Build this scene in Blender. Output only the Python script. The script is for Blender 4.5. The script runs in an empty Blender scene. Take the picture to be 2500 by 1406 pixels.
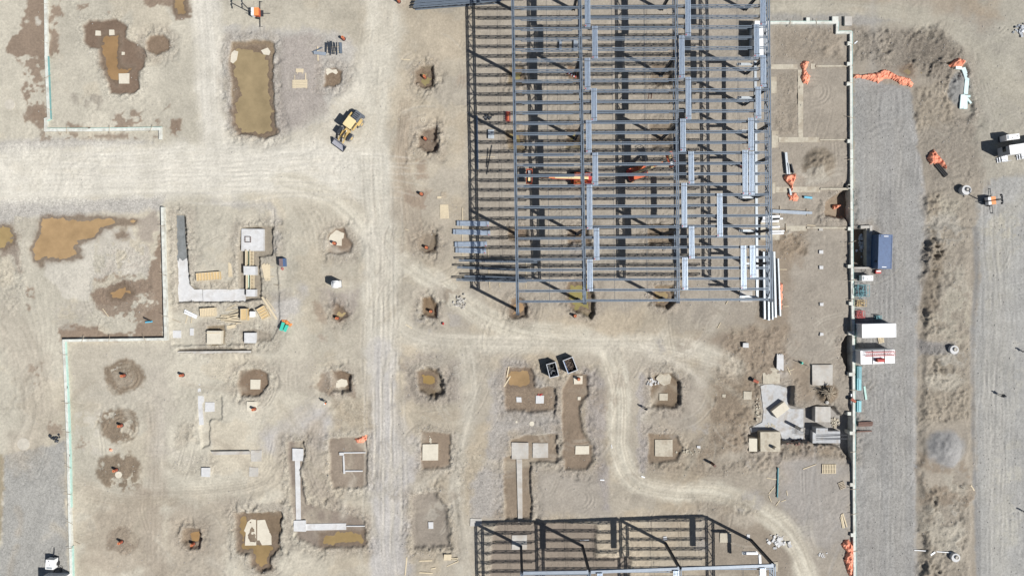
import bpy, bmesh, math, random
import numpy as np
random.seed(7)
SC = bpy.context.scene
COL = SC.collection

# ------------------------------------------------------------------ camera, sky, sun, exposure
FPX, SPX = 1700.0, 13.5                 # focal length in photo pixels, ground pixels per metre
H = FPX / SPX                           # drone height, metres
TILT = -math.atan(30.0 / FPX)           # the drone looks almost straight down
cam_d = bpy.data.cameras.new('camera')
cam = bpy.data.objects.new('camera', cam_d); COL.objects.link(cam)
cam.location = (0, 0, H); cam.rotation_euler = (TILT, 0, 0)
cam_d.sensor_fit = 'HORIZONTAL'; cam_d.angle = 2 * math.atan(1250 / FPX)
cam_d.clip_start = 1; cam_d.clip_end = 9000
SC.camera = cam
SUNV = (0.74, -0.38, 1.0)               # towards the sun
EL = math.atan2(1.0, math.hypot(SUNV[0], SUNV[1])); AZ = math.atan2(SUNV[0], SUNV[1])
world = bpy.data.worlds.new('World'); SC.world = world; world.use_nodes = True
wn = world.node_tree
sky = wn.nodes.new('ShaderNodeTexSky'); sky.sky_type = 'NISHITA'; sky.sun_disc = False
sky.sun_elevation = EL; sky.sun_rotation = AZ; sky.altitude = 100
bg = next(n for n in wn.nodes if n.type == 'BACKGROUND'); bg.inputs['Strength'].default_value = 0.05
wn.links.new(sky.outputs[0], bg.inputs['Color'])
sun_d = bpy.data.lights.new('sun', 'SUN'); sun_d.energy = 5.0; sun_d.angle = math.radians(0.5); sun_d.color = (1.0, 0.975, 0.935)
sun = bpy.data.objects.new('sun', sun_d); COL.objects.link(sun); sun.location = (60, -30, 90)
from mathutils import Vector, Matrix
sun.rotation_euler = Vector(SUNV).to_track_quat('Z', 'Y').to_euler()
SC.view_settings.view_transform = 'Standard'; SC.view_settings.look = 'None'
SC.view_settings.gamma = 1; SC.view_settings.use_curve_mapping = False
SC.view_settings.exposure = 0.2

# ------------------------------------------------------------------ measuring from the survey photo
ca, sa = math.cos(TILT), math.sin(TILT)
def W(px, py, h=0.0):
    dx = (px - 1250) / FPX; dy = -(py - 703) / FPX
    y = dy * ca + sa; z = dy * sa - ca
    t = (H - h) / (-z)
    return (dx * t, y * t)
RG = dict(A=(0,0,2.992), B=(500,0,2.992), C=(1000,0,3.516), D=(1450,0,3.516), E=(1850,0,2.929), F=(1100,380,3.3475),
          G=(1450,380,3.348), H=(1850,400,3.515), I=(0,470,3.605), J=(380,470,3.516), K=(740,470,3.515), L=(0,820,2.4),
          M=(400,820,2.4), N=(940,820,2.4), O=(1440,800,2.32), Q=(1940,780,2.246), a=(780,250,10.04), b=(1260,380,11.36),
          c=(1500,360,13.89), d=(1120,1250,6.25), e=(1500,1250,5.952), f=(1300,850,14.06), g=(1820,850,5.207),
          h=(2060,540,8.79), i=(2060,690,6.69), j=(2380,300,14.06), k=(2310,430,13.16), l=(540,0,17.86), m=(740,80,9.377),
          n=(560,540,6.39), o=(420,720,8.065), p=(1840,400,4.688), r=(1100,500,6.39), s=(990,0,9.26), t=(2180,80,6.39),
          u=(1160,260,7.81), v=(60,1320,16.35), w=(2030,850,6.39), x=(1760,40,5.02), y=(1740,380,7.81), P=(0,0,1.0))
def q(rg, *pts):
    x0, y0, s = RG[rg]
    return [(x0 + x / s, y0 + y / s) for x, y in pts]
def q1(rg, x, y): return q(rg, (x, y))[0]

# ------------------------------------------------------------------ materials
KAL = 0.62
def s2l(c):
    c = c / 255.0
    return c / 12.92 if c <= 0.04045 else ((c + 0.055) / 1.055) ** 2.4
def alb(rgb, k=KAL): return tuple(s2l(v) * k for v in rgb)
MATS = {}
def mk(name, rgb, rough=0.8, metal=0.0, var=0.18, scale=3.0, bump=0.0, stretch=None, dirt=0.0, spec=0.4):
    if name in MATS: return MATS[name]
    m = bpy.data.materials.new(name); m.use_nodes = True; nt = m.node_tree; nd = nt.nodes
    bs = nd['Principled BSDF']; bs.inputs['Roughness'].default_value = rough; bs.inputs['Metallic'].default_value = metal
    bs.inputs['Specular IOR Level'].default_value = spec
    tc = nd.new('ShaderNodeTexCoord'); mp = nd.new('ShaderNodeMapping')
    if stretch: mp.inputs['Scale'].default_value = stretch
    nt.links.new(tc.outputs['Object'], mp.inputs['Vector'])
    no = nd.new('ShaderNodeTexNoise'); no.inputs['Scale'].default_value = scale; no.inputs['Detail'].default_value = 7
    no.inputs['Roughness'].default_value = 0.65
    nt.links.new(mp.outputs[0], no.inputs['Vector'])
    mr = nd.new('ShaderNodeMapRange'); mr.inputs['From Min'].default_value = 0.3; mr.inputs['From Max'].default_value = 0.7
    mr.inputs['To Min'].default_value = 1 - var; mr.inputs['To Max'].default_value = 1 + var * 0.6
    nt.links.new(no.outputs['Fac'], mr.inputs['Value'])
    vm = nd.new('ShaderNodeVectorMath'); vm.operation = 'SCALE'; vm.inputs[0].default_value = rgb
    nt.links.new(mr.outputs[0], vm.inputs['Scale'])
    out = vm.outputs[0]
    if dirt:
        n2 = nd.new('ShaderNodeTexNoise'); n2.inputs['Scale'].default_value = 0.9; n2.inputs['Detail'].default_value = 8
        nt.links.new(tc.outputs['Object'], n2.inputs['Vector'])
        r2 = nd.new('ShaderNodeMapRange'); r2.inputs['From Min'].default_value = 0.48; r2.inputs['From Max'].default_value = 0.66
        r2.inputs['To Max'].default_value = dirt
        nt.links.new(n2.outputs['Fac'], r2.inputs['Value'])
        mx = nd.new('ShaderNodeMix'); mx.data_type = 'RGBA'; mx.inputs[7].default_value = (0.26, 0.21, 0.155, 1)
        nt.links.new(r2.outputs[0], mx.inputs[0]); nt.links.new(out, mx.inputs[6]); out = mx.outputs[2]
    nt.links.new(out, bs.inputs['Base Color'])
    if bump:
        bp = nd.new('ShaderNodeBump'); bp.inputs['Strength'].default_value = bump; bp.inputs['Distance'].default_value = 0.05
        nt.links.new(no.outputs['Fac'], bp.inputs['Height']); nt.links.new(bp.outputs[0], bs.inputs['Normal'])
    MATS[name] = m; return m
STEEL = mk('primed_steel', (0.155, 0.19, 0.235), 0.5, 0.25, 0.2, 6)
STEELD = mk('shaded_dark_steel', (0.05, 0.062, 0.082), 0.6, 0.2, 0.2, 6)  # shade on the webs is put into this tone; also columns, rods, dark pipes
GALV = mk('galvanised_deck', (0.60, 0.68, 0.77), 0.38, 0.72, 0.25, 2.2, stretch=(8, 1, 1))
GALVL = mk('galvanised_steel', (0.50, 0.54, 0.57), 0.45, 0.3, 0.15, 2)
GREYB = mk('grey_painted_beam', (0.29, 0.33, 0.38), 0.5, 0.2, 0.15, 2)
CONC = mk('concrete', (0.46, 0.44, 0.405), 0.9, 0, 0.2, 1.8, 0.2, dirt=0.45)
CONCL = mk('fresh_concrete', (0.56, 0.56, 0.56), 0.9, 0, 0.14, 1.5, 0.1, dirt=0.2)
CONCT = mk('tan_concrete', (0.45, 0.41, 0.33), 0.9, 0, 0.2, 2.5, 0.2, dirt=0.55)
SLABG = mk('dusty_slab', (0.43, 0.44, 0.45), 0.9, 0, 0.22, 0.8, 0.15, dirt=0.5)
DISC = mk('muddy_disc', (0.47, 0.435, 0.37), 0.9, 0, 0.2, 2)
CONCP = mk('pale_slab', (0.58, 0.535, 0.44), 0.9, 0, 0.1, 3, 0.1, dirt=0.15)
CONCW = mk('wet_concrete', (0.19, 0.20, 0.20), 0.5, 0, 0.3, 1.2, 0.1)
FOAM = mk('insulation_foam', (0.16, 0.33, 0.33), 0.7, 0, 0.15, 1.5)
FOAML = mk('pale_foam', (0.42, 0.60, 0.54), 0.7, 0, 0.15, 1.5)
WALLC = mk('wall_top', (0.60, 0.61, 0.56), 0.85, 0, 0.2, 2.0, dirt=0.4)
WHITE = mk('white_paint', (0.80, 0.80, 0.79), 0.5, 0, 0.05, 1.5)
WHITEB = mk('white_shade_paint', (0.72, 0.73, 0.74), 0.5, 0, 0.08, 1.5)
BLUEC = mk('blue_container_paint', (0.075, 0.125, 0.24), 0.5, 0, 0.2, 2)
BLUE = mk('blue_paint', (0.07, 0.20, 0.45), 0.5, 0, 0.2, 2)
CYAN = mk('blue_plastic', (0.12, 0.42, 0.58), 0.4, 0, 0.1, 2)
TEAL = mk('teal_paint', (0.10, 0.28, 0.32), 0.5, 0, 0.2, 3)
GREEN = mk('green_plastic', (0.06, 0.50, 0.38), 0.5, 0, 0.1, 3)
ORANGE = mk('orange_paint', (0.58, 0.13, 0.055), 0.45, 0, 0.15, 3)
ORANGEL = mk('light_orange_paint', (0.75, 0.27, 0.09), 0.5, 0, 0.1, 3)
TARP = mk('orange_tarp', (0.82, 0.32, 0.20), 0.6, 0, 0.18, 3)
RED = mk('red_paint', (0.45, 0.05, 0.045), 0.5, 0, 0.15, 3)
YELL = mk('loader_yellow', (0.60, 0.43, 0.17), 0.5, 0, 0.15, 3, dirt=0.35)
CREAM = mk('cream_paint', (0.72, 0.58, 0.32), 0.5, 0, 0.06, 2)
TYRE = mk('dusty_tyre', (0.22, 0.215, 0.21), 0.9, 0, 0.3, 6)
DARK = mk('dark_metal', (0.035, 0.04, 0.05), 0.6, 0.1, 0.3, 6)
RUST = mk('rusty_steel', (0.16, 0.095, 0.075), 0.8, 0, 0.3, 4)
WOOD = mk('lumber', (0.60, 0.51, 0.36), 0.85, 0, 0.22, 3, stretch=(1, 8, 1))
WOODD = mk('weathered_lumber', (0.40, 0.34, 0.26), 0.9, 0, 0.25, 3)
PLY = mk('form_plywood', (0.54, 0.40, 0.21), 0.8, 0, 0.15, 2)
BARR = mk('shaded_orange_plastic', (0.36, 0.10, 0.06), 0.6, 0, 0.2, 4)  # barrel orange made darker, with the shade on its sides in the colour
CABLE = mk('black_cable', (0.04, 0.04, 0.04), 0.7, 0, 0.2, 3)
GLASS = mk('cab_glass', (0.02, 0.025, 0.03), 0.08, 0, 0.05, 2)
SILV = mk('silver_wire', (0.55, 0.57, 0.60), 0.4, 0.5, 0.2, 4)
SKIN = mk('skin', (0.45, 0.26, 0.18), 0.6, 0, 0.1, 8)
CLOTH = mk('dark_work_clothes', (0.03, 0.035, 0.05), 0.9, 0, 0.2, 8)
VEST = mk('orange_vest', (0.85, 0.22, 0.06), 0.8, 0, 0.1, 8)
WATER = None

# ------------------------------------------------------------------ building blocks
class MB:
    def __init__(s): s.v = []; s.f = []
    def add(s, vs, fs):
        n = len(s.v); s.v += [tuple(p) for p in vs]; s.f += [tuple(i + n for i in f) for f in fs]; return s
    def box(s, c, d, rz=0.0, ry=0.0):
        x, y, z = d[0] / 2, d[1] / 2, d[2] / 2
        M = Matrix.Rotation(rz, 3, 'Z') @ Matrix.Rotation(ry, 3, 'Y')
        vs = [M @ Vector((i * x, j * y, k * z)) + Vector(c) for k in (-1, 1) for j in (-1, 1) for i in (-1, 1)]
        return s.add(vs, [(0,2,3,1),(4,5,7,6),(0,1,5,4),(2,6,7,3),(0,4,6,2),(1,3,7,5)])
    def beam(s, a, b, w, h):
        a = Vector(a); b = Vector(b); d = (b - a).normalized()
        up = Vector((0, 0, 1)) if abs(d.z) < 0.95 else Vector((0, 1, 0))
        sd = d.cross(up).normalized(); u = sd.cross(d).normalized()
        vs = [p + sd * (i * w / 2) + u * (j * h / 2) for p in (a, b) for j in (-1, 1) for i in (-1, 1)]
        return s.add(vs, [(0,2,3,1),(4,5,7,6),(0,1,5,4),(2,6,7,3),(0,4,6,2),(1,3,7,5)])
    def prism(s, pts, z0, z1, z1b=None):
        a = sum(pts[i][0] * pts[(i + 1) % len(pts)][1] - pts[(i + 1) % len(pts)][0] * pts[i][1] for i in range(len(pts)))
        if a < 0: pts = pts[::-1]
        n = len(pts)
        vs = [(x, y, z0) for x, y in pts] + [(x, y, z1) for x, y in pts]
        return s.add(vs, [tuple(range(n))[::-1], tuple(range(n, 2 * n))] + [(i, (i + 1) % n, n + (i + 1) % n, n + i) for i in range(n)])
    def cyl(s, a, b, r0, r1=None, n=12, caps=True):
        r1 = r0 if r1 is None else r1
        a = Vector(a); b = Vector(b); d = (b - a).normalized()
        up = Vector((0, 0, 1)) if abs(d.z) < 0.9 else Vector((1, 0, 0))
        e1 = d.cross(up).normalized(); e2 = d.cross(e1)
        ring = [(math.cos(2 * math.pi * i / n), math.sin(2 * math.pi * i / n)) for i in range(n)]
        vs = [a + e1 * (c * r0) + e2 * (t * r0) for c, t in ring] + [b + e1 * (c * r1) + e2 * (t * r1) for c, t in ring]
        fs = [(i, n + i, n + (i + 1) % n, (i + 1) % n) for i in range(n)]
        if caps: fs += [tuple(range(n)), tuple(range(n, 2 * n))[::-1]]
        return s.add(vs, fs)
    def tube(s, pts, r, n=5):
        for a, b in zip(pts[:-1], pts[1:]): s.cyl(a, b, r, n=n)
        return s
    def ring(s, c, R, r, n=20, m=6):
        vs = []
        for i in range(n):
            t = 2 * math.pi * i / n
            for j in range(m):
                u = 2 * math.pi * j / m
                vs.append((c[0] + (R + r * math.cos(u)) * math.cos(t), c[1] + (R + r * math.cos(u)) * math.sin(t), c[2] + r * math.sin(u)))
        return s.add(vs, [(i * m + j, ((i + 1) % n) * m + j, ((i + 1) % n) * m + (j + 1) % m, i * m + (j + 1) % m) for i in range(n) for j in range(m)])
    def mesh(s, name, mat):
        me = bpy.data.meshes.new(name); me.from_pydata(s.v, [], s.f); me.update()
        me.materials.append(mat); return me
    def build(s, name, mat, parent=None, smooth=False):
        me = s.mesh(name, mat)
        if smooth: me.shade_smooth()
        o = bpy.data.objects.new(name, me); COL.objects.link(o)
        if parent is not None: o.parent = parent
        return o
def tag(o, label=None, cat=None, group=None, kind=None):
    if label: o['label'] = label
    if cat: o['category'] = cat
    if group: o['group'] = group
    if kind: o['kind'] = kind
    return o
def thing(name, label, cat, loc=(0,0,0), rz=0.0, group=None):
    o = bpy.data.objects.new(name, None); COL.objects.link(o); o.empty_display_size = 0.3
    o.location = loc; o.rotation_euler = (0, 0, rz)
    return tag(o, label, cat, group)
def single(name, mb, mat, label, cat, group=None, smooth=False):
    xs = [p[0] for p in mb.v]; ys = [p[1] for p in mb.v]; zs = [p[2] for p in mb.v]
    c = ((min(xs) + max(xs)) / 2, (min(ys) + max(ys)) / 2, min(zs))
    mb.v = [(x - c[0], y - c[1], z - c[2]) for x, y, z in mb.v]
    o = mb.build(name, mat, None, smooth); o.location = c
    return tag(o, label, cat, group)
KIDS = {}
def kids(o): return [c for c in COL.objects if c.parent == o]
def dup(root, loc, rz=0.0, label=None, group=None):
    def cp(o, par):
        c = o.copy(); COL.objects.link(c); c.parent = par
        for ch in KIDS.setdefault(o.name, kids(o)): cp(ch, c)
        return c
    r = cp(root, None); r.location = loc; r.rotation_euler = (0, 0, rz)
    if label: r['label'] = label
    if group: r['group'] = group
    return r
def ang(p, p2): return math.atan2(p2[1] - p[1], p2[0] - p[0])
# ------------------------------------------------------------------ the ground: heights and soil colours on a fine grid
STEP = 0.17
gx = np.arange(-101, 101.01, STEP); gy = np.arange(-60, 58.01, STEP)
X, Y = np.meshgrid(gx, gy)
ys_, zs_ = Y * ca + (-H) * sa, -Y * sa + (-H) * ca
PX = (1250 + FPX * X / (-zs_)).astype(np.float32); PY = (703 - FPX * ys_ / (-zs_)).astype(np.float32)
NY, NX = X.shape
rng = np.random.default_rng(11)
def lookup(lat, u, v):
    i = np.floor(u).astype(np.int32); j = np.floor(v).astype(np.int32); fu = (u - i).astype(np.float32); fv = (v - j).astype(np.float32)
    fu = fu * fu * (3 - 2 * fu); fv = fv * fv * (3 - 2 * fv)
    n, m = lat.shape; i %= m; j %= n; i1 = (i + 1) % m; j1 = (j + 1) % n
    return (lat[j, i] * (1 - fu) + lat[j, i1] * fu) * (1 - fv) + (lat[j1, i] * (1 - fu) + lat[j1, i1] * fu) * fv
def noise(u, v): return lookup(rng.random((256, 256), dtype=np.float32) * 2 - 1, u + 77, v + 77)
def fbm(scale, octs=4, sx=1.0, gain=0.5):
    a = np.zeros_like(PX); amp = 1.0; tot = 0
    for o in range(octs):
        a += amp * noise(PX / scale / sx * 2 ** o, PY / scale * 2 ** o); tot += amp; amp *= gain
    return a / tot * 1.6
NL = fbm(220, 4); NM = fbm(60, 4); NS = fbm(18, 3); NT = fbm(7, 2); NX1 = fbm(40, 4); NK = fbm(30, 4); NK2 = fbm(90, 4)
def ss(a, b, x):
    t = np.clip((x - a) / (b - a), 0, 1); return t * t * (3 - 2 * t)
LIN = np.array([s2l(i) for i in range(256)])
def lc(rgb): return np.array([s2l(v) for v in rgb], dtype=np.float32)
fx = np.clip(PX / 2500, 0, 1)
def ramp3(c0, c1, c2):
    t1 = ss(0.2, 0.5, fx)[..., None]; t2 = ss(0.55, 0.8, fx)[..., None]
    return (lc(c0) * (1 - t1) + lc(c1) * t1) * (1 - t2) + lc(c2) * t2
SOIL = ramp3((209, 202, 186), (184, 175, 160), (170, 160, 146)).astype(np.float32)
SOIL = ramp3((214, 207, 190), (199, 188, 169), (180, 168, 151)).astype(np.float32)
NQ = fbm(110, 5); NR = fbm(45, 5)
g1 = (ss(0.05, 0.35, NQ + 0.3 * NR) * ss(0.28, 0.45, fx) * 0.45)[..., None]; SOIL = SOIL * (1 - g1) + lc((187, 180, 168)) * g1      # grey stony patches
g2 = (ss(0.05, 0.4, -NQ + 0.4 * NR) * 0.55)[..., None]; SOIL = SOIL * (1 - g2) + SOIL * np.array([1.03, 0.985, 0.93], np.float32) * g2   # yellower clay
SOIL *= (1 + 0.10 * NL + 0.09 * NM + 0.05 * NS + 0.03 * NT)[..., None]
ROUGH = np.full_like(PX, 0.12)
WET = np.zeros_like(PX); STON = np.full_like(PX, 0.04)
Z = (0.10 * NL + 0.035 * NM + 0.012 * NS).astype(np.float32)

def sub(x0, y0, x1, y1, m):
    wx0, wy1 = W(x0 - m, y0 - m); wx1, wy0 = W(x1 + m, y1 + m)
    i0 = max(0, int((wx0 - gx[0]) / STEP) - 2); i1 = min(NX, int((wx1 - gx[0]) / STEP) + 3)
    j0 = max(0, int((wy0 - gy[0]) / STEP) - 2); j1 = min(NY, int((wy1 - gy[0]) / STEP) + 3)
    if i0 >= i1 or j0 >= j1: return None
    return (slice(j0, j1), slice(i0, i1))
def sdpoly(pts, m=40):
    xs = [p[0] for p in pts]; ys = [p[1] for p in pts]
    S = sub(min(xs), min(ys), max(xs), max(ys), m)
    if S is None: return None, None
    px, py = PX[S], PY[S]; d2 = np.full(px.shape, 1e12, np.float32); ins = np.zeros(px.shape, bool)
    n = len(pts)
    for k in range(n):
        (ax, ay), (bx, by) = pts[k], pts[(k + 1) % n]
        ex, ey = bx - ax, by - ay; L = ex * ex + ey * ey + 1e-9
        t = np.clip(((px - ax) * ex + (py - ay) * ey) / L, 0, 1)
        d2 = np.minimum(d2, (px - ax - t * ex) ** 2 + (py - ay - t * ey) ** 2)
        if abs(ey) > 1e-9:
            c = ((ay > py) != (by > py)) & (px < ex * (py - ay) / ey + ax); ins ^= c
    d = np.sqrt(d2); return S, np.where(ins, -d, d)
def smooth_path(pts, per=10):
    if len(pts) < 3: return pts
    P = [pts[0]] + list(pts) + [pts[-1]]; out = []
    for i in range(1, len(P) - 2):
        p0, p1, p2, p3 = (np.array(v, float) for v in P[i - 1:i + 3])
        for k in range(per):
            t = k / per
            out.append(tuple(0.5 * ((2 * p1) + (-p0 + p2) * t + (2 * p0 - 5 * p1 + 4 * p2 - p3) * t * t + (-p0 + 3 * p1 - 3 * p2 + p3) * t ** 3)))
    out.append(tuple(pts[-1])); return out
def sdpath(pts, m):
    xs = [p[0] for p in pts]; ys = [p[1] for p in pts]
    S = sub(min(xs), min(ys), max(xs), max(ys), m)
    px, py = PX[S], PY[S]; best = np.full(px.shape, 1e12, np.float32); sg = np.zeros_like(px); tt = np.zeros_like(px); acc = 0.0
    for (ax, ay), (bx, by) in zip(pts[:-1], pts[1:]):
        ex, ey = bx - ax, by - ay; L2 = ex * ex + ey * ey + 1e-9; L = math.sqrt(L2)
        t = np.clip(((px - ax) * ex + (py - ay) * ey) / L2, 0, 1)
        d = (px - ax - t * ex) ** 2 + (py - ay - t * ey) ** 2
        u = d < best; best[u] = d[u]
        s_ = ((px - ax) * -ey + (py - ay) * ex) / L
        sg[u] = s_[u]; tt[u] = (acc + t * L)[u]; acc += L
    return S, np.sqrt(best) * np.sign(sg + 1e-9), tt
def lay(S, m, col, wet=None):
    gm_ = 0.3 * col[0] + 0.59 * col[1] + 0.11 * col[2]; sat_ = 0.74 if col[0] - col[2] > 24 else 0.92
    col = tuple(min(250, gm_ + (v - gm_) * sat_ + 4) for v in col)
    SOIL[S] = SOIL[S] * (1 - m[..., None]) + lc(col) * m[..., None] * (1 + 0.07 * NM[S] + 0.05 * NS[S])[..., None]
    if wet is not None: WET[S] = WET[S] * (1 - m) + wet * m
def paint(pts, col, edge=6, amp=8, alpha=1.0, mott=0.0, wet=None, stones=None, fine=3):
    S, sd = sdpoly(pts, edge + amp + 10)
    if S is None: return
    sd = sd + amp * NX1[S] + amp * 0.5 * NS[S] + fine * NT[S]
    m = ss(edge, -edge, sd) * alpha
    if mott: m = m * ss(-0.15, 0.15, NK[S] + 0.5 * NS[S] + 0.35 * NT[S] + (1 - mott) * 1.2 - 0.6)
    lay(S, m, col, wet)
    if stones: STON[S] = np.maximum(STON[S], m * stones)
def pit(pts, depth, slope=14, col=None, amp=4, rim=True, dark=None):
    """dig a hole: straight-ish sides, brown soil showing on the slopes"""
    S, sd = sdpoly(pts, 40)
    sd = sd + amp * NX1[S] + amp * 0.45 * NS[S] + min(1.2, amp) * NT[S]
    m = ss(slope * 0.35, -slope * 0.65, sd)
    Z[S] = Z[S] * (1 - 0.6 * m) - depth * m * (1 + 0.08 * NM[S])
    ro = ss(26, 6, sd) * ss(-slope, 4, sd)
    Z[S] += ro * (0.08 + 0.12 * NS[S] + 0.10 * NT[S]) * min(1.0, depth)
    if rim and depth > 0.35:
        o_ = ss(36, 12, sd + 9 * NM[S]) * ss(-slope, 3, sd); rg_n = 1 - np.abs(NS[S] + 0.5 * NT[S]) * 1.5
        Z[S] += o_ * (0.10 * rg_n - 0.20); ROUGH[S] = np.maximum(ROUGH[S], o_)
        lay(S, o_ * 0.55 * (0.65 + 0.5 * NS[S] + 0.3 * NM[S]).clip(0, 1), (170, 155, 136))
    if col:
        col = tuple(v * 0.96 for v in col); lay(S, ss(3, -5, sd), col, 0.3)
        lay(S, ss(-2, -4, sd) * ss(-slope * 1.1, -4, sd) * (0.5 + 0.5 * NS[S]).clip(0, 1) * 0.8, tuple(v * 0.9 for v in col), 0.5)
    if rim:
        STON[S] = np.maximum(STON[S], ro * 0.35)
def stroke(pts, width, col, edge=14, amp=8, alpha=1.0, streak=0.10, rut=0.03, per=8, wet=None):
    P_ = smooth_path(pts, per)
    S, s_, t_ = sdpath(P_, width / 2 + edge + amp + 5)
    sd = np.abs(s_) - width / 2 + amp * NX1[S] + amp * 0.4 * NS[S]
    m = ss(edge, -edge, sd) * alpha * (0.72 + 0.28 * ss(-0.5, 0.1, NR[S] + 0.6 * noise(s_ / 9.0, t_ / 120)))
    k = noise(s_ / 3.2, t_ / 260) * 0.6 + noise(s_ / 8.0, t_ / 400) * 0.6
    lay(S, m, col, wet)
    SOIL[S] *= (1 + streak * k * m)[..., None]
    Z[S] += rut * k * m - 0.03 * m
def tracks(pts, offs, w=3.0, depth=0.07, col=None, alpha=0.4, tread=0.0, per=10):
    P_ = smooth_path(pts, per); mo = max(abs(o) for o in offs) + 12
    S, s_, t_ = sdpath(P_, mo)
    k = ss(0.0, 25, t_) * ss(0, 25, t_.max() - t_)
    for o in offs:
        d = np.abs(s_ - o + 1.5 * NM[S])
        g = np.exp(-(d / w) ** 2) * k; b = np.exp(-((d - 2.0 * w) / (0.8 * w)) ** 2) * k
        Z[S] += (-depth * g + depth * 0.6 * b) * (0.7 + 0.4 * NS[S])
        if tread: Z[S] += tread * g * np.sign(np.sin(t_ * 1.25 + s_ * 0.5))
        if col: lay(S, np.clip(g * alpha, 0, 1), col)
def mound(cx, cy, rx, ry, h, lump=0.5, col=None, rot=0.0, power=1.0):
    S = sub(cx - max(rx, ry) * 1.5, cy - max(rx, ry) * 1.5, cx + max(rx, ry) * 1.5, cy + max(rx, ry) * 1.5, 5)
    dx, dy = PX[S] - cx, PY[S] - cy; c, s2 = math.cos(rot), math.sin(rot)
    u = (dx * c + dy * s2) / rx; v = (-dx * s2 + dy * c) / ry
    r = np.sqrt(u * u + v * v) + 0.12 * NX1[S] + 0.08 * NS[S]
    m = ss(1.15, 0.1, r) ** power
    Z[S] += h * m * (1 + lump * (0.5 * NS[S] + 0.5 * NT[S]))
    if col: lay(S, ss(1.2, 0.8, r) * 0.9, col)
def lumps(pts, amp, col=None, alpha=0.7, edge=12, stones=0.2):
    S, sd = sdpoly(pts, 30); sd = sd + 10 * NX1[S] + 5 * NS[S]
    m = ss(edge, -edge, sd)
    amp = amp * 0.8 * (0.35 + 0.9 * ss(-0.35, 0.35, NM[S]))
    n = 1 - np.abs(NK[S] + 0.45 * NS[S]) * 1.6
    Z[S] += amp * m * (0.6 * n + 0.4 * NS[S] + 0.26 * NT[S])
    if col: lay(S, m * alpha * (0.75 + 0.25 * NS[S]), col)
    STON[S] = np.maximum(STON[S], m * stones); ROUGH[S] = np.maximum(ROUGH[S], m)

# ---- broad soils
GRV = (166, 164, 160); LAV = (198, 193, 185); MUD = (160, 134, 110); WETB = (146, 118, 92); DIRT = (176, 158, 136)
paint(q('P', (1700,30),(1885,30),(1885,60),(2078,60),(2083,1406),(2083,1450),(1900,1450),(1860,800),(1700,800)), (176,164,147), 14, 14, 0.8)
paint(q('P', (1150,-20),(1880,-20),(1885,735),(1265,770),(1150,700)), (180,168,151), 30, 20, 0.8, stones=0.10)
# right side: gravel roads and the dirt strip between
paint(q('P', (2083,40),(2520,40),(2520,1450),(2083,1450)), (172,160,142), 10, 8, 0.9)
paint(q('P', (2300,90),(2380,60),(2540,40),(2540,460),(2400,440),(2375,260)), (184,178,164), 20, 20, 0.9, stones=0.12)
paint(q('P', (2380,500),(2392,650),(2374,800),(2378,1000),(2385,1450),(2540,1450),(2540,430),(2420,440)), (178,177,173), 8, 6, 0.95, stones=0.16)
paint(q('P', (2085,185),(2225,215),(2232,300),(2250,420),(2260,560),(2264,640),(2240,750),(2234,900),(2233,1450),(2085,1450)), (167,165,161), 4, 3, 1.0, stones=0.22)
stroke(q('P', (2228,300),(2252,430),(2260,560),(2262,640),(2240,760),(2236,900),(2234,1180),(2236,1430)), 9, (186,184,181), 4, 5, 0.75, 0.05, 0.0)
stroke(q('P', (2380,560),(2384,680),(2372,820),(2375,1000),(2384,1250),(2388,1430)), 12, (150,149,147), 5, 4, 0.8, 0.05, 0.0)
# top right dirt road
stroke(q('P', (1860,22),(2080,22),(2230,45),(2340,95),(2440,190),(2560,280)), 62, (190,183,166), 16, 10, 0.9, 0.10)
paint(q('P', (1880,34),(2050,36),(2200,50),(2120,62),(1885,58)), (166,163,158), 8, 6, 0.8, stones=0.2)
paint(q('P', (2400,-30),(2540,-30),(2540,150),(2460,130)), (186,180,165), 30, 20, 0.9)
# left: dry pale ground with gravel
paint(q('B', (150,200),(540,190),(900,240),(1085,290),(1105,430),(1060,620),(950,730),(900,880),(600,990),(500,1010),(150,930),(120,500)), LAV, 12, 12, 0.85, stones=0.2)
paint(q('B', (545,260),(700,250),(850,270),(840,640),(915,830),(760,895),(700,960),(545,980)), (182,172,163), 10, 8, 0.9)
paint(q('P', (-20,488),(150,486),(395,476),(395,512),(300,522),(120,532),(-20,550)), LAV, 8, 6, 0.9, stones=0.35)
paint(q('P', (-20,345),(120,338),(380,345),(380,352),(100,365),(-20,385)), LAV, 8, 5, 0.8, stones=0.25)
paint(q('L', (25,700),(200,655),(380,610),(402,1450),(-20,1450),(10,1200),(22,780)), (177,175,169), 5, 4, 0.95, stones=0.25)
paint(q('L', (-30,700),(20,690),(22,800),(5,1200),(-30,1200)), (176,158,125), 4, 3, 0.9)
paint(q('M', (560,570),(700,480),(800,390),(950,420),(1000,500),(940,640),(700,610),(650,720),(580,680)), (202,197,193), 16, 14, 0.85)
paint(q('J', (420,80),(700,70),(1000,60),(1040,200),(1060,500),(1000,560),(1010,150),(600,130)), LAV, 10, 10, 0.7, stones=0.2)
paint(q('J', (1020,900),(1120,880),(1300,800),(1200,1000),(1060,1200),(1000,1280)), (203,198,192), 16, 14, 0.8, stones=0.2)
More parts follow.
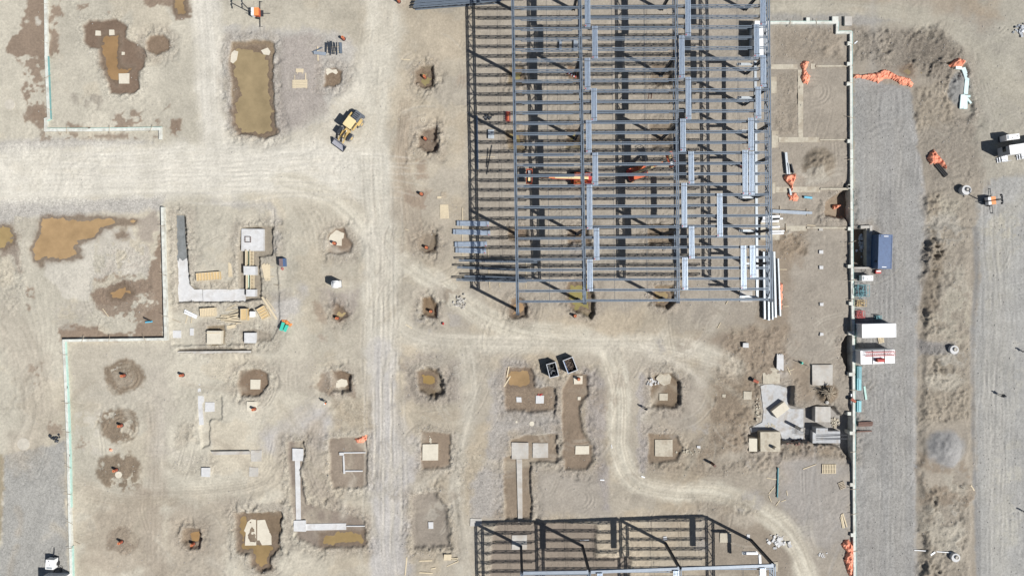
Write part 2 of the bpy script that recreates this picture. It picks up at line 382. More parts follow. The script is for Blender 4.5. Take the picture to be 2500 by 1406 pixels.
# middle
paint(q('N', (100,480),(140,560),(210,570),(200,800),(140,880),(130,1200),(150,1406),(-60,1406),(-80,500)), (194,189,184), 12, 10, 0.9, stones=0.15)
paint(q('N', (640,420),(620,250),(700,140),(830,130),(930,250),(1030,450),(1030,570),(740,580),(700,720),(690,1070),(500,1070),(520,860),(600,720),(620,500)), (184,178,171), 12, 10, 0.9, stones=0.3)
paint(q('N', (860,740),(1010,800),(1300,760),(1310,1060),(870,1065)), (179,170,158), 14, 10, 0.85)
paint(q('N', (1170,180),(1290,260),(1300,1000),(1240,780),(1180,560)), (176,168,163), 10, 8, 0.8, stones=0.2)
paint(q('N', (90,110),(300,100),(440,140),(450,390),(100,400)), (178,168,156), 12, 10, 0.8, stones=0.25)
paint(q('O', (270,240),(330,260),(330,820),(280,830)), (176,170,167), 8, 6, 0.9, stones=0.3)
paint(q('O', (300,180),(520,230),(700,260),(640,480),(560,600),(300,620)), (182,172,158), 14, 12, 0.8)
paint(q('O', (600,60),(1000,0),(1120,0),(1100,220),(960,320),(860,300),(700,330),(860,160)), (160,140,118), 16, 14, 0.75)
paint(q('O', (690,300),(960,300),(970,560),(900,700),(620,760),(560,700),(700,560)), (158,138,114), 16, 14, 0.75)
paint(q('O', (1060,740),(1299,640),(1299,1100),(1180,1050),(1080,900)), (178,170,162), 16, 14, 0.8)
paint(q('O', (640,1070),(1160,1130),(1170,1300),(1090,1406),(640,1406)), (164,148,128), 14, 14, 0.8)
paint(q('Q', (0,760),(150,790),(290,780),(300,1180),(180,1260),(60,1200),(-60,1000)), (176,170,163), 20, 16, 0.8)
paint(q('H', (300,600),(760,580),(790,1000),(790,1400),(620,1800),(280,1500),(260,900)), (178,166,149), 20, 14, 0.7)
paint(q('H', (0,640),(330,600),(400,760),(260,900),(230,1400),(0,1400)), (160,138,112), 20, 16, 0.7)

# ---- dirt roads
ROAD = (234, 228, 213)
stroke(q('P', (500,-60),(510,100),(515,250),(525,400)), 68, (230,224,210), 16, 8, 0.95)
stroke(q('P', (935,-60),(925,120),(905,300),(880,400)), 88, (222,215,198), 22, 12, 0.92)
stroke(q('P', (560,380),(720,350),(830,280),(885,170)), 60, (226,219,203), 30, 12, 0.8)
stroke(q('P', (-80,428),(200,424),(450,412),(700,412),(900,420)), 128, ROAD, 18, 8, 0.97, 0.06)
stroke(q('P', (690,440),(820,490),(910,580),(1000,650),(1100,715),(1190,780),(1300,815),(1420,822),(1485,860),(1512,960),(1512,1100),(1550,1175),(1640,1200),(1750,1205),(1850,1245),(1930,1310),(1975,1410),(1990,1480)), 50, (226,216,192), 11, 8, 1.0, 0.18, 0.05)
stroke(q('P', (905,380),(925,520),(930,700),(932,900)), 84, (222,214,194), 16, 10, 0.95)
stroke(q('P', (932,860),(936,1050),(938,1230),(938,1470)), 76, (208,203,197), 14, 8, 0.9)
stroke(q('P', (930,640),(955,770),(1040,828),(1200,838),(1420,842),(1600,842),(1720,865),(1800,900)), 44, (220,210,188), 13, 8, 0.95, 0.16)
stroke(q('P', (1140,855),(1150,960),(1120,1080),(1110,1200),(1130,1320),(1140,1450)), 44, (214,204,183), 12, 8, 0.9, 0.16)
stroke(q('P', (1500,860),(1560,870),(1640,905),(1750,890)), 30, (196,185,165), 16, 8, 0.6, 0.14)
stroke(q('P', (170,1180),(300,1215),(430,1215),(560,1205),(660,1180),(690,1120),(700,1040),(745,1000)), 46, (199,186,163), 16, 10, 0.7, 0.2, 0.05)
stroke(q('P', (370,1000),(380,1150),(370,1300),(375,1450)), 54, (200,185,163), 18, 12, 0.75, 0.18, 0.04)
stroke(q('P', (770,1040),(765,1140),(800,1230),(890,1280)), 42, (192,177,157), 12, 6, 0.7, 0.25, 0.07)
stroke(q('P', (380,905),(395,1000),(385,1100)), 40, (206,197,182), 18, 10, 0.8, 0.1)
stroke(q('P', (0,760),(60,850),(90,1000),(60,1090)), 90, (196,182,160), 26, 18, 0.6, 0.18, 0.05)
stroke(q('P', (1000,300),(975,420),(990,520)), 50, (188,170,146), 14, 12, 0.7, 0.25, 0.06)
stroke(q('P', (2130,-0),(2132,700),(2130,1450)), 34, (172,168,161), 14, 8, 0.5, 0.12, 0.02)
stroke(q('P', (2195,300),(2200,700),(2195,1450)), 30, (176,172,165), 12, 8, 0.5, 0.14, 0.02)
stroke(q('P', (2440,560),(2430,900),(2440,1450)), 60, (188,185,176), 22, 16, 0.7, 0.12, 0.03)
stroke(q('P', (2500,480),(2440,560),(2425,640)), 40, (184,180,168), 18, 14, 0.6, 0.12, 0.03)
# bare trampled dirt
paint(q('P', (960,500),(1140,500),(1140,640),(1000,640)), (190,176,154), 24, 18, 0.7)
paint(q('L', (400,40),(1000,40),(1000,420),(600,420),(420,380)), (198,187,167), 20, 16, 0.6)
paint(q('L', (560,980),(820,920),(960,960),(950,1406),(480,1406),(500,1150)), (190,172,148), 24, 20, 0.7)
paint(q('M', (20,980),(400,960),(370,1406),(0,1406)), (184,168,146), 20, 16, 0.75)
paint(q('M', (980,340),(1220,360),(1230,560),(1000,560)), (192,176,148), 12, 10, 0.7)
paint(q('M', (640,120),(900,140),(880,330),(660,340)), (198,186,165), 16, 14, 0.7)
paint(q('N', (130,410),(440,400),(440,560),(150,570)), (192,178,153), 12, 10, 0.75)

# ---- brown wet mud (left lots)
paint(q('A', (200,-20),(330,-20),(335,425),(60,385),(45,310),(110,240),(180,160)), MUD, 3, 10, 0.95, 0.0, 0.35)
paint(q('A', (238,118),(262,112),(298,150),(295,188),(255,185)), (205,196,178), 2, 2, 1)
paint(q('A', (130,415),(335,415),(345,860),(315,935),(150,905),(185,790),(160,560)), MUD, 4, 12, 0.9, 0.55, 0.3)
paint(q('A', (190,780),(345,770),(345,870),(320,900),(160,905)), MUD, 4, 8, 0.9, 0, 0.3)
paint(q('A', (355,40),(460,-20),(462,120),(405,180),(415,420),(375,430)), MUD, 4, 10, 0.9, 0.35, 0.3)
paint(q('A', (555,30),(650,15),(660,60),(920,80),(920,118),(700,105),(690,165),(555,135)), MUD, 4, 8, 0.85, 0.5, 0.3)
paint(q('A', (1050,-20),(1385,-20),(1380,125),(1290,140),(1270,60),(1180,40),(1090,50)), MUD, 3, 6, 0.95, 0, 0.35)
paint(q('A', (310,960),(1165,985),(1180,1020),(800,1015),(300,1025)), (164,142,120), 5, 5, 0.9, 0.2, 0.3)
paint(q('A', (480,870),(560,920),(800,930),(820,845),(1120,800),(1190,730),(1260,680),(1250,790),(1180,850),(1200,930),(1330,850),(1290,980),(1180,940),(500,955)), MUD, 4, 10, 0.85, 0.45, 0.3)
paint(q('A', (520,690),(740,690),(740,800),(560,800)), (176,164,146), 10, 12, 0.8, 0.6, 0.2)
paint(q('A', (1240,870),(1330,860),(1320,960),(1240,990)), MUD, 4, 6, 0.9, 0.5, 0.3)
paint(q('I', (760,880),(830,870),(1000,800),(1060,760),(1300,760),(1420,350),(1440,700),(1440,1280),(530,1290),(510,1190),(700,1150),(860,1180),(920,1240),(1190,1240),(1240,1130),(1350,1060),(1390,980),(1340,860),(1180,880),(1130,950),(980,1000),(830,950)), MUD, 3, 7, 0.95, 0, 0.35)
paint(q('I', (820,500),(1310,470),(1290,760),(1000,800),(790,780)), MUD, 4, 10, 0.75, 0.75, 0.3)
paint(q('I', (830,870),(1340,850),(1390,980),(1230,1140),(980,1120),(860,1000)), MUD, 4, 10, 0.85, 0.45, 0.3)
paint(q('I', (420,960),(800,960),(860,1180),(510,1190)), (196,186,168), 8, 10, 0.7, 0.5)
paint(q('I', (300,290),(900,330),(840,640),(780,960),(560,930),(400,700),(380,600),(640,560),(700,500)), (222,215,200), 4, 8, 0.9)
paint(q('I', (880,300),(1180,280),(1200,430),(1310,480),(1290,740),(1000,740),(790,760),(770,640),(830,520)), (216,207,190), 4, 8, 0.75, 0.3)
paint(q('I', (1200,250),(1340,170),(1420,260),(1400,440),(1310,450),(1200,400)), (186,170,152), 6, 8, 0.85, 0.2, 0.2)
paint(q('I', (140,220),(330,200),(350,300),(300,440),(200,450),(150,430)), (204,194,172), 4, 6, 0.9)
paint(q('I', (-20,480),(150,460),(190,560),(180,690),(120,650),(90,560),(-20,580)), (160,140,122), 8, 8, 0.8, 0.2, 0.3)
paint(q('I', (230,820),(300,830),(290,920),(240,900)), MUD, 4, 6, 0.8, 0.4)
paint(q('I', (240,980),(290,990),(280,1050),(240,1040)), MUD, 4, 6, 0.8, 0.4)
paint(q('L', (160,170),(240,160),(230,280),(170,290)), MUD, 6, 8, 0.7, 0.5)
paint(q('L', (285,500),(370,470),(380,590),(280,590)), MUD, 6, 8, 0.7, 0.4)
for c, r in (((725,240),105),((700,525),105),((700,800),115),((710,1195),80)):
    paint(q('L', *[(c[0] + r * 1.2 * math.cos(t), c[1] + r * 1.0 * math.sin(t)) for t in np.linspace(0, 6.28, 14)[:-1]]), (150,128,102) if c[1] < 1000 else (166,146,122), 7, 9, 0.95, 0.08, 0.25)
    lumps(q('L', *[(c[0] + r * 1.1 * math.cos(t), c[1] + r * .9 * math.sin(t)) for t in np.linspace(0, 6.28, 14)[:-1]]), 0.14)
paint(q('L', (660,220),(760,160),(780,290),(700,310)), (186,170,146), 6, 8, 0.7, 0.4)
paint(q('L', (480,590),(560,600),(540,660),(440,660)), (172,150,126), 4, 6, 0.8, 0.2)
paint(q('L', (420,440),(590,430),(590,690),(440,700),(520,600),(430,560)), (214,205,187), 6, 8, 0.6, 0.3)
paint(q('M', (1010,190),(1130,230),(1120,360),(960,340),(880,290),(920,210)), (156,130,104), 5, 8, 0.85, 0.15, 0.3)
paint(q('P', (1010,385),(1045,385),(1045,440),(1015,440)), (176,152,126), 6, 6, 0.8, 0.2)
paint(q('K', (870,10),(1060,0),(1080,120),(950,130),(880,80)), (172,148,124), 6, 8, 0.85, 0.15, 0.2)
paint(q('K', (90,930),(200,1000),(210,1130),(110,1100)), (176,152,126), 6, 8, 0.8, 0.2)
paint(q('K', (160,850),(420,830),(470,960),(420,1060),(180,1000)), (180,166,154), 10, 10, 0.8)
paint(q('K', (130,1230),(210,1230),(200,1280),(140,1270)), (182,162,140), 5, 6, 0.8)
paint(q('C', (400,640),(470,640),(470,800),(410,760)), (184,164,140), 8, 10, 0.8, 0.2)
paint(q('g', (600,200),(860,230),(830,480),(880,720),(620,720),(560,450)), (166,144,118), 12, 8, 0.8)

# ---- excavations: (region, outline, depth, slope, floor colour)
PITS = [
 ('B', [(190,305),(350,285),(480,290),(508,320),(492,600),(508,860),(528,985),(440,1008),(340,988),(235,980),(200,910),(182,700),(172,440)], 0.55, 9, (166,140,106)),
 ('A', [(610,190),(650,150),(850,140),(930,190),(930,270),(1040,350),(1060,400),(1055,490),(1015,530),(1025,650),(980,690),(800,690),(780,600),(765,520),(735,470),(720,355),(650,350),(615,300)], 0.30, 7, (150,122,98)),
 ('A', [(1060,310),(1090,260),(1190,240),(1235,290),(1230,360),(1140,400),(1070,370)], 0.45, 10, (160,132,104)),
 ('B', [(875,500),(950,485),(1010,515),(1000,590),(950,640),(862,630)], 0.45, 8, (154,128,100)),
 ('B', [(1545,520),(1580,490),(1660,480),(1672,530),(1668,625),(1600,640),(1550,600)], 1.1, 13, (150,132,98)),
 ('B', [(1560,1000),(1600,960),(1690,930),(1705,1060),(1690,1120),(1600,1110),(1550,1070)], 1.1, 15, (150,128,106)),
 ('K', [(210,370),(270,310),(350,300),(380,370),(425,440),(410,520),(330,540),(215,520)], 0.55, 10, (158,132,106)),
 ('K', [(985,400),(1050,350),(1130,360),(1160,420),(1140,510),(1060,530),(1000,490)], 0.9, 14, (152,132,106)),
 ('K', [(250,1000),(290,955),(350,1000),(375,1060),(310,1100),(255,1090)], 0.55, 9, (160,134,96)),
 ('K', [(1020,900),(1090,890),(1140,960),(1150,1080),(1080,1080),(1020,1050)], 1.0, 13, (156,126,92)),
 ('M', [(440,205),(560,190),(610,215),(620,290),(560,360),(450,350),(425,280)], 0.55, 9, (158,130,102)),
 ('M', [(985,210),(1060,200),(1100,230),(1090,320),(1040,335),(985,310)], 0.9, 12, (146,120,94)),
 ('M', [(410,1040),(670,1030),(690,1060),(680,1250),(630,1300),(625,1370),(560,1390),(510,1350),(500,1280),(420,1270)], 0.8, 10, (150,124,94)),
 ('M', [(105,1140),(140,1128),(205,1135),(210,1240),(150,1250),(105,1200)], 1.0, 13, (150,120,86)),
 ('M', [(725,620),(820,615),(822,690),(800,780),(830,980),(1180,1080),(1190,1240),(900,1245),(780,1200),(750,1000),(725,800)], 0.55, 8, (166,148,130)),
 ('M', [(965,600),(1190,580),(1190,870),(1150,890),(990,900),(965,760)], 0.45, 7, (172,152,130)),
 ('N', [(185,210),(240,190),(300,200),(335,240),(340,330),(290,365),(200,320)], 1.25, 16, (142,118,84)),
 ('N', [(710,185),(860,180),(885,230),(875,300),(1000,300),(1005,440),(870,455),(700,445),(690,300)], 0.6, 9, (160,136,110)),
 ('N', [(210,560),(380,575),(390,780),(215,790)], 0.5, 8, (166,142,116)),
 ('N', [(735,610),(850,580),(1010,580),(1010,740),(860,750),(860,1080),(700,1080),(695,720),(740,700)], 0.6, 7, (164,142,116)),
 ('N', [(1040,530),(1030,320),(1090,220),(1180,230),(1190,330),(1150,420),(1150,540),(1220,640),(1225,740),(1180,790),(1060,780),(1040,680)], 0.55, 8, (162,138,112)),
 ('N', [(150,940),(290,910),(360,1000),(390,1250),(160,1250)], 0.7, 16, (172,158,140)),
 ('N', [(660,1085),(900,1085),(1240,1100),(1240,1290),(1440,1290),(1440,1500),(600,1500),(620,1200)], 0.35, 10, (170,152,132)),
 ('O', [(355,260),(470,248),(520,310),(515,430),(480,458),(345,455),(345,330)], 0.9, 11, (150,126,98)),
 ('O', [(335,600),(500,610),(530,680),(500,760),(335,770)], 0.55, 9, (164,140,112)),
 ('J', [(158,190),(250,188),(270,460),(292,800),(400,828),(700,828),(700,560),(725,300),(920,280),(1005,290),(1000,540),(890,560),(905,920),(740,938),(180,945)], 0.9, 6, (176,162,140)),
 ('J', [(430,1150),(575,1140),(590,1300),(430,1310)], 0.8, 7, (170,148,116)),
 ('J', [(720,1190),(880,1170),(1010,1190),(1000,1290),(740,1290)], 0.45, 12, (184,170,148)),
 ('g', [(180,460),(380,450),(545,490),(545,480),(625,475),(620,730),(740,765),(890,725),(1130,740),(1230,860),(1310,790),(1400,830),(1400,1406),(1320,1406),(1220,1280),(1110,1230),(740,1200),(480,1210),(60,1330),(30,1120),(60,1000),(210,930),(225,800)], 1.5, 5, (186,180,172)),
 ('g', [(1225,-60),(1395,-260),(1395,340),(1300,320),(1240,120)], 1.5, 7, (158,140,116)),
 ('p', [(825,420),(985,330),(1060,280),(1110,300),(1110,680),(1060,610),(830,600)], 1.6, 12, (176,152,124)),
 ('F', [(480,1165),(560,1150),(625,1200),(615,1310),(500,1330)], 0.9, 10, (160,130,98)),
 ('F', [(965,1040),(1150,1040),(1190,1180),(1150,1320),(1010,1270),(960,1180)], 1.1, 13, (146,126,78)),
 ('G', [(490,1060),(650,1060),(660,1200),(600,1250),(500,1220)], 1.0, 12, (156,130,92)),
 ('F', [(460,580),(630,580),(640,690),(470,700)], 0.7, 10, (160,132,98)),
 ('F', [(960,580),(1130,580),(1140,720),(960,720)], 0.7, 11, (164,138,108)),
 ('C', [(850,560),(980,560),(1000,720),(850,720)], 0.7, 11, (150,128,86)),
 ('C', [(1350,560),(1460,560),(1470,700),(1350,680)], 0.6, 11, (160,128,96)),
 ('C', [(830,1120),(980,1120),(1000,1290),(840,1280)], 0.7, 11, (156,132,84)),
 ('C', [(1350,1100),(1470,1100),(1470,1280),(1350,1260)], 0.7, 11, (146,130,80)),
 ('D', [(490,540),(670,540),(670,720),(560,730),(490,660)], 0.8, 12, (156,134,110)),
 ('D', [(470,1060),(670,1060),(670,1290),(500,1270)], 0.7, 12, (160,140,116)),
 ('G', [(430,560),(650,560),(650,720),(450,740)], 0.8, 12, (160,136,106)),
 ('H', [(825,560),(950,555),(975,590),(975,880),(825,880)], 1.2, 4, (150,126,100)),
 ('E', [(1440,430),(1500,470),(1550,820),(1500,870),(1400,840),(1350,640),(1400,500)], 0.5, 14, None),
]
for rg_, pl, dep, slo, colr in PITS: pit(q(rg_, *pl), dep, slo, colr, 1.0 if slo <= 6 else 3.2)
pit(q('M', (80,76),(250,66),(330,64),(420,72),(510,82),(510,93),(80,94)), 0.5, 5, (150,140,126), 1.0, False)
pit(q('M', (200,352),(340,348),(342,490),(272,494),(270,640),(222,660),(206,520)), 0.3, 4, None, 1.0, False)
pit(q('J', (890,560),(1000,545),(1010,150),(1060,850),(1062,1150),(1010,1260),(600,1315),(140,1315),(115,990),(180,965),(760,952),(900,930)), 0.28, 5, None, 1.5, False)
pit(q('M', (0,0),(1,0),(1,1)), 0.01, 4, None)

pit(q('P', (2262,560),(2290,555),(2368,560),(2366,800),(2368,1000),(2372,1430),(2250,1430),(2248,1000),(2252,780),(2266,660)), -0.32, 16, None, 9, False)
# ---- earth heaps, furrows and rough ground
lumps(q('P', (2085,70),(2180,75),(2290,60),(2350,120),(2368,180),(2320,215),(2240,180),(2150,160),(2085,150)), 0.55, (150,138,122), 0.75, stones=0.35)
lumps(q('P', (2195,75),(2290,70),(2345,120),(2330,160),(2270,185),(2215,170)), 0.5, (136,126,113), 0.8)
lumps(q('P', (2232,210),(2330,200),(2330,300),(2240,320)), 0.35, (160,144,120), 0.6)
lumps(q('P', (2250,320),(2380,290),(2400,440),(2290,470),(2255,420)), 0.22, (158,148,132), 0.5)
lumps(q('P', (2262,490),(2375,480),(2370,800),(2260,820),(2255,700)), 0.30, (172,160,140), 0.5)
lumps(q('P', (2258,590),(2300,590),(2285,740),(2245,760)), 0.45, (150,132,108), 0.6)
lumps(q('P', (2240,750),(2370,820),(2375,1010),(2240,1050)), 0.22, (178,164,142), 0.5)
lumps(q('P', (2240,950),(2375,940),(2375,1030),(2240,1030)), 0.28, (166,150,126), 0.5)
lumps(q('P', (2246,1180),(2300,1175),(2290,1420),(2246,1420)), 0.5, (156,142,120), 0.6)
lumps(q('P', (2250,480),(2300,470),(2290,560),(2255,580)), 0.4, (164,146,120), 0.5)
lumps(q('P', (2290,830),(2340,850),(2330,940),(2260,930)), 0.35, (160,146,122), 0.5)
lumps(q('P', (2240,1180),(2370,1180),(2370,1430),(2240,1430)), 0.30, (170,158,138), 0.5)
paint(q('P', (2240,1100),(2350,1110),(2375,1160),(2375,1240),(2240,1240)), (160,140,116), 10, 10, 0.7, 0.2)
paint(q('Q', (690,830),(870,840),(850,920),(690,930)), (196,184,164), 6, 8, 0.7, 0.3)
paint(q('Q', (840,1010),(890,1010),(880,1150),(840,1100)), (192,186,174), 6, 6, 0.7, 0.2)
paint(q('P', (2240,830),(2330,835),(2330,865),(2240,870)), (152,148,144), 5, 5, 0.9, stones=0.4)
for px_, py_, rx_, ry_ in ((2300,560,50,40),(2330,700,36,60),(2310,880,40,22),(2300,930,50,20),(2330,1180,30,30),(2300,1290,44,60),(2340,1340,20,50),(2270,1240,24,30)):
    paint(q('P', *[(px_ + rx_ * math.cos(t), py_ + ry_ * math.sin(t)) for t in np.linspace(0, 6.28, 11)[:-1]]), random.choice(((192,182,162),(186,180,168),(196,188,172))), 10, 14, 0.75, 0.3)
mound(2306, 1092, 46, 44, 1.3, 0.12, (172,171,170))
mound(2000, 400, 40, 36, 0.9, 0.6, (150,134,112))
mound(2020, 962, 26, 22, 0.7, 0.9, (140,118,92))
mound(1985, 220, 16, 14, 0.25, 0.4)
mound(2345, 215, 26, 40, 0.45, 0.2, (152,152,150))
lumps(q('P', (1890,70),(2050,80),(2060,155),(1890,150)), 0.22, (160,142,118), 0.6)
lumps(q('P', (1890,170),(1950,170),(1950,330),(1890,330)), 0.16, (158,140,116), 0.5)
lumps(q('H', (130,590),(400,580),(420,780),(200,800)), 0.3, (156,132,104), 0.6)
lumps(q('O', (800,0),(1120,0),(1110,260),(850,330),(700,320)), 0.3, (158,136,110), 0.5)
lumps(q('O', (690,300),(960,310),(960,600),(880,700),(620,800),(560,740),(700,500)), 0.32, (152,130,104), 0.5)
lumps(q('O', (320,760),(540,760),(720,740),(1000,720),(1110,720),(1090,800),(700,830),(330,820)), 0.35, (160,142,120), 0.6)
lumps(q('O', (560,960),(900,980),(1000,1080),(640,1060)), 0.35, (152,136,116), 0.6)
lumps(q('g', (460,1210),(1110,1200),(1300,1390),(900,1406),(480,1380)), 0.5, (150,128,100), 0.7)
lumps(q('N', (330,190),(390,180),(390,370),(200,390),(100,330),(180,170),(200,330),(300,370)), 0.3, (168,154,136), 0.6)
lumps(q('N', (680,420),(1010,430),(1000,470),(690,460)), 0.35, (160,146,130), 0.6)
lumps(q('M', (300,170),(420,180),(430,380),(320,300)), 0.12)
lumps(q('M', (40,700),(300,690),(310,800),(60,800)), 0.22, (190,178,158), 0.5)
lumps(q('M', (80,500),(200,500),(200,620),(80,640)), 0.25, (180,164,140), 0.6)
lumps(q('M', (1000,370),(1230,400),(1220,540),(1000,540)), 0.18, (190,170,140), 0.5)
lumps(q('M', (400,960),(700,960),(700,1030),(400,1020)), 0.25, (178,166,148), 0.6)
lumps(q('M', (20,1080),(260,1090),(260,1280),(30,1270),(100,1250),(90,1120)), 0.22, (176,158,134), 0.5)
lumps(q('L', (640,1080),(800,1090),(790,1290),(650,1290)), 0.22, (180,162,138), 0.5)
lumps(q('I', (800,470),(1310,460),(1390,1000),(880,1240),(760,900)), 0.10)
lumps(q('P', (0,560),(60,560),(60,760),(0,780)), 0.14)
lumps(q('P', (985,160),(1070,150),(1075,215),(1060,230),(1000,230)), 0.18)
lumps(q('P', (985,300),(1085,300),(1085,390),(985,400)), 0.20)
lumps(q('P', (1100,1090),(1180,1080),(1190,1250),(1110,1250)), 0.12)
for cx, cy, r_ in ((1262,185,30),(1402,190,26),(1262,345,30),(1402,345,26),(1618,190,34),(1618,345,34),(1265,580,32),(1402,578,28),(1612,580,34),(1265,760,30),(1420,745,34),(1615,735,34)):
    lumps(q('P', *[(cx + r_ * 1.3 * math.cos(t), cy + r_ * math.sin(t)) for t in np.linspace(0, 6.28, 10)[:-1]]), 0.22, (170,154,134), 0.35, stones=0.35)
# tyre and track marks
tracks(q('P', (1485,860),(1512,960),(1514,1100),(1552,1172),(1640,1196),(1750,1201),(1850,1240),(1930,1305),(1975,1406)), (-15,-9,9,15), 2.4, 0.05, (186,172,148), 0.4, 0.03)
tracks(q('P', (930,560),(1000,640),(1100,712),(1190,778),(1300,812),(1420,822)), (-14,-8,8,14), 2.4, 0.04, (190,178,155), 0.35, 0.02)
tracks(q('P', (1800,905),(1700,880),(1600,860),(1520,840)), (-16,-8,0,8,16), 2.4, 0.06, None, 0.3, 0.03)
tracks(q('P', (1600,1150),(1700,1165),(1800,1175),(1900,1230),(1960,1300)), (-18,-10,0,9), 2.4, 0.05, None, 0.3, 0.03)
for k_ in range(5):
    o_ = k_ * 9
    tracks(q('P', (740 + o_, 1030),(735 + o_, 1110),(760 + o_, 1190),(820 + o_ * .7, 1250 - o_ * .5),(900, 1275 - o_)), (-2.5, 2.5), 2.0, 0.06, (176,160,140), 0.3, 0.02)
    tracks(q('P', (700 - o_ * 1.2, 1040),(690 - o_, 1120),(650 - o_, 1180 - o_ * .4),(560, 1205 - o_ * .7),(420, 1215 - o_ * .8)), (-2.5, 2.5), 2.0, 0.05, None, 0.3, 0.02)
    tracks(q('P', (190, 1180 + o_),(300, 1212 + o_ * .6),(450, 1214 + o_ * .4)), (-2.5, 2.5), 2.0, 0.05, (184,168,142), 0.3)
    tracks(q('P', (350 + o_, 920),(368 + o_, 1050),(352 + o_, 1200),(350 + o_, 1390)), (-2, 2), 2.0, 0.03, None, 0.3)
    tracks(q('P', (980 + o_ * .7, 230),(970 + o_ * .6, 380),(985 + o_, 500),(1000 + o_, 620)), (-2, 2), 2.0, 0.05, (172,150,124), 0.35)
    tracks(q('P', (20 + o_ * 3, 620),(60 + o_ * 2, 740),(90 + o_, 860),(60, 980 + o_ * 3)), (-2, 2), 2.2, 0.04, None, 0.3)
    tracks(q('P', (2110 + o_ * 3, 230),(2114 + o_ * 3, 500),(2112 + o_ * 3, 900),(2116 + o_ * 3, 1400)), (-2, 2), 2.0, 0.025, None, 0.3)
    tracks(q('P', (2400 + o_ * 2.5, 480),(2396 + o_ * 2.5, 800),(2402 + o_ * 2.6, 1200),(2400 + o_ * 2.5, 1440)), (-2, 2), 2.2, 0.03, None, 0.3)
    tracks(q('P', (2250, 512 + o_ * 4),(2310, 505 + o_ * 4.4),(2370, 520 + o_ * 4)), (-2, 2), 2.5, 0.12, None, 0.3)
    tracks(q('P', (2246, 965 + o_ * 1.5),(2310, 975 + o_),(2378, 950 + o_ * 1.6)), (-2, 2), 2.2, 0.10, None, 0.3)
    tracks(q('P', (1000 + o_ * 2, 1000),(1060, 1010 + o_ * .5),(1140, 1000 + o_ * .5)), (-2, 2), 2.0, 0.05, (176,158,132), 0.3)
    tracks(q('P', (830 + o_ * 2, 1005 + o_),(880, 1015 + o_),(910, 1020 + o_ * 1.3)), (-2, 2), 2.0, 0.08, (176,154,124), 0.3)
    tracks(q('P', (500, 500 + o_ * .6),(560, 515 + o_),(590, 560 + o_)), (-2, 2), 2.0, 0.05, None, 0.3)
    tracks(q('P', (700 + o_ * 1.5, 490),(740 + o_ * 1.5, 540),(760 + o_, 620)), (-2, 2), 2.0, 0.05, (190,176,152), 0.35)
    tracks(q('P', (1895, 190 + o_ * 3),(1930 + o_, 200 + o_ * 3),(1940, 330)), (-2, 2), 2.0, 0.05, None, 0.3)
    tracks(q('P', (1990 + o_ * .8, 1060 + o_ * 10),(1985 + o_ * 2, 1180 + o_ * 4),(1960 + o_ * 5, 1290)), (-2, 2), 2.0, 0.05, (186,182,176), 0.3)
tracks(q('E', (700,640),(920,640),(930,500)), (0,), 3, 0.05)
tracks(q('E', (930,620),(925,900),(1080,1050),(1060,1400)), (-20, 18), 3, 0.06)
tracks(q('E', (1000,620),(1010,900),(910,900),(760,980)), (-8, 8), 3, 0.07)
for rr in (18, 26, 34):
    tracks(q('P', *[(1985 + rr * 1.2 * math.cos(t), 222 + rr * math.sin(t)) for t in np.linspace(-2.2, 2.6, 14)]), (0,), 2.2, 0.07)
    tracks(q('P', *[(1730 + rr * 1.3 * math.cos(t), 665 + rr * math.sin(t)) for t in np.linspace(-2.2, 3.4, 14)]), (0,), 2.2, 0.08)
    tracks(q('P', *[(1410 + rr * 1.2 * math.cos(t), 1215 + rr * math.sin(t)) for t in np.linspace(-2.6, 1.8, 14)]), (0,), 2.2, 0.06)
    tracks(q('P', *[(1980 + rr * 1.2 * math.cos(t), 1090 + rr * math.sin(t)) for t in np.linspace(-3.0, 0.4, 14)]), (0,), 2.2, 0.06)
    tracks(q('P', *[(305 + rr * 1.1 * math.cos(t), 920 + rr * math.sin(t)) for t in np.linspace(-2.6, 2.4, 14)]), (0,), 2.2, 0.07, (178,160,134), 0.4)
    tracks(q('P', *[(300 + rr * 1.1 * math.cos(t), 1042 + rr * math.sin(t)) for t in np.linspace(-3.0, 2.0, 14)]), (0,), 2.2, 0.07, (176,158,134), 0.4)
lumps(q('P', (2262,585),(2300,590),(2290,740),(2262,800),(2250,820)), 0.55, (140,124,102), 0.6, stones=0.2)
for px_, py_, rx_, ry_, cc_ in ((2330,770,46,60,(186,176,154)),(2300,790,34,40,(182,172,152)),(2330,500,40,16,(184,174,152)),(2450,560,40,50,(190,184,168)),(2420,700,22,90,(188,184,172)),(2480,900,26,120,(190,187,178)),(2410,1000,20,120,(186,183,175)),(2460,1200,40,120,(194,190,178)),(2440,330,60,60,(186,180,164)),(2390,250,30,70,(178,170,152)),(2460,120,50,60,(190,184,168))):
    paint(q('P', *[(px_ + rx_ * math.cos(t), py_ + ry_ * math.sin(t)) for t in np.linspace(0, 6.28, 12)[:-1]]), cc_, 16, 18, 0.75, 0.45)
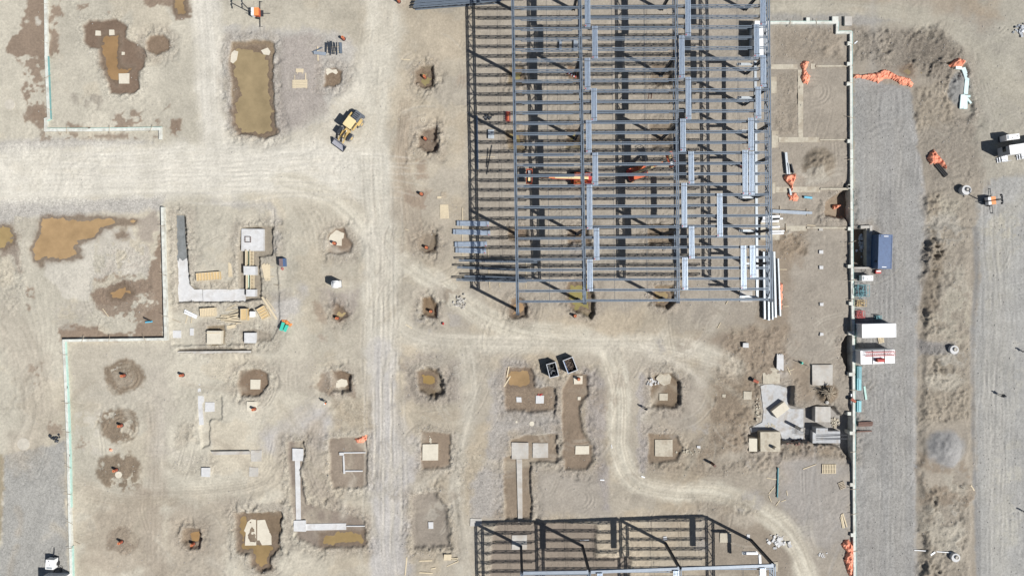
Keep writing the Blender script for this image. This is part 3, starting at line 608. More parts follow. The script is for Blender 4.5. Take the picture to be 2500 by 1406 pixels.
# random old tyre marks everywhere
for k_ in range(150):
    x0 = random.uniform(20, 2480); y0 = random.uniform(20, 1380)
    if (x0 < 950 and 340 < y0 < 500) or (110 < x0 < 560 and y0 < 320): continue
    a0 = random.choice((0, 1.57, 1.57, random.uniform(0, 3.1))) + random.uniform(-.2, .2); L = random.uniform(40, 110); cv = random.uniform(-.5, .5)
    pp = [(x0, y0)]
    for s_i in range(4):
        a0 += cv * 0.5; pp.append((pp[-1][0] + math.cos(a0) * L / 4, pp[-1][1] + math.sin(a0) * L / 4))
    tracks(pp, (-12, 12) if random.random() < .5 else (-4, 4), 2.0, random.uniform(.03, .075), None, 0.3, 0.016, 5)
for k_ in range(85):        # scraped swathes from blades and buckets
    if k_ < 40: x0 = random.uniform(440, 1000); y0 = random.uniform(500, 1390)
    elif k_ < 62: x0 = random.uniform(960, 1800); y0 = random.uniform(740, 1260)
    elif k_ < 74: x0 = random.uniform(1560, 1760); y0 = random.uniform(820, 930)
    else: x0 = random.uniform(20, 400); y0 = random.uniform(850, 1390)
    if k_ in range(62, 74): a0 = random.uniform(-.1, .55)
    else: a0 = random.uniform(0, 3.14)
    pp = [(x0, y0)]; cv = random.uniform(-.5, .5); L_ = random.uniform(60, 170)
    for s_i in range(4): a0 += cv * .5; pp.append((pp[-1][0] + math.cos(a0) * L_ / 4, pp[-1][1] + math.sin(a0) * L_ / 4))
    stroke(pp, random.uniform(6, 26), random.choice(((208,198,175), (200,186,160), (186,170,146), (214,206,190))), 8, 6, random.uniform(.3, .55), 0.3, 0.05, 4)
turns = [(x_, y_) for _r, pl_, d_, s_, c_ in PITS for x_, y_ in [tuple(np.mean(q(_r, *pl_), axis=0))]]
for k_ in range(230):
    cx_, cy_ = random.choice(turns) if random.random() < .75 else (random.uniform(1000, 2060), random.uniform(780, 1400))
    if cx_ < 420 and cy_ < 480: continue
    R0 = random.uniform(45, 110); t0_ = random.uniform(0, 6.28); t1_ = t0_ + random.uniform(.4, 1.3); ex_ = random.uniform(.7, 1.3)
    pp = [(cx_ + R0 * ex_ * math.cos(t0_ + (t1_ - t0_) * i_ / 4), cy_ + R0 * math.sin(t0_ + (t1_ - t0_) * i_ / 4)) for i_ in range(5)]
    tracks(pp, random.choice(((-11, 11), (-3, 3), (0,), (-8, -4, 4, 8))), random.uniform(1.5, 2.3), random.uniform(.03, .08), random.choice((None, (176,164,146), (206,197,178))), 0.35, random.choice((0, .02, .03)), 4)
for k_ in range(26):        # treads crossing on the haul roads
    y0 = random.uniform(365, 480); x0 = random.uniform(-20, 700)
    tracks([(x0, y0), (x0 + 120, y0 + random.uniform(-8, 8)), (x0 + 260, y0 + random.uniform(-16, 10)), (x0 + 380, y0 + random.uniform(-24, 20))], (-13, 13), 2.4, .03, random.choice(((222,214,196), (238,232,218))), 0.3, 0.008, 5)
    x0 = random.uniform(895, 975); y0 = random.uniform(300, 1200)
    tracks([(x0, y0), (x0 + random.uniform(-6, 6), y0 + 120), (x0 + random.uniform(-12, 12), y0 + 260)], (-12, 12), 2.4, .035, random.choice(((200,190,172), (222,214,198))), 0.35, 0.012, 5)
    x0 = random.uniform(2100, 2215); y0 = random.uniform(250, 1250)
    tracks([(x0, y0), (x0 + random.uniform(-8, 8), y0 + 120), (x0 + random.uniform(-16, 16), y0 + 300)], (-12, 12), 2.4, .03, random.choice(((152,149,146), (180,177,170))), 0.35, 0.01, 5)
    x0 = random.uniform(2400, 2480); y0 = random.uniform(420, 1250)
    tracks([(x0, y0), (x0 + random.uniform(-20, 8), y0 + 120), (x0 + random.uniform(-16, 16), y0 + 300)], (-12, 12), 2.4, .03, random.choice(((166,164,160), (194,190,182))), 0.4, 0.01, 5)
for k_ in range(60):        # damp or dry blotches
    x0 = random.uniform(960, 2060); y0 = random.uniform(420, 1400); r0 = random.uniform(10, 34)
    paint([(x0 + r0 * random.uniform(.6, 1.5) * math.cos(t), y0 + r0 * random.uniform(.5, 1.1) * math.sin(t)) for t in np.linspace(0, 6.28, 10)[:-1]], random.choice(((172,154,132), (182,168,148), (204,197,182), (178,172,166))), 10, 14, random.uniform(.35, .7), 0.4)
# clods scattered over rough dirt
Z += 0.035 * NT * (0.3 + ss(0.0, 0.5, NK2)) * (1 - ss(0, 1, WET))

# ---- puddles: the ground dips below a still level
PUD = [
 ('A', [(735,260),(870,240),(870,480),(960,500),(850,620),(790,580),(740,460)], 0.09, (0.235,0.145,0.066)),
 ('A', [(1275,-30),(1365,-30),(1368,105),(1300,105),(1265,50)], 0.08, (0.235,0.16,0.08)),
 ('B', [(225,350),(300,340),(420,350),(470,470),(480,560),(478,640),(470,720),(495,880),(515,965),(440,985),(250,965),(210,900),(200,800),(240,690),(195,560),(188,470)], 0.08, (0.235,0.18,0.098)),
 ('I', [(370,225),(700,215),(1000,230),(1190,250),(1180,275),(1050,285),(920,310),(880,350),(840,400),(660,460),(715,560),(640,575),(480,590),(390,590),(370,640),(310,600),(270,500),(340,380)], 0.09, (0.30,0.20,0.10)),
 ('I', [(-30,300),(90,290),(140,380),(110,450),(40,500),(-30,490)], 0.08, (0.265,0.19,0.085)),
 ('I', [(940,880),(1040,800),(1120,800),(1170,880),(1100,950),(980,950)], 0.05, (0.27,0.17,0.08)),
 ('I', [(1025,375),(1070,355),(1125,375),(1110,395),(1040,395)], 0.05, (0.24,0.16,0.10)),
 ('B', [(1550,530),(1580,505),(1640,510),(1650,570),(1640,610),(1580,615),(1550,590)], 0.10, (0.20,0.165,0.075)),
 ('K', [(255,1010),(290,970),(345,1010),(370,1060),(310,1092),(260,1080)], 0.08, (0.30,0.23,0.115)),
 ('M', [(425,1060),(480,1060),(475,1225),(640,1230),(650,1190),(665,1200),(640,1260),(610,1260),(620,1365),(560,1375),(515,1340),(510,1255),(445,1260)], 0.09, (0.22,0.15,0.065)),
 ('M', [(140,1145),(200,1145),(195,1215),(145,1215)], 0.10, (0.255,0.155,0.066)),
 ('M', [(920,1160),(1170,1145),(1170,1220),(1080,1232),(920,1230)], 0.08, (0.235,0.165,0.07)),
 ('N', [(205,225),(285,225),(290,285),(270,300),(215,290)], 0.12, (0.215,0.145,0.05)),
 ('N', [(725,200),(850,195),(860,290),(790,305),(710,300)], 0.08, (0.25,0.165,0.08)),
 ('O', [(425,-1000),(426,-1000),(426,-1001)], 0.1, (0.2,0.15,0.1)),
 ('F', [(495,1215),(600,1200),(605,1290),(510,1310)], 0.10, (0.28,0.18,0.095)),
 ('F', [(975,1045),(1120,1045),(1140,1180),(1130,1260),(1020,1250),(965,1180)], 0.12, (0.195,0.165,0.06)),
 ('G', [(510,1110),(600,1110),(620,1180),(590,1215),(520,1200)], 0.10, (0.245,0.185,0.095)),
 ('F', [(560,610),(600,610),(605,670),(560,670)], 0.08, (0.25,0.17,0.08)),
 ('F', [(1000,630),(1080,630),(1090,670),(1020,680)], 0.08, (0.255,0.17,0.09)),
 ('C', [(900,610),(960,610),(960,690),(910,690)], 0.08, (0.21,0.175,0.075)),
 ('C', [(860,1150),(950,1150),(950,1220),(860,1220)], 0.08, (0.23,0.175,0.075)),
 ('C', [(1370,1110),(1450,1110),(1450,1220),(1370,1220)], 0.08, (0.20,0.165,0.06)),
 ('E', [(1080,470),(1110,500),(1115,540),(1060,540),(1020,500)], 0.05, (0.20,0.155,0.085)),
]
PUDS = []
for rg_, pl, dep, wc in PUD:
    pl = q(rg_, *pl)
    if max(p[1] for p in pl) < -20: continue
    S, sd = sdpoly(pl, 24)
    inside = sd < 0
    if not inside.any(): continue
    lvl = float(np.median(Z[S][inside]))
    sdn = sd + 3.0 * NS[S] + 2.5 * NT[S]
    m = ss(6, -6, sdn)
    Z[S] = Z[S] * (1 - m) + (lvl - dep * ss(2, -14, sdn) + 0.03 * NS[S] + 0.015) * m
    m2 = ss(42, 6, sdn) * (1 - m); Z[S] = Z[S] * (1 - m2) + np.maximum(Z[S], lvl + 0.02 + 0.03 * np.abs(NS[S])) * m2
    lay(S, ss(6, 1, sdn) * 0.85, (136,112,88), 0.8); lay(S, ss(16, 3, sdn) * ss(-2, 3, sdn) * 0.5, (152,130,108), 0.5)
    PUDS.append((S, sd, lvl - 0.01, wc))
# flat shelves where the big objects stand, and a level outer rim
edge = np.minimum.reduce([X - gx[0], gx[-1] - X, Y - gy[0], gy[-1] - Y]); Z *= ss(0, 5, edge)
def G(x, y):
    i = min(max((x - gx[0]) / STEP, 0), NX - 1.001); j = min(max((y - gy[0]) / STEP, 0), NY - 1.001)
    i0, j0 = int(i), int(j); fi, fj = i - i0, j - j0
    return float((Z[j0, i0] * (1 - fi) + Z[j0, i0 + 1] * fi) * (1 - fj) + (Z[j0 + 1, i0] * (1 - fi) + Z[j0 + 1, i0 + 1] * fi) * fj)
def Wg(px, py):
    x, y = W(px, py); z = G(x, y); x, y = W(px, py, z); return (x, y, G(x, y))
def Gmin(pts): return min(G(x, y) for x, y in pts)

def make_ground():
    nv = NX * NY
    co = np.empty((nv + 8, 3), np.float32)
    co[:nv, 0] = X.ravel(); co[:nv, 1] = Y.ravel(); co[:nv, 2] = Z.ravel()
    B = 4000.0; x0, x1, y0, y1 = gx[0], gx[-1], gy[0], gy[-1]
    co[nv:] = [(-B,-B,0),(B,-B,0),(B,B,0),(-B,B,0),(x0,y0,0),(x1,y0,0),(x1,y1,0),(x0,y1,0)]
    idx = np.arange(nv, dtype=np.int32).reshape(NY, NX)
    quads = np.stack([idx[:-1, :-1], idx[:-1, 1:], idx[1:, 1:], idx[1:, :-1]], -1).reshape(-1, 4)
    out = np.array([(0,1,5,4),(1,2,6,5),(2,3,7,6),(3,0,4,7)], np.int32) + nv
    F = np.concatenate([quads, out]).astype(np.int32)
    me = bpy.data.meshes.new('ground')
    me.vertices.add(len(co)); me.vertices.foreach_set('co', co.ravel())
    me.loops.add(F.size); me.loops.foreach_set('vertex_index', F.ravel())
    me.polygons.add(len(F)); me.polygons.foreach_set('loop_start', np.arange(0, F.size, 4, dtype=np.int32))
    me.polygons.foreach_set('use_smooth', np.ones(len(F), bool))
    me.update(); me.validate()
    col = np.ones((nv + 8, 4), np.float32)
    col[:nv, :3] = np.clip(SOIL.reshape(-1, 3) * KAL, 0.02, 0.75); col[nv:, :3] = lc((190,180,162)) * KAL
    a = me.color_attributes.new('soil', 'FLOAT_COLOR', 'POINT'); a.data.foreach_set('color', col.ravel())
    wv = np.zeros(nv + 8, np.float32); wv[:nv] = WET.ravel()
    b = me.attributes.new('wet', 'FLOAT', 'POINT'); b.data.foreach_set('value', wv)
    rv = np.zeros(nv + 8, np.float32); rv[:nv] = ROUGH.ravel()
    me.attributes.new('churned', 'FLOAT', 'POINT').data.foreach_set('value', rv)
    sv = np.zeros(nv + 8, np.float32); sv[:nv] = STON.ravel()
    c = me.attributes.new('stony', 'FLOAT', 'POINT'); c.data.foreach_set('value', sv)
    m = bpy.data.materials.new('site_soil'); m.use_nodes = True; nt = m.node_tree; nd = nt.nodes; L = nt.links
    bs = nd['Principled BSDF']; bs.inputs['Specular IOR Level'].default_value = 0.2
    at = nd.new('ShaderNodeAttribute'); at.attribute_name = 'soil'
    aw = nd.new('ShaderNodeAttribute'); aw.attribute_name = 'wet'
    ast = nd.new('ShaderNodeAttribute'); ast.attribute_name = 'stony'
    geo = nd.new('ShaderNodeNewGeometry')
    def nz(scale, det, lo, hi, f0=0.35, f1=0.65):
        n = nd.new('ShaderNodeTexNoise'); n.inputs['Scale'].default_value = scale; n.inputs['Detail'].default_value = det; n.inputs['Roughness'].default_value = 0.7
        L.new(geo.outputs['Position'], n.inputs['Vector'])
        r = nd.new('ShaderNodeMapRange'); r.inputs['From Min'].default_value = f0; r.inputs['From Max'].default_value = f1
        r.inputs['To Min'].default_value = lo; r.inputs['To Max'].default_value = hi; L.new(n.outputs['Fac'], r.inputs['Value']); return n, r
    n1, r1 = nz(0.35, 9, 0.93, 1.06); n2, r2 = nz(2.4, 8, 0.87, 1.10)
    mul = nd.new('ShaderNodeMath'); mul.operation = 'MULTIPLY'; L.new(r1.outputs[0], mul.inputs[0]); L.new(r2.outputs[0], mul.inputs[1])
    vm = nd.new('ShaderNodeVectorMath'); vm.operation = 'SCALE'; L.new(at.outputs['Color'], vm.inputs[0]); L.new(mul.outputs[0], vm.inputs['Scale'])
    # pebbles, tighter where the ground is stony
    vo = nd.new('ShaderNodeTexVoronoi'); vo.inputs['Scale'].default_value = 5.0; L.new(geo.outputs['Position'], vo.inputs['Vector'])
    wn_ = nd.new('ShaderNodeTexWhiteNoise'); wn_.noise_dimensions = '3D'; L.new(vo.outputs['Position'], wn_.inputs['Vector'])
    pr = nd.new('ShaderNodeMapRange'); pr.inputs['To Min'].default_value = 0.72; pr.inputs['To Max'].default_value = 1.3; L.new(wn_.outputs['Value'], pr.inputs['Value'])
    fm = nd.new('ShaderNodeMapRange'); fm.inputs['From Max'].default_value = 0.35; fm.inputs['To Min'].default_value = 0.07; fm.inputs['To Max'].default_value = 0.7; L.new(ast.outputs['Fac'], fm.inputs['Value'])
    mf = nd.new('ShaderNodeMix'); mf.data_type = 'FLOAT'; mf.inputs[2].default_value = 1.0
    L.new(fm.outputs[0], mf.inputs[0]); L.new(pr.outputs[0], mf.inputs[3])
    v2 = nd.new('ShaderNodeVectorMath'); v2.operation = 'SCALE'; L.new(vm.outputs[0], v2.inputs[0]); L.new(mf.outputs[0], v2.inputs['Scale'])
    L.new(v2.outputs[0], bs.inputs['Base Color'])
    rr = nd.new('ShaderNodeMapRange'); rr.inputs['To Min'].default_value = 0.95; rr.inputs['To Max'].default_value = 0.6; L.new(aw.outputs['Fac'], rr.inputs['Value']); L.new(rr.outputs[0], bs.inputs['Roughness'])
    bp = nd.new('ShaderNodeBump'); ac = nd.new('ShaderNodeAttribute'); ac.attribute_name = 'churned'; am = nd.new('ShaderNodeMapRange'); am.inputs['To Min'].default_value = 0.28; am.inputs['To Max'].default_value = 0.72; L.new(ac.outputs['Fac'], am.inputs['Value']); L.new(am.outputs[0], bp.inputs['Strength']); bp.inputs['Distance'].default_value = 0.17; L.new(n2.outputs['Fac'], bp.inputs['Height'])
    b2 = nd.new('ShaderNodeBump'); b2.inputs['Strength'].default_value = 0.22; b2.inputs['Distance'].default_value = 0.06; b2.invert = True; L.new(vo.outputs['Distance'], b2.inputs['Height'])
    L.new(bp.outputs[0], b2.inputs['Normal']); L.new(b2.outputs[0], bs.inputs['Normal'])
    me.materials.append(m)
    o = bpy.data.objects.new('ground', me); COL.objects.link(o); o['kind'] = 'structure'
make_ground()
for i_, (S, sd, lvl, wc) in enumerate(PUDS):
    st = 2
    msk = (sd[::st, ::st] < 16); zz = Z[S][::st, ::st]; msk &= zz < lvl + 0.25
    xs, ysx = X[S][::st, ::st], Y[S][::st, ::st]; vid = {}; mb = MB()
    for j in range(msk.shape[0] - 1):
        for i in range(msk.shape[1] - 1):
            if msk[j, i] and (zz[j:j + 2, i:i + 2] < lvl + 0.02).any():
                f = []
                for a_, b_ in ((j, i), (j, i + 1), (j + 1, i + 1), (j + 1, i)):
                    if (a_, b_) not in vid: vid[(a_, b_)] = len(mb.v); mb.v.append((xs[a_, b_], ysx[a_, b_], lvl))
                    f.append(vid[(a_, b_)])
                mb.f.append(tuple(f))
    if not mb.f: continue
    wc = tuple(v * 1.12 + .015 for v in wc)
    wm = mk('muddy_water_%d' % i_, wc, 0.12, 0, 0.22, 0.35, 0, None, 0.0, 0.35)
    o = mb.build('water', wm); o['kind'] = 'structure'
# loose stones: nobody could count them
def make_stones():
    pr = STON * (1 - ss(0, 0.6, WET)); pr = pr.ravel() / pr.sum()
    pick = rng.choice(pr.size, 16000, p=pr)
    xs = X.ravel()[pick] + rng.uniform(-.08, .08, pick.size); ysx = Y.ravel()[pick] + rng.uniform(-.08, .08, pick.size); zz = Z.ravel()[pick]
    sz = 0.035 + 0.10 * rng.random(pick.size) ** 4
    base = np.array([(1,0,0),(0,1,0),(-1,0,0),(0,-1,0),(0,0,.8),(0,0,-.6)], np.float32)
    fc = np.array([(0,1,4),(1,2,4),(2,3,4),(3,0,4),(1,0,5),(2,1,5),(3,2,5),(0,3,5)], np.int32)
    V = base[None] * sz[:, None, None] * rng.uniform(.6, 1.3, (pick.size, 6, 3)); th = rng.random(pick.size) * 6.28
    c, s2 = np.cos(th)[:, None], np.sin(th)[:, None]
    V = np.stack([V[..., 0] * c - V[..., 1] * s2 + xs[:, None], V[..., 0] * s2 + V[..., 1] * c + ysx[:, None], V[..., 2] + (zz + sz * .3)[:, None]], -1)
    F = (fc[None] + (np.arange(pick.size) * 6)[:, None, None]).reshape(-1, 3)
    me = bpy.data.meshes.new('stones'); V = V.reshape(-1, 3).astype(np.float32)
    me.vertices.add(len(V)); me.vertices.foreach_set('co', V.ravel()); me.loops.add(F.size); me.loops.foreach_set('vertex_index', F.ravel().astype(np.int32))
    me.polygons.add(len(F)); me.polygons.foreach_set('loop_start', np.arange(0, F.size, 3, dtype=np.int32)); me.update(); me.validate()
    me.materials.append(mk('stone', (0.42, 0.40, 0.375), 0.9, 0, 0.4, 1.3))
    o = bpy.data.objects.new('stones', me); COL.objects.link(o)
    tag(o, 'loose grey stones scattered over the gravel and pit edges', 'stones', None, 'stuff')
make_stones()
# ------------------------------------------------------------------ foundation walls
WH = 0.45
def wall(label, path, width, z0, z1, piers=(), foam=1, foam_gap=None, pegs=True, cat='wall', topmat=None, group=None):
    """poured wall along a path of photo points (its top), insulation boards along one face"""
    pts = [W(x, y, z1) for x, y in path]
    root = thing('foundation_wall', label, cat, (pts[0][0], pts[0][1], 0), 0, group)
    ox, oy = pts[0]
    for k, (a, b) in enumerate(zip(pts[:-1], pts[1:])):
        A = Vector((a[0] - ox, a[1] - oy, 0)); B = Vector((b[0] - ox, b[1] - oy, 0)); d = (B - A).normalized()
        e = width / 2 if k < len(pts) - 2 else 0
        L = (B - A).length; n = max(1, int(L / 7.2)); s = -width / 2 if k > 0 else 0
        for i in range(n):                                    # pour sections between joints
            p0 = A + d * (s + (L + e - s) * i / n + 0.012); p1 = A + d * (s + (L + e - s) * (i + 1) / n - 0.012)
            dz = random.uniform(-.03, .03) + 0.003 * (k % 2)
            c = (p0 + p1) / 2; mb = MB().box((c.x, c.y, (z0 + z1 + dz) / 2), ((p1 - p0).length, width, z1 - z0 + dz), math.atan2(d.y, d.x))
            mb.build('wall_section', topmat or WALLC, root)
            if foam and not (foam_gap and random.random() < foam_gap):
                nrm = Vector((-d.y, d.x, 0)) * foam
                c2 = c + nrm * (width / 2 + 0.055)
                MB().box((c2.x, c2.y, (z0 + z1 - 0.06) / 2), ((p1 - p0).length - 0.06, 0.10, z1 - z0 - 0.06), math.atan2(d.y, d.x)).build('foam_board', FOAM if random.random() < .5 else FOAML, root)
        if pegs:
            mp = MB()
            t = random.uniform(1.5, 4)
            while t < L - 1:
                p = A + d * t; a2 = random.uniform(-.5, .5) + math.atan2(d.y, d.x) + 1.57
                mp.beam((p.x - math.cos(a2) * .75, p.y - math.sin(a2) * .75, z1 + 0.05), (p.x + math.cos(a2) * .75, p.y + math.sin(a2) * .75, z1 + 0.1), 0.06, 0.05)
                t += random.uniform(4.5, 7.5)
            if mp.v: mp.build('form_brace', WOODD, root)
    for (x, y, w, l) in piers:
        px, py = W(x, y, z1); MB().box((px - ox, py - oy, (z0 + z1 + 0.012) / 2), (w, l, z1 - z0 + 0.012)).build('pier', WALLC, root)
    return root
wall('long L-shaped foundation wall with pale green insulation around the muddy lot at the top left', q('A', (330,-40),(336,420),(355,862),(332,873),(332,950),(650,950),(1170,942),(1170,1020)), 0.5, -.5, .42, foam=1, foam_gap=.45)
wall('pale foundation wall along the east and south edges of the puddled lot', q('I', (1425,128),(1436,560),(1457,1290),(548,1303)), 0.46, -.6, .85, foam=0)
wall('long white foundation wall running down the left side beside the grey gravel lot', q('L', (371,26),(384,300),(398,700),(405,1000),(418,1470)), 0.46, -.5, .55, foam=1, foam_gap=.35)
pE = q('E', (90,165),(570,163),(568,234),(668,234)) + q('P', (2078,160),(2079,463),(2081,700)) + q('Q', (322,100),(324,300),(326,620),(327,1000),(330,1440))
pi_ = [(x, y, .62, .62) for x, y in q('E', (360,140),(555,138),(655,312),(652,458),(650,600),(655,1010),(657,1337)) + q('H', (790,192),(790,558),(790,880),(800,1198)) + q('Q', (305,75),(308,300),(300,515),(312,622),(314,905),(318,1180))]
pi_[1] = pi_[1][:2] + (1.1, .9)
wall('very long retaining wall with teal insulation boards along the right-hand gravel road', pE, 0.42, -2.6, .5, piers=pi_, foam=1)
single('concrete_pier', MB().box(W(*q1('E', 648,152), .5) + (0.0,), (1.3, 1.6, 1.0)), CONC, 'square grey concrete pier at the top corner of the long retaining wall', 'concrete pier')
# walls of the sunken box by the blue container
wl = thing('pit_wall', 'concrete box wall around a flooded pit beside the dark blue container', 'wall', (0,0,0))
c_ = [W(x, y, .5) for x, y in q('h', (225,120),(545,125),(590,110),(585,235),(545,250),(545,970),(600,1000),(215,1005))]
ox, oy = W(*q1('h', 545, 600), .5); wl.location = (ox, oy, 0)
def wl_box(a, b, w, nm='wall_section', z0=-1.4, z1=.5, mat=CONC):
    a = W(*q1('h', *a), z1); b = W(*q1('h', *b), z1); d = math.hypot(b[0] - a[0], b[1] - a[1])
    MB().box(((a[0] + b[0]) / 2 - ox, (a[1] + b[1]) / 2 - oy, (z0 + z1) / 2), (d, w, z1 - z0), ang(a, b)).build(nm, mat, wl)
wl_box((365,130),(555,122), .5, z1=.52); wl_box((588,95),(588,240), .42, z1=.54); wl_box((545,150),(548,985), .95, z1=.1); wl_box((215,1003),(610,1003), .3)
# interior footings on the right-hand side
def slab(rg, pts, z0, z1, mat, label, name='concrete_footing', cat='footing', group=None, bev=0.03):
    P_ = [W(x, y, z1) for x, y in q(rg, *pts)]
    return single(name, MB().prism(P_, z0, z1), mat, label, cat, group)
def rect(x0, y0, x1, y1, j=2):
    r_ = lambda: random.uniform(-j, j)
    return [(x0 + r_(), y0 + r_()), (x1 + r_(), y0 + r_()), (x1 + r_(), y1 + r_()), (x0 + r_(), y1 + r_())]
def gz(rg, x, y): return G(*W(*q1(rg, x, y)))
def pad(rg, x0, y0, x1, y1, h, mat, label, j=2, name='concrete_footing', cat='footing', sink=0.5, group=None):
    g = [gz(rg, x, y) for x in (x0, (x0 + x1) / 2, x1) for y in (y0, (y0 + y1) / 2, y1)]
    z = (h[0] if isinstance(h, tuple) else ((sum(g) / len(g)) if h > 0.3 else max(g)) + h)
    return slab(rg, rect(x0, y0, x1, y1, j), min(g) - sink, z, mat, label, name, cat, group)
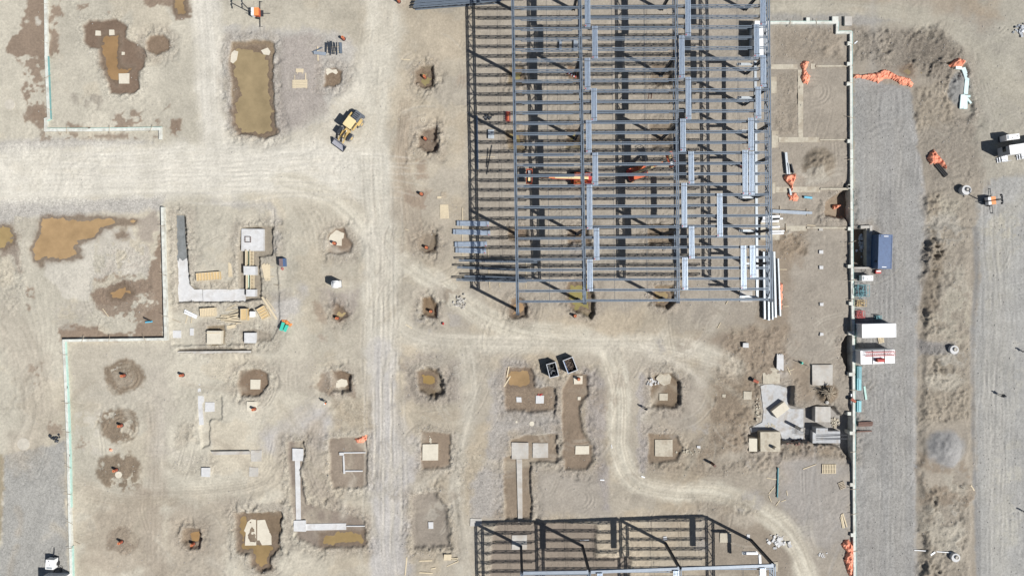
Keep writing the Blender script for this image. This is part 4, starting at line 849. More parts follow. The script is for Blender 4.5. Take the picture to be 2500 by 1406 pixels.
for rg_, a, h_, m_, lb in [
 ('E', (95,462,285,497), .04, CONCT, 'wide concrete strip footing west of the upper orange tarp by the right wall'),
 ('E', (378,458,410,496), .05, CONCT, 'short square end of the strip footing east of the upper orange tarp'),
 ('E', (413,469,655,479), .15, CONCT, 'thin low concrete wall running east from the upper orange tarp'),
 ('E', (288,500,325,1000), .03, CONCT, 'long north-south concrete strip footing between two dirt bays'),
 ('E', (150,983,440,1020), .05, CONCT, 'wide concrete strip footing below the long north-south strip'),
 ('E', (443,995,655,1005), .15, CONCT, 'thin low concrete wall joining the retaining wall above the dirt mound'),
 ('E', (95,550,135,668), .06, CONCT, 'upright tan concrete pad beside the steel frame, upper right'),
 ('E', (98,935,148,1058), .06, CONCT, 'upright tan concrete pad beside the frame left of the wide strip footing'),
 ('p', (215,210,246,340), .08, CONCT, 'tan concrete pad between the frame edge and the tarped beams'),
 ('p', (248,264,760,328), .05, CONCT, 'wide concrete strip footing crossing under the tarped beams'),
 ('p', (765,278,1085,298), .2, CONCT, 'thin concrete wall above the small excavation at the retaining wall'),
 ('p', (360,710,606,768), .05, CONCT, 'wide concrete strip footing below the small excavation'),
 ('p', (610,722,1085,742), .2, CONCT, 'thin concrete wall running to the retaining wall below the excavation'),
 ('p', (80,668,295,870), .10, CONCT, 'tan concrete pad carrying white girders beside the frame'),
 ('p', (750,738,792,768), .25, CONC, 'small square concrete pedestal against the thin wall'),
 ('p', (750,990,796,1030), .22, CONCL, 'small pale pedestal alone in the dirt bay, upper of three'),
 ('p', (753,1168,796,1204), .22, CONCL, 'small pale pedestal alone in the dirt bay, middle of three'),
 ('H', (535,1192,565,1218), .22, CONCL, 'small pale pedestal alone in the dirt bay, lowest of three'),
 ('Q', (140,72,160,88), .22, CONCL, 'tiny concrete pedestal left of the white containers'),
 # left lots
 ('A', (697,226,735,262), .12, CONCP, 'small square concrete pad in the wet hole, left of the top pair'),
 ('A', (795,221,833,258), .12, CONCP, 'small square concrete pad in the wet hole, right of the top pair'),
 ('A', (888,382,909,403), .10, CONCP, 'tiny concrete pad in the middle of the wet hole'),
 ('A', (868,538,943,612), .15, CONCP, 'larger square concrete pad at the bottom of the wet hole'),
 # formwork yard
 ('J', (735,312,925,503), .75, CONCL, 'big square pale concrete footing with a rebar cage in the formwork yard'),
 ('J', (755,632,856,707), 1.25, CONCL, 'pale concrete pier between the two formed wall runs'),
 ('J', (775,833,851,893), 1.25, CONCL, 'pale concrete pier at the south end of the formed wall'),
 ('o', (685,705,970,968), .9, CONCP, 'boxed concrete footing with a board along its top edge, in a square hole'),
 ('o', (1420,745,1645,945), .7, CONCL, 'rough grey concrete block south of the lumber piles'),
 # lower left field
 ('M', (507,255,565,312), .12, CONCP, 'pale broken-edged pad in the round hole left of the lane'),
 ('M', (485,385,545,442), .10, CONCP, 'square pale pad with an orange barrel standing on it'),
 ('M', (242,388,297,443), .10, CONCL, 'square grey pad beside the slanting strip footing'),
 ('M', (218,772,270,824), .35, CONCL, 'white concrete block casting a shadow by the lower left track'),
 ('M', (510,668,573,734), .08, CONC, 'grey pad at the east end of the low wall'),
 ('M', (500,768,553,824), .06, CONC, 'grey pad below the end of the low wall, beside curved ruts'),
 ('M', (752,660,815,730), .12, CONCL, 'grey pad at the top of the long upright strip footing'),
 ('M', (762,1080,830,1144), .12, CONCL, 'grey pad at the corner of the long L-shaped strip footing'),
 ('M', (1028,682,1053,700), .3, CONCL, 'small square pad at the corner of the three-sided footing'),
 ('N', (218,632,312,728), .3, CONCP, 'bright square concrete pad alone in a square hole, left of the middle'),
 ('N', (742,625,842,720), .15, CONC, 'big square pad at the top of the long strip footing'),
 ('N', (866,628,955,714), .12, CONC, 'square pad right of the pad that heads the strip footing'),
 ('N', (1115,645,1197,692), .15, CONCP, 'oblong pale pad in the bottom of the bottle-shaped hole'),
 ('N', (769,358,799,388), .1, CONCL, 'small pad in the dirt below the puddle, left of the red-marked pad'),
 ('N', (882,349,931,396), .1, CONCL, 'grey pad with red paint along its top edge'),
 ('N', (1128,357,1147,375), .1, CONCP, 'tiny cream pad in the neck of the bottle-shaped hole'),
 ('N', (1106,235,1158,282), .12, CONCP, 'broken cream pad with a pipe standing on it, below the scrap bins'),
 ('N', (254,1090,283,1127), .2, CONCL, 'small upright pad in the shallow hole at the bottom'),
 ('N', (742,1166,833,1250), .1, CONC, 'grey pad in shadow of the lower steel frame, first column'),
 ('N', (500,1068,567,1112), .1, CONC, 'grey pad at the top left corner of the lower frame shadow'),
 ('O', (370,632,470,728), .15, CONCT, 'large square tan pad right of the curving haul road'),
 ('O', (395,371,440,413), .15, CONCT, 'small ragged pad with a dark hole beside rubble'),
 ('O', (869,361,917,407), .08, CONCT, 'square tan pad in rough dirt left of the deep slab'),
 ('O', (752,376,770,393), .1, CONCT, 'tiny tan pad in rough dirt'),
 ('O', (608,668,626,682), .12, CONCL, 'tiny pale pad with a thin rebar right of the large tan pad'),
 ('O', (868,88,900,112), .5, CONCL, 'small white block beside the dirt road, upper right'),
 ('O', (737,1157,802,1215), .1, CONCT, 'tan pad under the shadow of the lower frame, right side'),
 ('O', (890,1170,908,1192), .1, CONCL, 'narrow pale pad at the foot of the corner brace of the lower frame'),
 ('O', (416,1181,437,1202), .1, CONCL, 'narrow pale pad at the foot of the third column of the lower frame'),
 ('O', (1040,1325,1066,1380), .1, CONCT, 'tan pad at the right corner of the lower frame'),
 ('g', (220,245,437,452), (.10,), CONCT, 'square tan pad north of the deep grey slab'),
 ('g', (850,210,1108,470), .35, CONC, 'big pale pad with a crack in the dirt above the stump'),
 ('g', (888,742,1082,936), (.12,), CONC, 'square concrete block with a dark shaded left side by the deep slab'),
 ('g', (190,1062,443,1312), (.18,), CONCT, 'square raised pad carrying a short post, by the deep slab'),
 ('g', (45,1145,150,1310), (.05,), CONCP, 'rough white patch of spilled concrete beside the raised pad'),
 ('g', (855,1055,1203,1205), (-.35,), SLABG, 'wide grey footing with rebar ends by the retaining wall'),
 ('g', (898,1014,1047,1082), (.35,), SLABG, 'small square concrete pier on the north side of the wide grey footing'),
 ('G', (1195,1105,1295,1195), .08, CONC, 'grey pad under the bottom right corner of the frame'),
 ('y', (1130,505,1190,720), .05, CONCT, 'narrow tan pad against the right edge of the frame'),
]: pad(rg_, *a, h_, m_, lb)
for rg_, pts, z, m_, lb in [
 ('J', [(170,196),(243,193),(256,440),(268,560),(230,585),(205,560),(195,590),(168,560)], .05, CONCW, 'dark wet upper arm of the L-shaped strip footing in the formwork yard'),
 ('J', [(169,562),(195,592),(205,562),(230,587),(268,562),(290,790),(330,832),(400,830),(404,932),(190,938)], .06, CONCL, 'pale corner of the L-shaped strip footing in the formwork yard'),
 ('J', [(404,832),(765,828),(770,935),(408,934)], .09, CONCL, 'pale east arm of the L-shaped strip footing in the formwork yard'),
 ('M', [(195,108),(212,108),(217,350),(232,352),(233,385),(222,400),(232,520),(207,522),(200,400)], .10, CONCL, 'long slanting strip footing with a board form at its side'),
 ('M', [(768,730),(797,730),(803,1078),(775,1078)], .10, CONCL, 'long upright strip footing south of the grey pad'),
 ('M', [(831,1100),(1068,1096),(1068,1134),(831,1138)], .10, CONCL, 'horizontal strip footing, whitened, at the bottom of the L'),
 ('M', [(1070,1110),(1178,1110),(1178,1116),(1070,1116)], .10, CONCL, 'thin concrete edge continuing the horizontal strip footing'),
 ('M', [(1054,681),(1182,679),(1182,686),(1054,688)], .25, CONCL, 'top edge of the three-sided thin footing'),
 ('M', [(1048,701),(1056,701),(1060,786),(1062,806),(1052,806)], .25, CONCL, 'left edge of the three-sided thin footing'),
 ('M', [(1063,787),(1165,787),(1165,794),(1063,795)], .25, CONCL, 'bottom edge of the three-sided thin footing'),
 ('M', [(275,676),(500,674),(508,692),(290,697)], .45, CONC, 'low dark-edged concrete wall between two pads'),
 ('M', [(80,90),(510,86),(510,99),(80,104)], .12, CONC, 'long flat concrete strip below the lumber yard'),
 ('M', [(490,1088),(512,1072),(540,1076),(541,1225),(475,1226),(480,1150),(470,1140)], .03, CONCP, 'left half of a pale slab drying in a square muddy hole'),
 ('M', [(547,1078),(592,1075),(612,1130),(630,1170),(631,1222),(575,1224),(560,1195),(547,1196)], .03, CONCP, 'right half of a pale slab drying in a square muddy hole'),
 ('M', [(1010,265),(1040,250),(1072,258),(1078,285),(1060,300),(1035,297),(1025,303),(1008,300)], .05, CONCP, 'two-lobed pale slab drying in the hole beside the lane'),
 ('K', [(232,368),(262,330),(290,322),(320,338),(352,350),(346,392),(332,400),(330,458),(236,447),(218,400)], .05, CONCP, 'ragged cream slab with an orange barrel, left of the cross lane'),
 ('B', [(876,508),(905,500),(930,512),(960,508),(972,530),(958,545),(930,530),(905,540),(895,552),(880,530)], .05, CONCP, 'small bow-tie cream slab in the wet hole below the pipes'),
 ('B', [(180,400),(215,370),(243,378),(232,440),(205,465),(180,450)], .05, CONCP, 'cream dried mud slab at the left rim of the long pond'),
 ('B', [(410,370),(460,350),(480,380),(470,405),(430,400)], .04, CONCP, 'cream dried mud slab at the right rim of the long pond'),
 ('N', [(770,722),(803,722),(806,1098),(780,1098)], .08, CONC, 'long narrow strip footing running down to the lower frame'),
 ('O', [(375,285),(400,255),(445,252),(462,280),(455,315),(420,328),(390,310)], .12, CONCT, 'rounded rough concrete patch at the top of the pit by the haul road'),
 ('g', [(192,480),(250,460),(378,456),(540,510),(540,740),(580,768),(738,772),(735,1185),(480,1203),(440,1062),(165,1050),(75,1075),(62,1010),(215,940),(230,800)], -1.35, SLABG, 'large pale working slab at the bottom of the deep excavation'),
]:
    P_ = q(rg_, *pts)
    if z < 0: z1 = z
    else: z1 = sum(G(*W(*p)) for p in P_) / len(P_) + z
    slab('P', P_, z1 - (.35 if z >= 0 else .4), z1, m_, lb)

# ------------------------------------------------------------------ steel frames
HR = 11.3
def joist_mesh(L, dep=0.8, name='joist'):
    mb = MB()
    for s in (-.105, .105):
        mb.box((L / 2, s * 1.2, -.04), (L - .2, .14, .07)); mb.box((L / 2, s, -dep + .035), (L - 2.6, .12, .06))
    w = MB(); n = max(6, int((L - 2.6) / .75) // 2 * 2)
    xs = [1.3 + (L - 2.6) * i / n for i in range(n + 1)]
    for i in range(n): 
        z0, z1 = (-dep + .06, -.06) if i % 2 == 0 else (-.06, -dep + .06)
        w.beam((xs[i], 0, z0), (xs[i + 1], 0, z1), .075, .075)
    for a, b in ((.2, 1.3), (L - .2, L - 1.3)): w.beam((a, 0, -.08), (b, 0, -dep + .06), .06, .06)
    return mb.mesh(name, STEEL), w.mesh('web', STEELD)
def girder_meshes(L, dep=1.75):
    mb = MB()
    for s in (-.15, .15):
        mb.box((L / 2, s, -.06), (L - .1, .18, .12)); mb.box((L / 2, s, -dep + .06), (L - .5, .18, .12))
    w = MB(); n = max(4, int(L / 1.66)); 
    for i in range(n):
        a, b = .25 + (L - .5) * i / n, .25 + (L - .5) * (i + 1) / n
        if i % 2 == 0: w.beam((a, 0, -dep + .1), (b, 0, -.1), .11, .09)
        else: w.beam((a, 0, -.1), (b, 0, -dep + .1), .11, .09)
        w.beam((a, 0, -.1), (a, 0, -dep + .1), .07, .07)
    return mb.mesh('girder', STEEL), w.mesh('web', STEELD)
def col_mesh(h):
    mb = MB()
    for s in (-.2, .2): mb.box((s, 0, h / 2), (.05, .40, h))
    mb.box((0, 0, h / 2), (.35, .05, h)); mb.box((0, 0, .02), (.7, .7, .05)); mb.box((0, 0, h + .02), (.6, .6, .04))
    return mb.mesh('column', STEELD)
CM = col_mesh(HR - .22 + 0.7)
def ob(name, me, parent, loc=(0,0,0), rot=(0,0,0)):
    o = bpy.data.objects.new(name, me); COL.objects.link(o); o.parent = parent; o.location = loc; o.rotation_euler = rot; return o
def xl(k, y): return (1251.7 + .0161 * y, 1416 + .0165 * y, 1651 + .007 * y, 1876 + .0105 * y)[k]
def frame(label, rows, ends, joist_ys, origin, dyb=(0, -2.5, -4.5), extra=True):
    fx_, fy_ = W(*origin, HR); R_ = thing('steel_building', label, 'steel building', (fx_, fy_, 0))
    def Lc(px, py, z): x, y = W(px, py, z); return Vector((x - fx_, y - fy_, z))
    # joists, bay by bay (shared meshes inside a bay)
    for b in range(3):
        jm = None
        for y in joist_ys:
            yy = y + dyb[b]; a = Lc(xl(b, yy), yy, HR); c = Lc(xl(b + 1, yy), yy - .7, HR)
            if jm is None: jm = joist_mesh((c - a).length)
            j = ob('joist', jm[0], R_, a, (0, 0, math.atan2(c.y - a.y, c.x - a.x))); ob('web', jm[1], j)
        for fr in ((.33, .67) if b else (.5,)):                       # bridging rods tie the joists together
            x0, x1 = xl(b, joist_ys[0]), xl(b + 1, joist_ys[0]); xx = x0 + (x1 - x0) * fr
            a = Lc(xx, joist_ys[0] + dyb[b], HR); e = Lc(xx + 9, joist_ys[-1] + dyb[b], HR)
            MB().beam((a.x, a.y, HR - .12), (e.x, e.y, HR - .12), .03, .03).beam((a.x, a.y, HR - .74), (e.x, e.y, HR - .74), .03, .03).build('bridging', STEELD, R_)
    gm = {}
    for k in range(4):
        rw = rows[k]
        for i, (y0, y1) in enumerate(zip(rw[:-1], rw[1:])):
            a = Lc(xl(k, y0), y0, HR - .1); c = Lc(xl(k, y1), y1, HR - .1); L = (c - a).length; key = round(L * 4)
            if key not in gm: gm[key] = girder_meshes(L)
            g = ob('girder', gm[key][0], R_, a, (0, 0, math.atan2(c.y - a.y, c.x - a.x))); ob('web', gm[key][1], g)
        for y in ends[k]:
            p = Lc(xl(k, y), y, 0); x, y2 = W(xl(k, y), y, HR); ob('column', CM, R_, (x - fx_, y2 - fy_, -.7))
    return R_, Lc
ROWS = [-39, 132.5, 304, 561]
r_ = [ROWS + [765], ROWS + [739], ROWS + [736], ROWS + [733]]
JY = [19.3 + 25.6 * k for k in range(-3, 29)]
FR, Lc = frame('tall open grey steel building frame standing over the upper middle of the site', r_, r_, JY, (1565, 350))
# the east side carries a beam at mid height with short outriggers at each column
HB = 5.2
a = W(1843, 150, HB); b = W(1848, 726, HB); fx_, fy_ = FR.location.x, FR.location.y
def ibeam(mb, a, b, w=.3, h=.4, t=.04):
    a = Vector(a); b = Vector(b); d = (b - a).normalized(); n = Vector((-d.y, d.x, 0)).normalized(); u = Vector((0, 0, 1))
    mb.beam(a + u * (h / 2), b + u * (h / 2), w, t); mb.beam(a - u * (h / 2), b - u * (h / 2), w, t); mb.beam(a, b, t, h - t)
    return mb
ibeam(MB(), (a[0] - fx_, a[1] - fy_, HB), (b[0] - fx_, b[1] - fy_, HB), .42, .45).build('spandrel_beam', GALVL, FR)
for y in (179, 257, 335, 412, 490, 568, 645, 722):
    gx_, gy_ = W(1815 + (y - 179) * .012, y, 0)
    if min(abs(y - v) for v in (179, 335, 568, 722)) > 5: ob('column', CM, FR, (gx_ - fx_, gy_ - fy_, -.7))
    ibeam(MB(), (gx_ - fx_ - 2.9, gy_ - fy_, HB + .06), (gx_ - fx_ - .25, gy_ - fy_, HB + .06), .34, .35).build('stub_beam', GALVL, FR)
# the second frame starts at the lower edge of the photo
rows2 = [[1399, 1575], [1398, 1572], [1389, 1565], [1381, 1560]]
JY2 = [1400.5 + 25.6 * k for k in range(0, 7)]
FR2, Lc2 = frame('second steel frame at the bottom edge, only its north beams and slanting columns in view', rows2, rows2, JY2, (1565, 1480), (0, -6, -13))
mb = MB(); 
for k in range(3):
    a = Lc2(xl(k, 1399) + 3, (1397, 1395, 1387)[k], HR + .08); c = Lc2(xl(k + 1, 1399) - 3, (1395, 1387, 1379)[k], HR + .08)
    m2 = MB(); ibeam(m2, a, c, .5, .35).build('edge_beam', GREYB, FR2)
a = W(1843, 1345, HB); b = W(1848, 1480, HB)
for (p0, p1) in (((1854, 1353), (1857, 1405)), ((1812, 1349), (1850, 1349))):
    p = W(*p0, HB); p2 = W(*p1, HB)
    ibeam(MB(), (p[0] - FR2.location.x, p[1] - FR2.location.y, HB), (p2[0] - FR2.location.x, p2[1] - FR2.location.y, HB), .42, .45).build('spandrel_beam', WHITEB, FR2)
gx_, gy_ = W(1815, 1345, 0)

# ------------------------------------------------------------------ bundles of roof deck
def bundle_meshes(L, w=.92, h=.28, mat=GALV, straps=True):
    prof = []; n = 4; p = w / n
    for i in range(n):
        x = -w / 2 + i * p
        prof += [(x + p * .08, h), (x + p * .62, h), (x + p * .68, h - .12), (x + p * .98, h - .12)]
    prof = [(-w / 2, 0)] + [(-w / 2, h)] + prof[1:] + [(w / 2, h - .12), (w / 2, 0)]
    m = len(prof); vs = [(x, 0, z) for x, z in prof] + [(x, L, z) for x, z in prof]
    fs = [(i, i + 1, m + i + 1, m + i) for i in range(m - 1)] + [(m - 1, 0, m, 2 * m - 1), tuple(range(m))[::-1], tuple(range(m, 2 * m))]
    b = MB().add(vs, [f[::-1] for f in fs]).mesh('deck_bundle', mat)
    st = [MB().box((0, y, h / 2), (w + .03, .05, h + .03)).mesh('strap', DARK) for y in (.5, L - .5)]
    tg = MB().box((-w / 2 + .12, .22, h + .012), (.16, .18, .02)).mesh('tag', RED)
    return b, st, tg
BMS = {}
def deck_bundle(px0, py0, px1, py1, z, label, group, L=None, mat=GALV, name='deck_bundle'):
    a = Vector(W(px0, py0, z)); b = Vector(W(px1, py1, z)); L0 = (a - b).length
    key = min((5.2, 5.3, 5.0, 6.9, 7.1, 7.3), key=lambda v: abs(v - L0)) if L is None else L
    if (key, mat.name) not in BMS: BMS[(key, mat.name)] = bundle_meshes(key, mat=mat)
    me, st, tg = BMS[(key, mat.name)]
    c = (a + b) / 2; d = (a - b).normalized(); r = math.atan2(d.y, d.x) - math.pi / 2
    o = bpy.data.objects.new(name, me); COL.objects.link(o); s = c - d * (key / 2)
    o.location = (s.x, s.y, z); o.rotation_euler = (0, 0, r); tag(o, label, 'deck bundle', group)
    for m_ in st: ob('strap', m_, o)
    ob('tag', tg, o)
    return o
ORD = ['topmost', 'second', 'third', 'fourth', 'fifth', 'sixth', 'seventh', 'eighth', 'ninth']
L2 = [(1434,-12,68),(1452,65,145),(1434,143,221),(1450,217,296),(1437,293,375),(1453,372,454),(1439,452,560),(1456,556,636),(1440,632,712)]
L3 = [(1679,-20,90),(1664,88,192),(1680,189,293),(1667,289,372),(1687,369,451),(1670,447,556),(1688,552,632),(1672,628,708)]
for i, (x, y0, y1) in enumerate(L2): deck_bundle(x - .3, y0, x + .5, y1, HR + .005, 'blue-grey corrugated deck bundle on the second girder line, %s from the north' % (ORD[i] if i else 'first'), 'deck bundles set out on the roof frame')
for i, (x, y0, y1) in enumerate(L3): deck_bundle(x - .5, y0, x + .5, y1, HR + .005, 'blue-grey corrugated deck bundle on the third girder line, %s from the north' % (ORD[i] if i else 'first'), 'deck bundles set out on the roof frame')
for x, y0, y1, lb in [(1756,472,579,'lone deck bundle in the middle of the east bay, away from every girder'),(1861,-14,64,'deck bundle at the north end of the east girder, above the white trailer'),
    (1846,61,141,'deck bundle lying over the roof of the white trailer under the frame'),(1862,136,214,'deck bundle on the east girder just south-east of the white trailer'),
    (1850,213,291,'deck bundle on the east edge between the trailer and the paired bundles'),(1832,288,369,'deck bundle just north of the two touching bundles in the east bay'),
    (1833.5,370,477,'right-hand one of two long deck bundles touching side by side'),(1818,367,476,'left-hand one of two long deck bundles touching side by side'),
    (1814,600,705,'longer left one of two separate deck bundles at the south-east corner'),(1836,596,681,'shorter right one of two separate deck bundles at the south-east corner')]:
    deck_bundle(x, y0, x + 1, y1, HR + .005, lb, 'deck bundles set out on the roof frame')
for x, y0, y1, lb in [(1464,1396,1476,'pale deck bundle cut by the bottom edge, leftmost of three on the lower frame'),(1650,1390,1470,'pale deck bundle cut by the bottom edge, middle of three on the lower frame'),
    (1862,1384,1464,'pale deck bundle cut by the bottom edge, rightmost of three on the lower frame')]:
    deck_bundle(x, y0, x + 1, y1, HR + .3, lb, 'deck bundles on the lower frame', mat=GALV)
for x, y0, y1 in ((1480,1474,1554),(1710,1400,1480),(1668,1468,1548)):
    pass
# ------------------------------------------------------------------ things lying about the site
def onG(px, py):
    x, y, z = Wg(px, py); return x, y, z
def plank(rg, a, b, w=.2, t=.06, z=None, mat=WOOD, label=None, group='loose planks on the ground', name='plank', parent=None, off=0.03, cat='plank'):
    A = W(*q1(rg, *a)); B = W(*q1(rg, *b))
    za = G(*A) + off; zb = G(*B) + off
    if z is not None: za = zb = z
    mb = MB().beam((A[0], A[1], za + t / 2), (B[0], B[1], zb + t / 2), w, t)
    if parent is not None:
        px, py, pz = parent.location; mb.v = [(x - px, y - py, zz - pz) for x, y, zz in mb.v]
        return mb.build(name, mat, parent)
    return single(name, mb, mat, label, cat, group)
def pile(name, label, cat, rg, planks, z0=0.02, dz=0.0, mat=WOOD, w=.2, t=.07, pname='plank', group=None):
    cx = sum(p[0][0] + p[1][0] for p in planks) / 2 / len(planks); cy = sum(p[0][1] + p[1][1] for p in planks) / 2 / len(planks)
    x, y, z = onG(*q1(rg, cx, cy)); root = thing(name, label, cat, (x, y, z), 0, group)
    for k, p in enumerate(planks):
        ww = p[2] if len(p) > 2 else w; mm = p[3] if len(p) > 3 else mat
        plank(rg, p[0], p[1], ww, t, z + z0 + dz * k + random.uniform(0, .015), mm, name=pname, parent=root)
    return root
# -- deck bundles and spare joists on the ground west of the frame
for a, b, lb in (((100,290),(600,298),'northernmost of four deck bundles lying on the ground'),((40,420),(620,440),'longest deck bundle on the ground, second of four'),((65,618),(570,612),'third of four deck bundles lying on the ground'),((78,708),(555,722),'southernmost of four deck bundles lying on the ground')):
    p0, p1 = q1('r', *a), q1('r', *b); g = max(G(*W(*p0)), G(*W(*p1))) + .12
    L_ = math.dist(W(*p0, g), W(*p1, g)); deck_bundle(p0[0], p0[1], p1[0], p1[1], g, lb + ' left of the frame', 'deck bundles on the ground', L=round(L_, 1))
for k, (a, b) in enumerate((((181,50),(190,800)),((436,40),(448,860)),((580,650),(588,820)),((596,1020),(612,1300)),((1178,900),(1176,1300)),((765,1225),(770,1290)))):
    plank('r', a, b, .1, .1, None, WOOD, ('west runner under the ground deck bundles','middle runner under the ground deck bundles','short runner just right of the southernmost ground deck bundle','short runner poking out south of the spare joists, west one','runner under the east ends of the spare joists','tiny runner beside the west one south of the spare joists')[k], 'lumber runners under the bundles', 'runner', cat='timber')
sj = None
for k, (a, b) in enumerate((((118,868),(1370,893)),((92,975),(1348,1032)),((205,1118),(1282,1152)),((80,1168),(1200,1198)))):
    h_ = 1.35; p0, p1 = W(*q1('r', *a), h_), W(*q1('r', *b), h_); L_ = math.dist(p0, p1)
    jm = joist_mesh(L_, 1.1, 'spare_joist'); o = ob('spare_joist', jm[0], None, (p0[0], p0[1], h_ + .1), (0, 0, ang(p0, p1))); ob('web', jm[1], o)
    tag(o, ('northernmost','second from the north','third from the north','southernmost')[k] + ' of the spare steel joists standing on runners left of the frame', 'steel joist', 'spare joists left of the frame')
for k in range(5):                                                      # truss stack cut by the top edge
    h_ = 1.3; p0, p1 = W(1008 + 2 * k, 16 - 7.5 * k, h_), W(1225 + 2 * k, -1 - 7.5 * k, h_); jm = girder_meshes(math.dist(p0, p1), 1.25); me = jm[0].copy()
    o = ob('roof_truss', me, None, (p0[0], p0[1], h_ + G(*p0)), (0, 0, ang(p0, p1))); ob('web', jm[1], o)
    tag(o, 'grey steel roof truss stacked at the top edge, %s from the front' % ('first','second','third','fourth','fifth')[k], 'roof truss', 'roof trusses stacked at the top edge')
single('steel_angle', MB().beam(W(*q1('s', 190,208)) + (.15,), W(*q1('s', 2000,88)) + (.15,), .12, .12), DARK, 'long thin steel angle lying in front of the truss stack', 'steel angle')
# -- grey box beams east of the frame
def beam_thing(rg, a, b, z, w, h, mat, label, group, name='steel_beam'):
    A = W(*q1(rg, *a), z); B = W(*q1(rg, *b), z); c = Vector(((A[0] + B[0]) / 2, (A[1] + B[1]) / 2, 0))
    mb = ibeam(MB(), (A[0], A[1], z - h / 2), (B[0], B[1], z - h / 2), w, h, .05)
    return single(name, mb, mat, label, 'steel beam', group)
GB = 'steel beams laid out east of the frame'
for a, b, w_, lb in (((1390,785),(1398,1335),.34,'westernmost long pale beam of the row beside the south-east corner of the frame'),((1425,790),(1432,1346),.32,'second long pale beam of the row, partly under the frame edge'),
     ((1474,785),(1488,1322),.34,'third long pale beam of the row, right of the frame edge'),((1455,1000),(1462,1340),.24,'short pale beam between the second and third of the row'),((1507,840),(1525,1310),.24,'easternmost thin beam of the row, half under an orange tarp')):
    beam_thing('G', a, b, .75, w_, .55, GALVL, lb, GB)
for a, b, w_, lb in (((370,-130),(392,118),.42,'left of two white-topped beams sticking out of the tarp north of the strip footing'),((392,-10),(410,118),.3,'right of two white-topped beams sticking out of the tarp north of the strip footing'),((430,0),(460,105),.18,'dark thin beam beside the white-topped beams')):
    beam_thing('p', a, b, .6, w_, .5, GALVL if w_ > .2 else DARK, lb, GB)
beam_thing('p', (415,285), (428,360), .5, .3, .4, GALVL, 'short white beam end between the two lower tarps', GB)
beam_thing('p', (215,537), (670,562), .45, .42, .3, GREYB, 'long grey beam lying east-west on two wooden blocks', GB)
beam_thing('p', (215,552), (600,575), .3, .25, .2, GREYB, 'thin grey beam beside the long east-west beam', GB)
for y_, x0, x1, w_, lb in ((618,105,300,.8,'widest white girder of the small stack at the frame edge'),(630,215,335,.3,'white girder end poking out of the small stack'),(662,90,288,.3,'lower white girder of the small stack'),
                           (725,200,300,.3,'white beam with a pointed end beside the tan pad'),(773,212,352,.28,'upper of two thin white beams on the tan pad'),(800,212,345,.28,'lower of two thin white beams on the tan pad')):
    beam_thing('p', (x0, y_), (x1, y_ - 3), .7, w_, .4, WHITEB, lb, 'white girders by the tan pad')
for k, (x_, y0, y1) in enumerate(((298,485,600),(604,515,600),(365,685,770),(272,590,700))):
    plank('p', (x_, y0), (x_ + 2, y1), .12, .12, None, WOODD, ('wooden block under the west end of the long grey beam','wooden block under the east end of the long grey beam','leaning timber right of the white girders','wooden block under the small stack of white girders')[k], 'timber blocks under beams', 'timber', cat='timber')
for k, (a, b) in enumerate((((1515,930),(1575,930)),((1545,1232),(1590,1230)),((1100,1178),(1078,1215)),((1010,1410),(1035,1365)))):
    plank('G', a, b, .1, .08, None, WOOD, ('short runner east of the beam row, upper','short runner east of the beam row, lower','slanting stick south of the frame','stick at the foot of the south-east dirt field')[k], 'sticks near the beam row')
# white things under the frame
single('steel_beam', ibeam(MB(), W(*q1('u', 35,180), .4) + (.3,), W(*q1('u', 48,1200), .4) + (.3,), .3, .4), GREYB, 'long pale beam lying north-south inside the west girder shadow', 'steel beam', GB)
ro = thing('pipe_stack', 'stack of five pale blue pipes on the ground under the west bay', 'pipe stack', Wg(*q1('u', 300, 540)))
for k in range(5):
    A = W(*q1('u', 258 + k * 23, 455)); B = W(*q1('u', 258 + k * 23, 622)); l_ = ro.location
    MB().cyl((A[0] - l_.x, A[1] - l_.y, .35), (B[0] - l_.x, B[1] - l_.y, .35), .11, n=8).build('pipe', GALVL, ro)
for i_, (a, b) in enumerate((((250,795),(218,1165)),((322,740),(222,1300)))):
    A = Wg(*q1('u', *a)); B = Wg(*q1('u', *b)); single('rebar_bundle', MB().beam((A[0], A[1], A[2] + .12), (B[0], B[1], B[2] + .12), .09, .12), DARK, ('shorter','longer')[i_] + ' thin dark rebar bundle crossing a pale runner in the west bay', 'rebar')
plank('u', (105,972), (378,962), .09, .06, None, WOOD, 'pale runner under the two rebar bundles', 'runners in the west bay')
def crate(px, py, sx, sy, h, mat, label, name, cat, rz=0, slat=None):
    x, y, z = onG(px, py); root = thing(name, label, cat, (x, y, z), rz)
    mb = MB()
    for i in (-1, 1):
        for j in (-1, 1): mb.box((i * sx / 2, j * sy / 2, h / 2), (.07, .07, h))
    for zz in (.1, h):
        for j in (-1, 1): mb.box((0, j * sy / 2, zz), (sx - .07, .06, .06)); mb.box((j * sx / 2, 0, zz), (.06, sy - .07, .06))
    mb.build('rack_frame', mat, root)
    return root
cr = crate(*q1('u', 630, 210), .7, 1.6, .7, RED, 'small red rack of cylinders under the west bay', 'cylinder_rack', 'rack')
for k in range(4): MB().cyl((0, -.55 + k * .36, .05), (0, -.55 + k * .36, .8), .16, n=10).build('cylinder', ORANGE, cr)
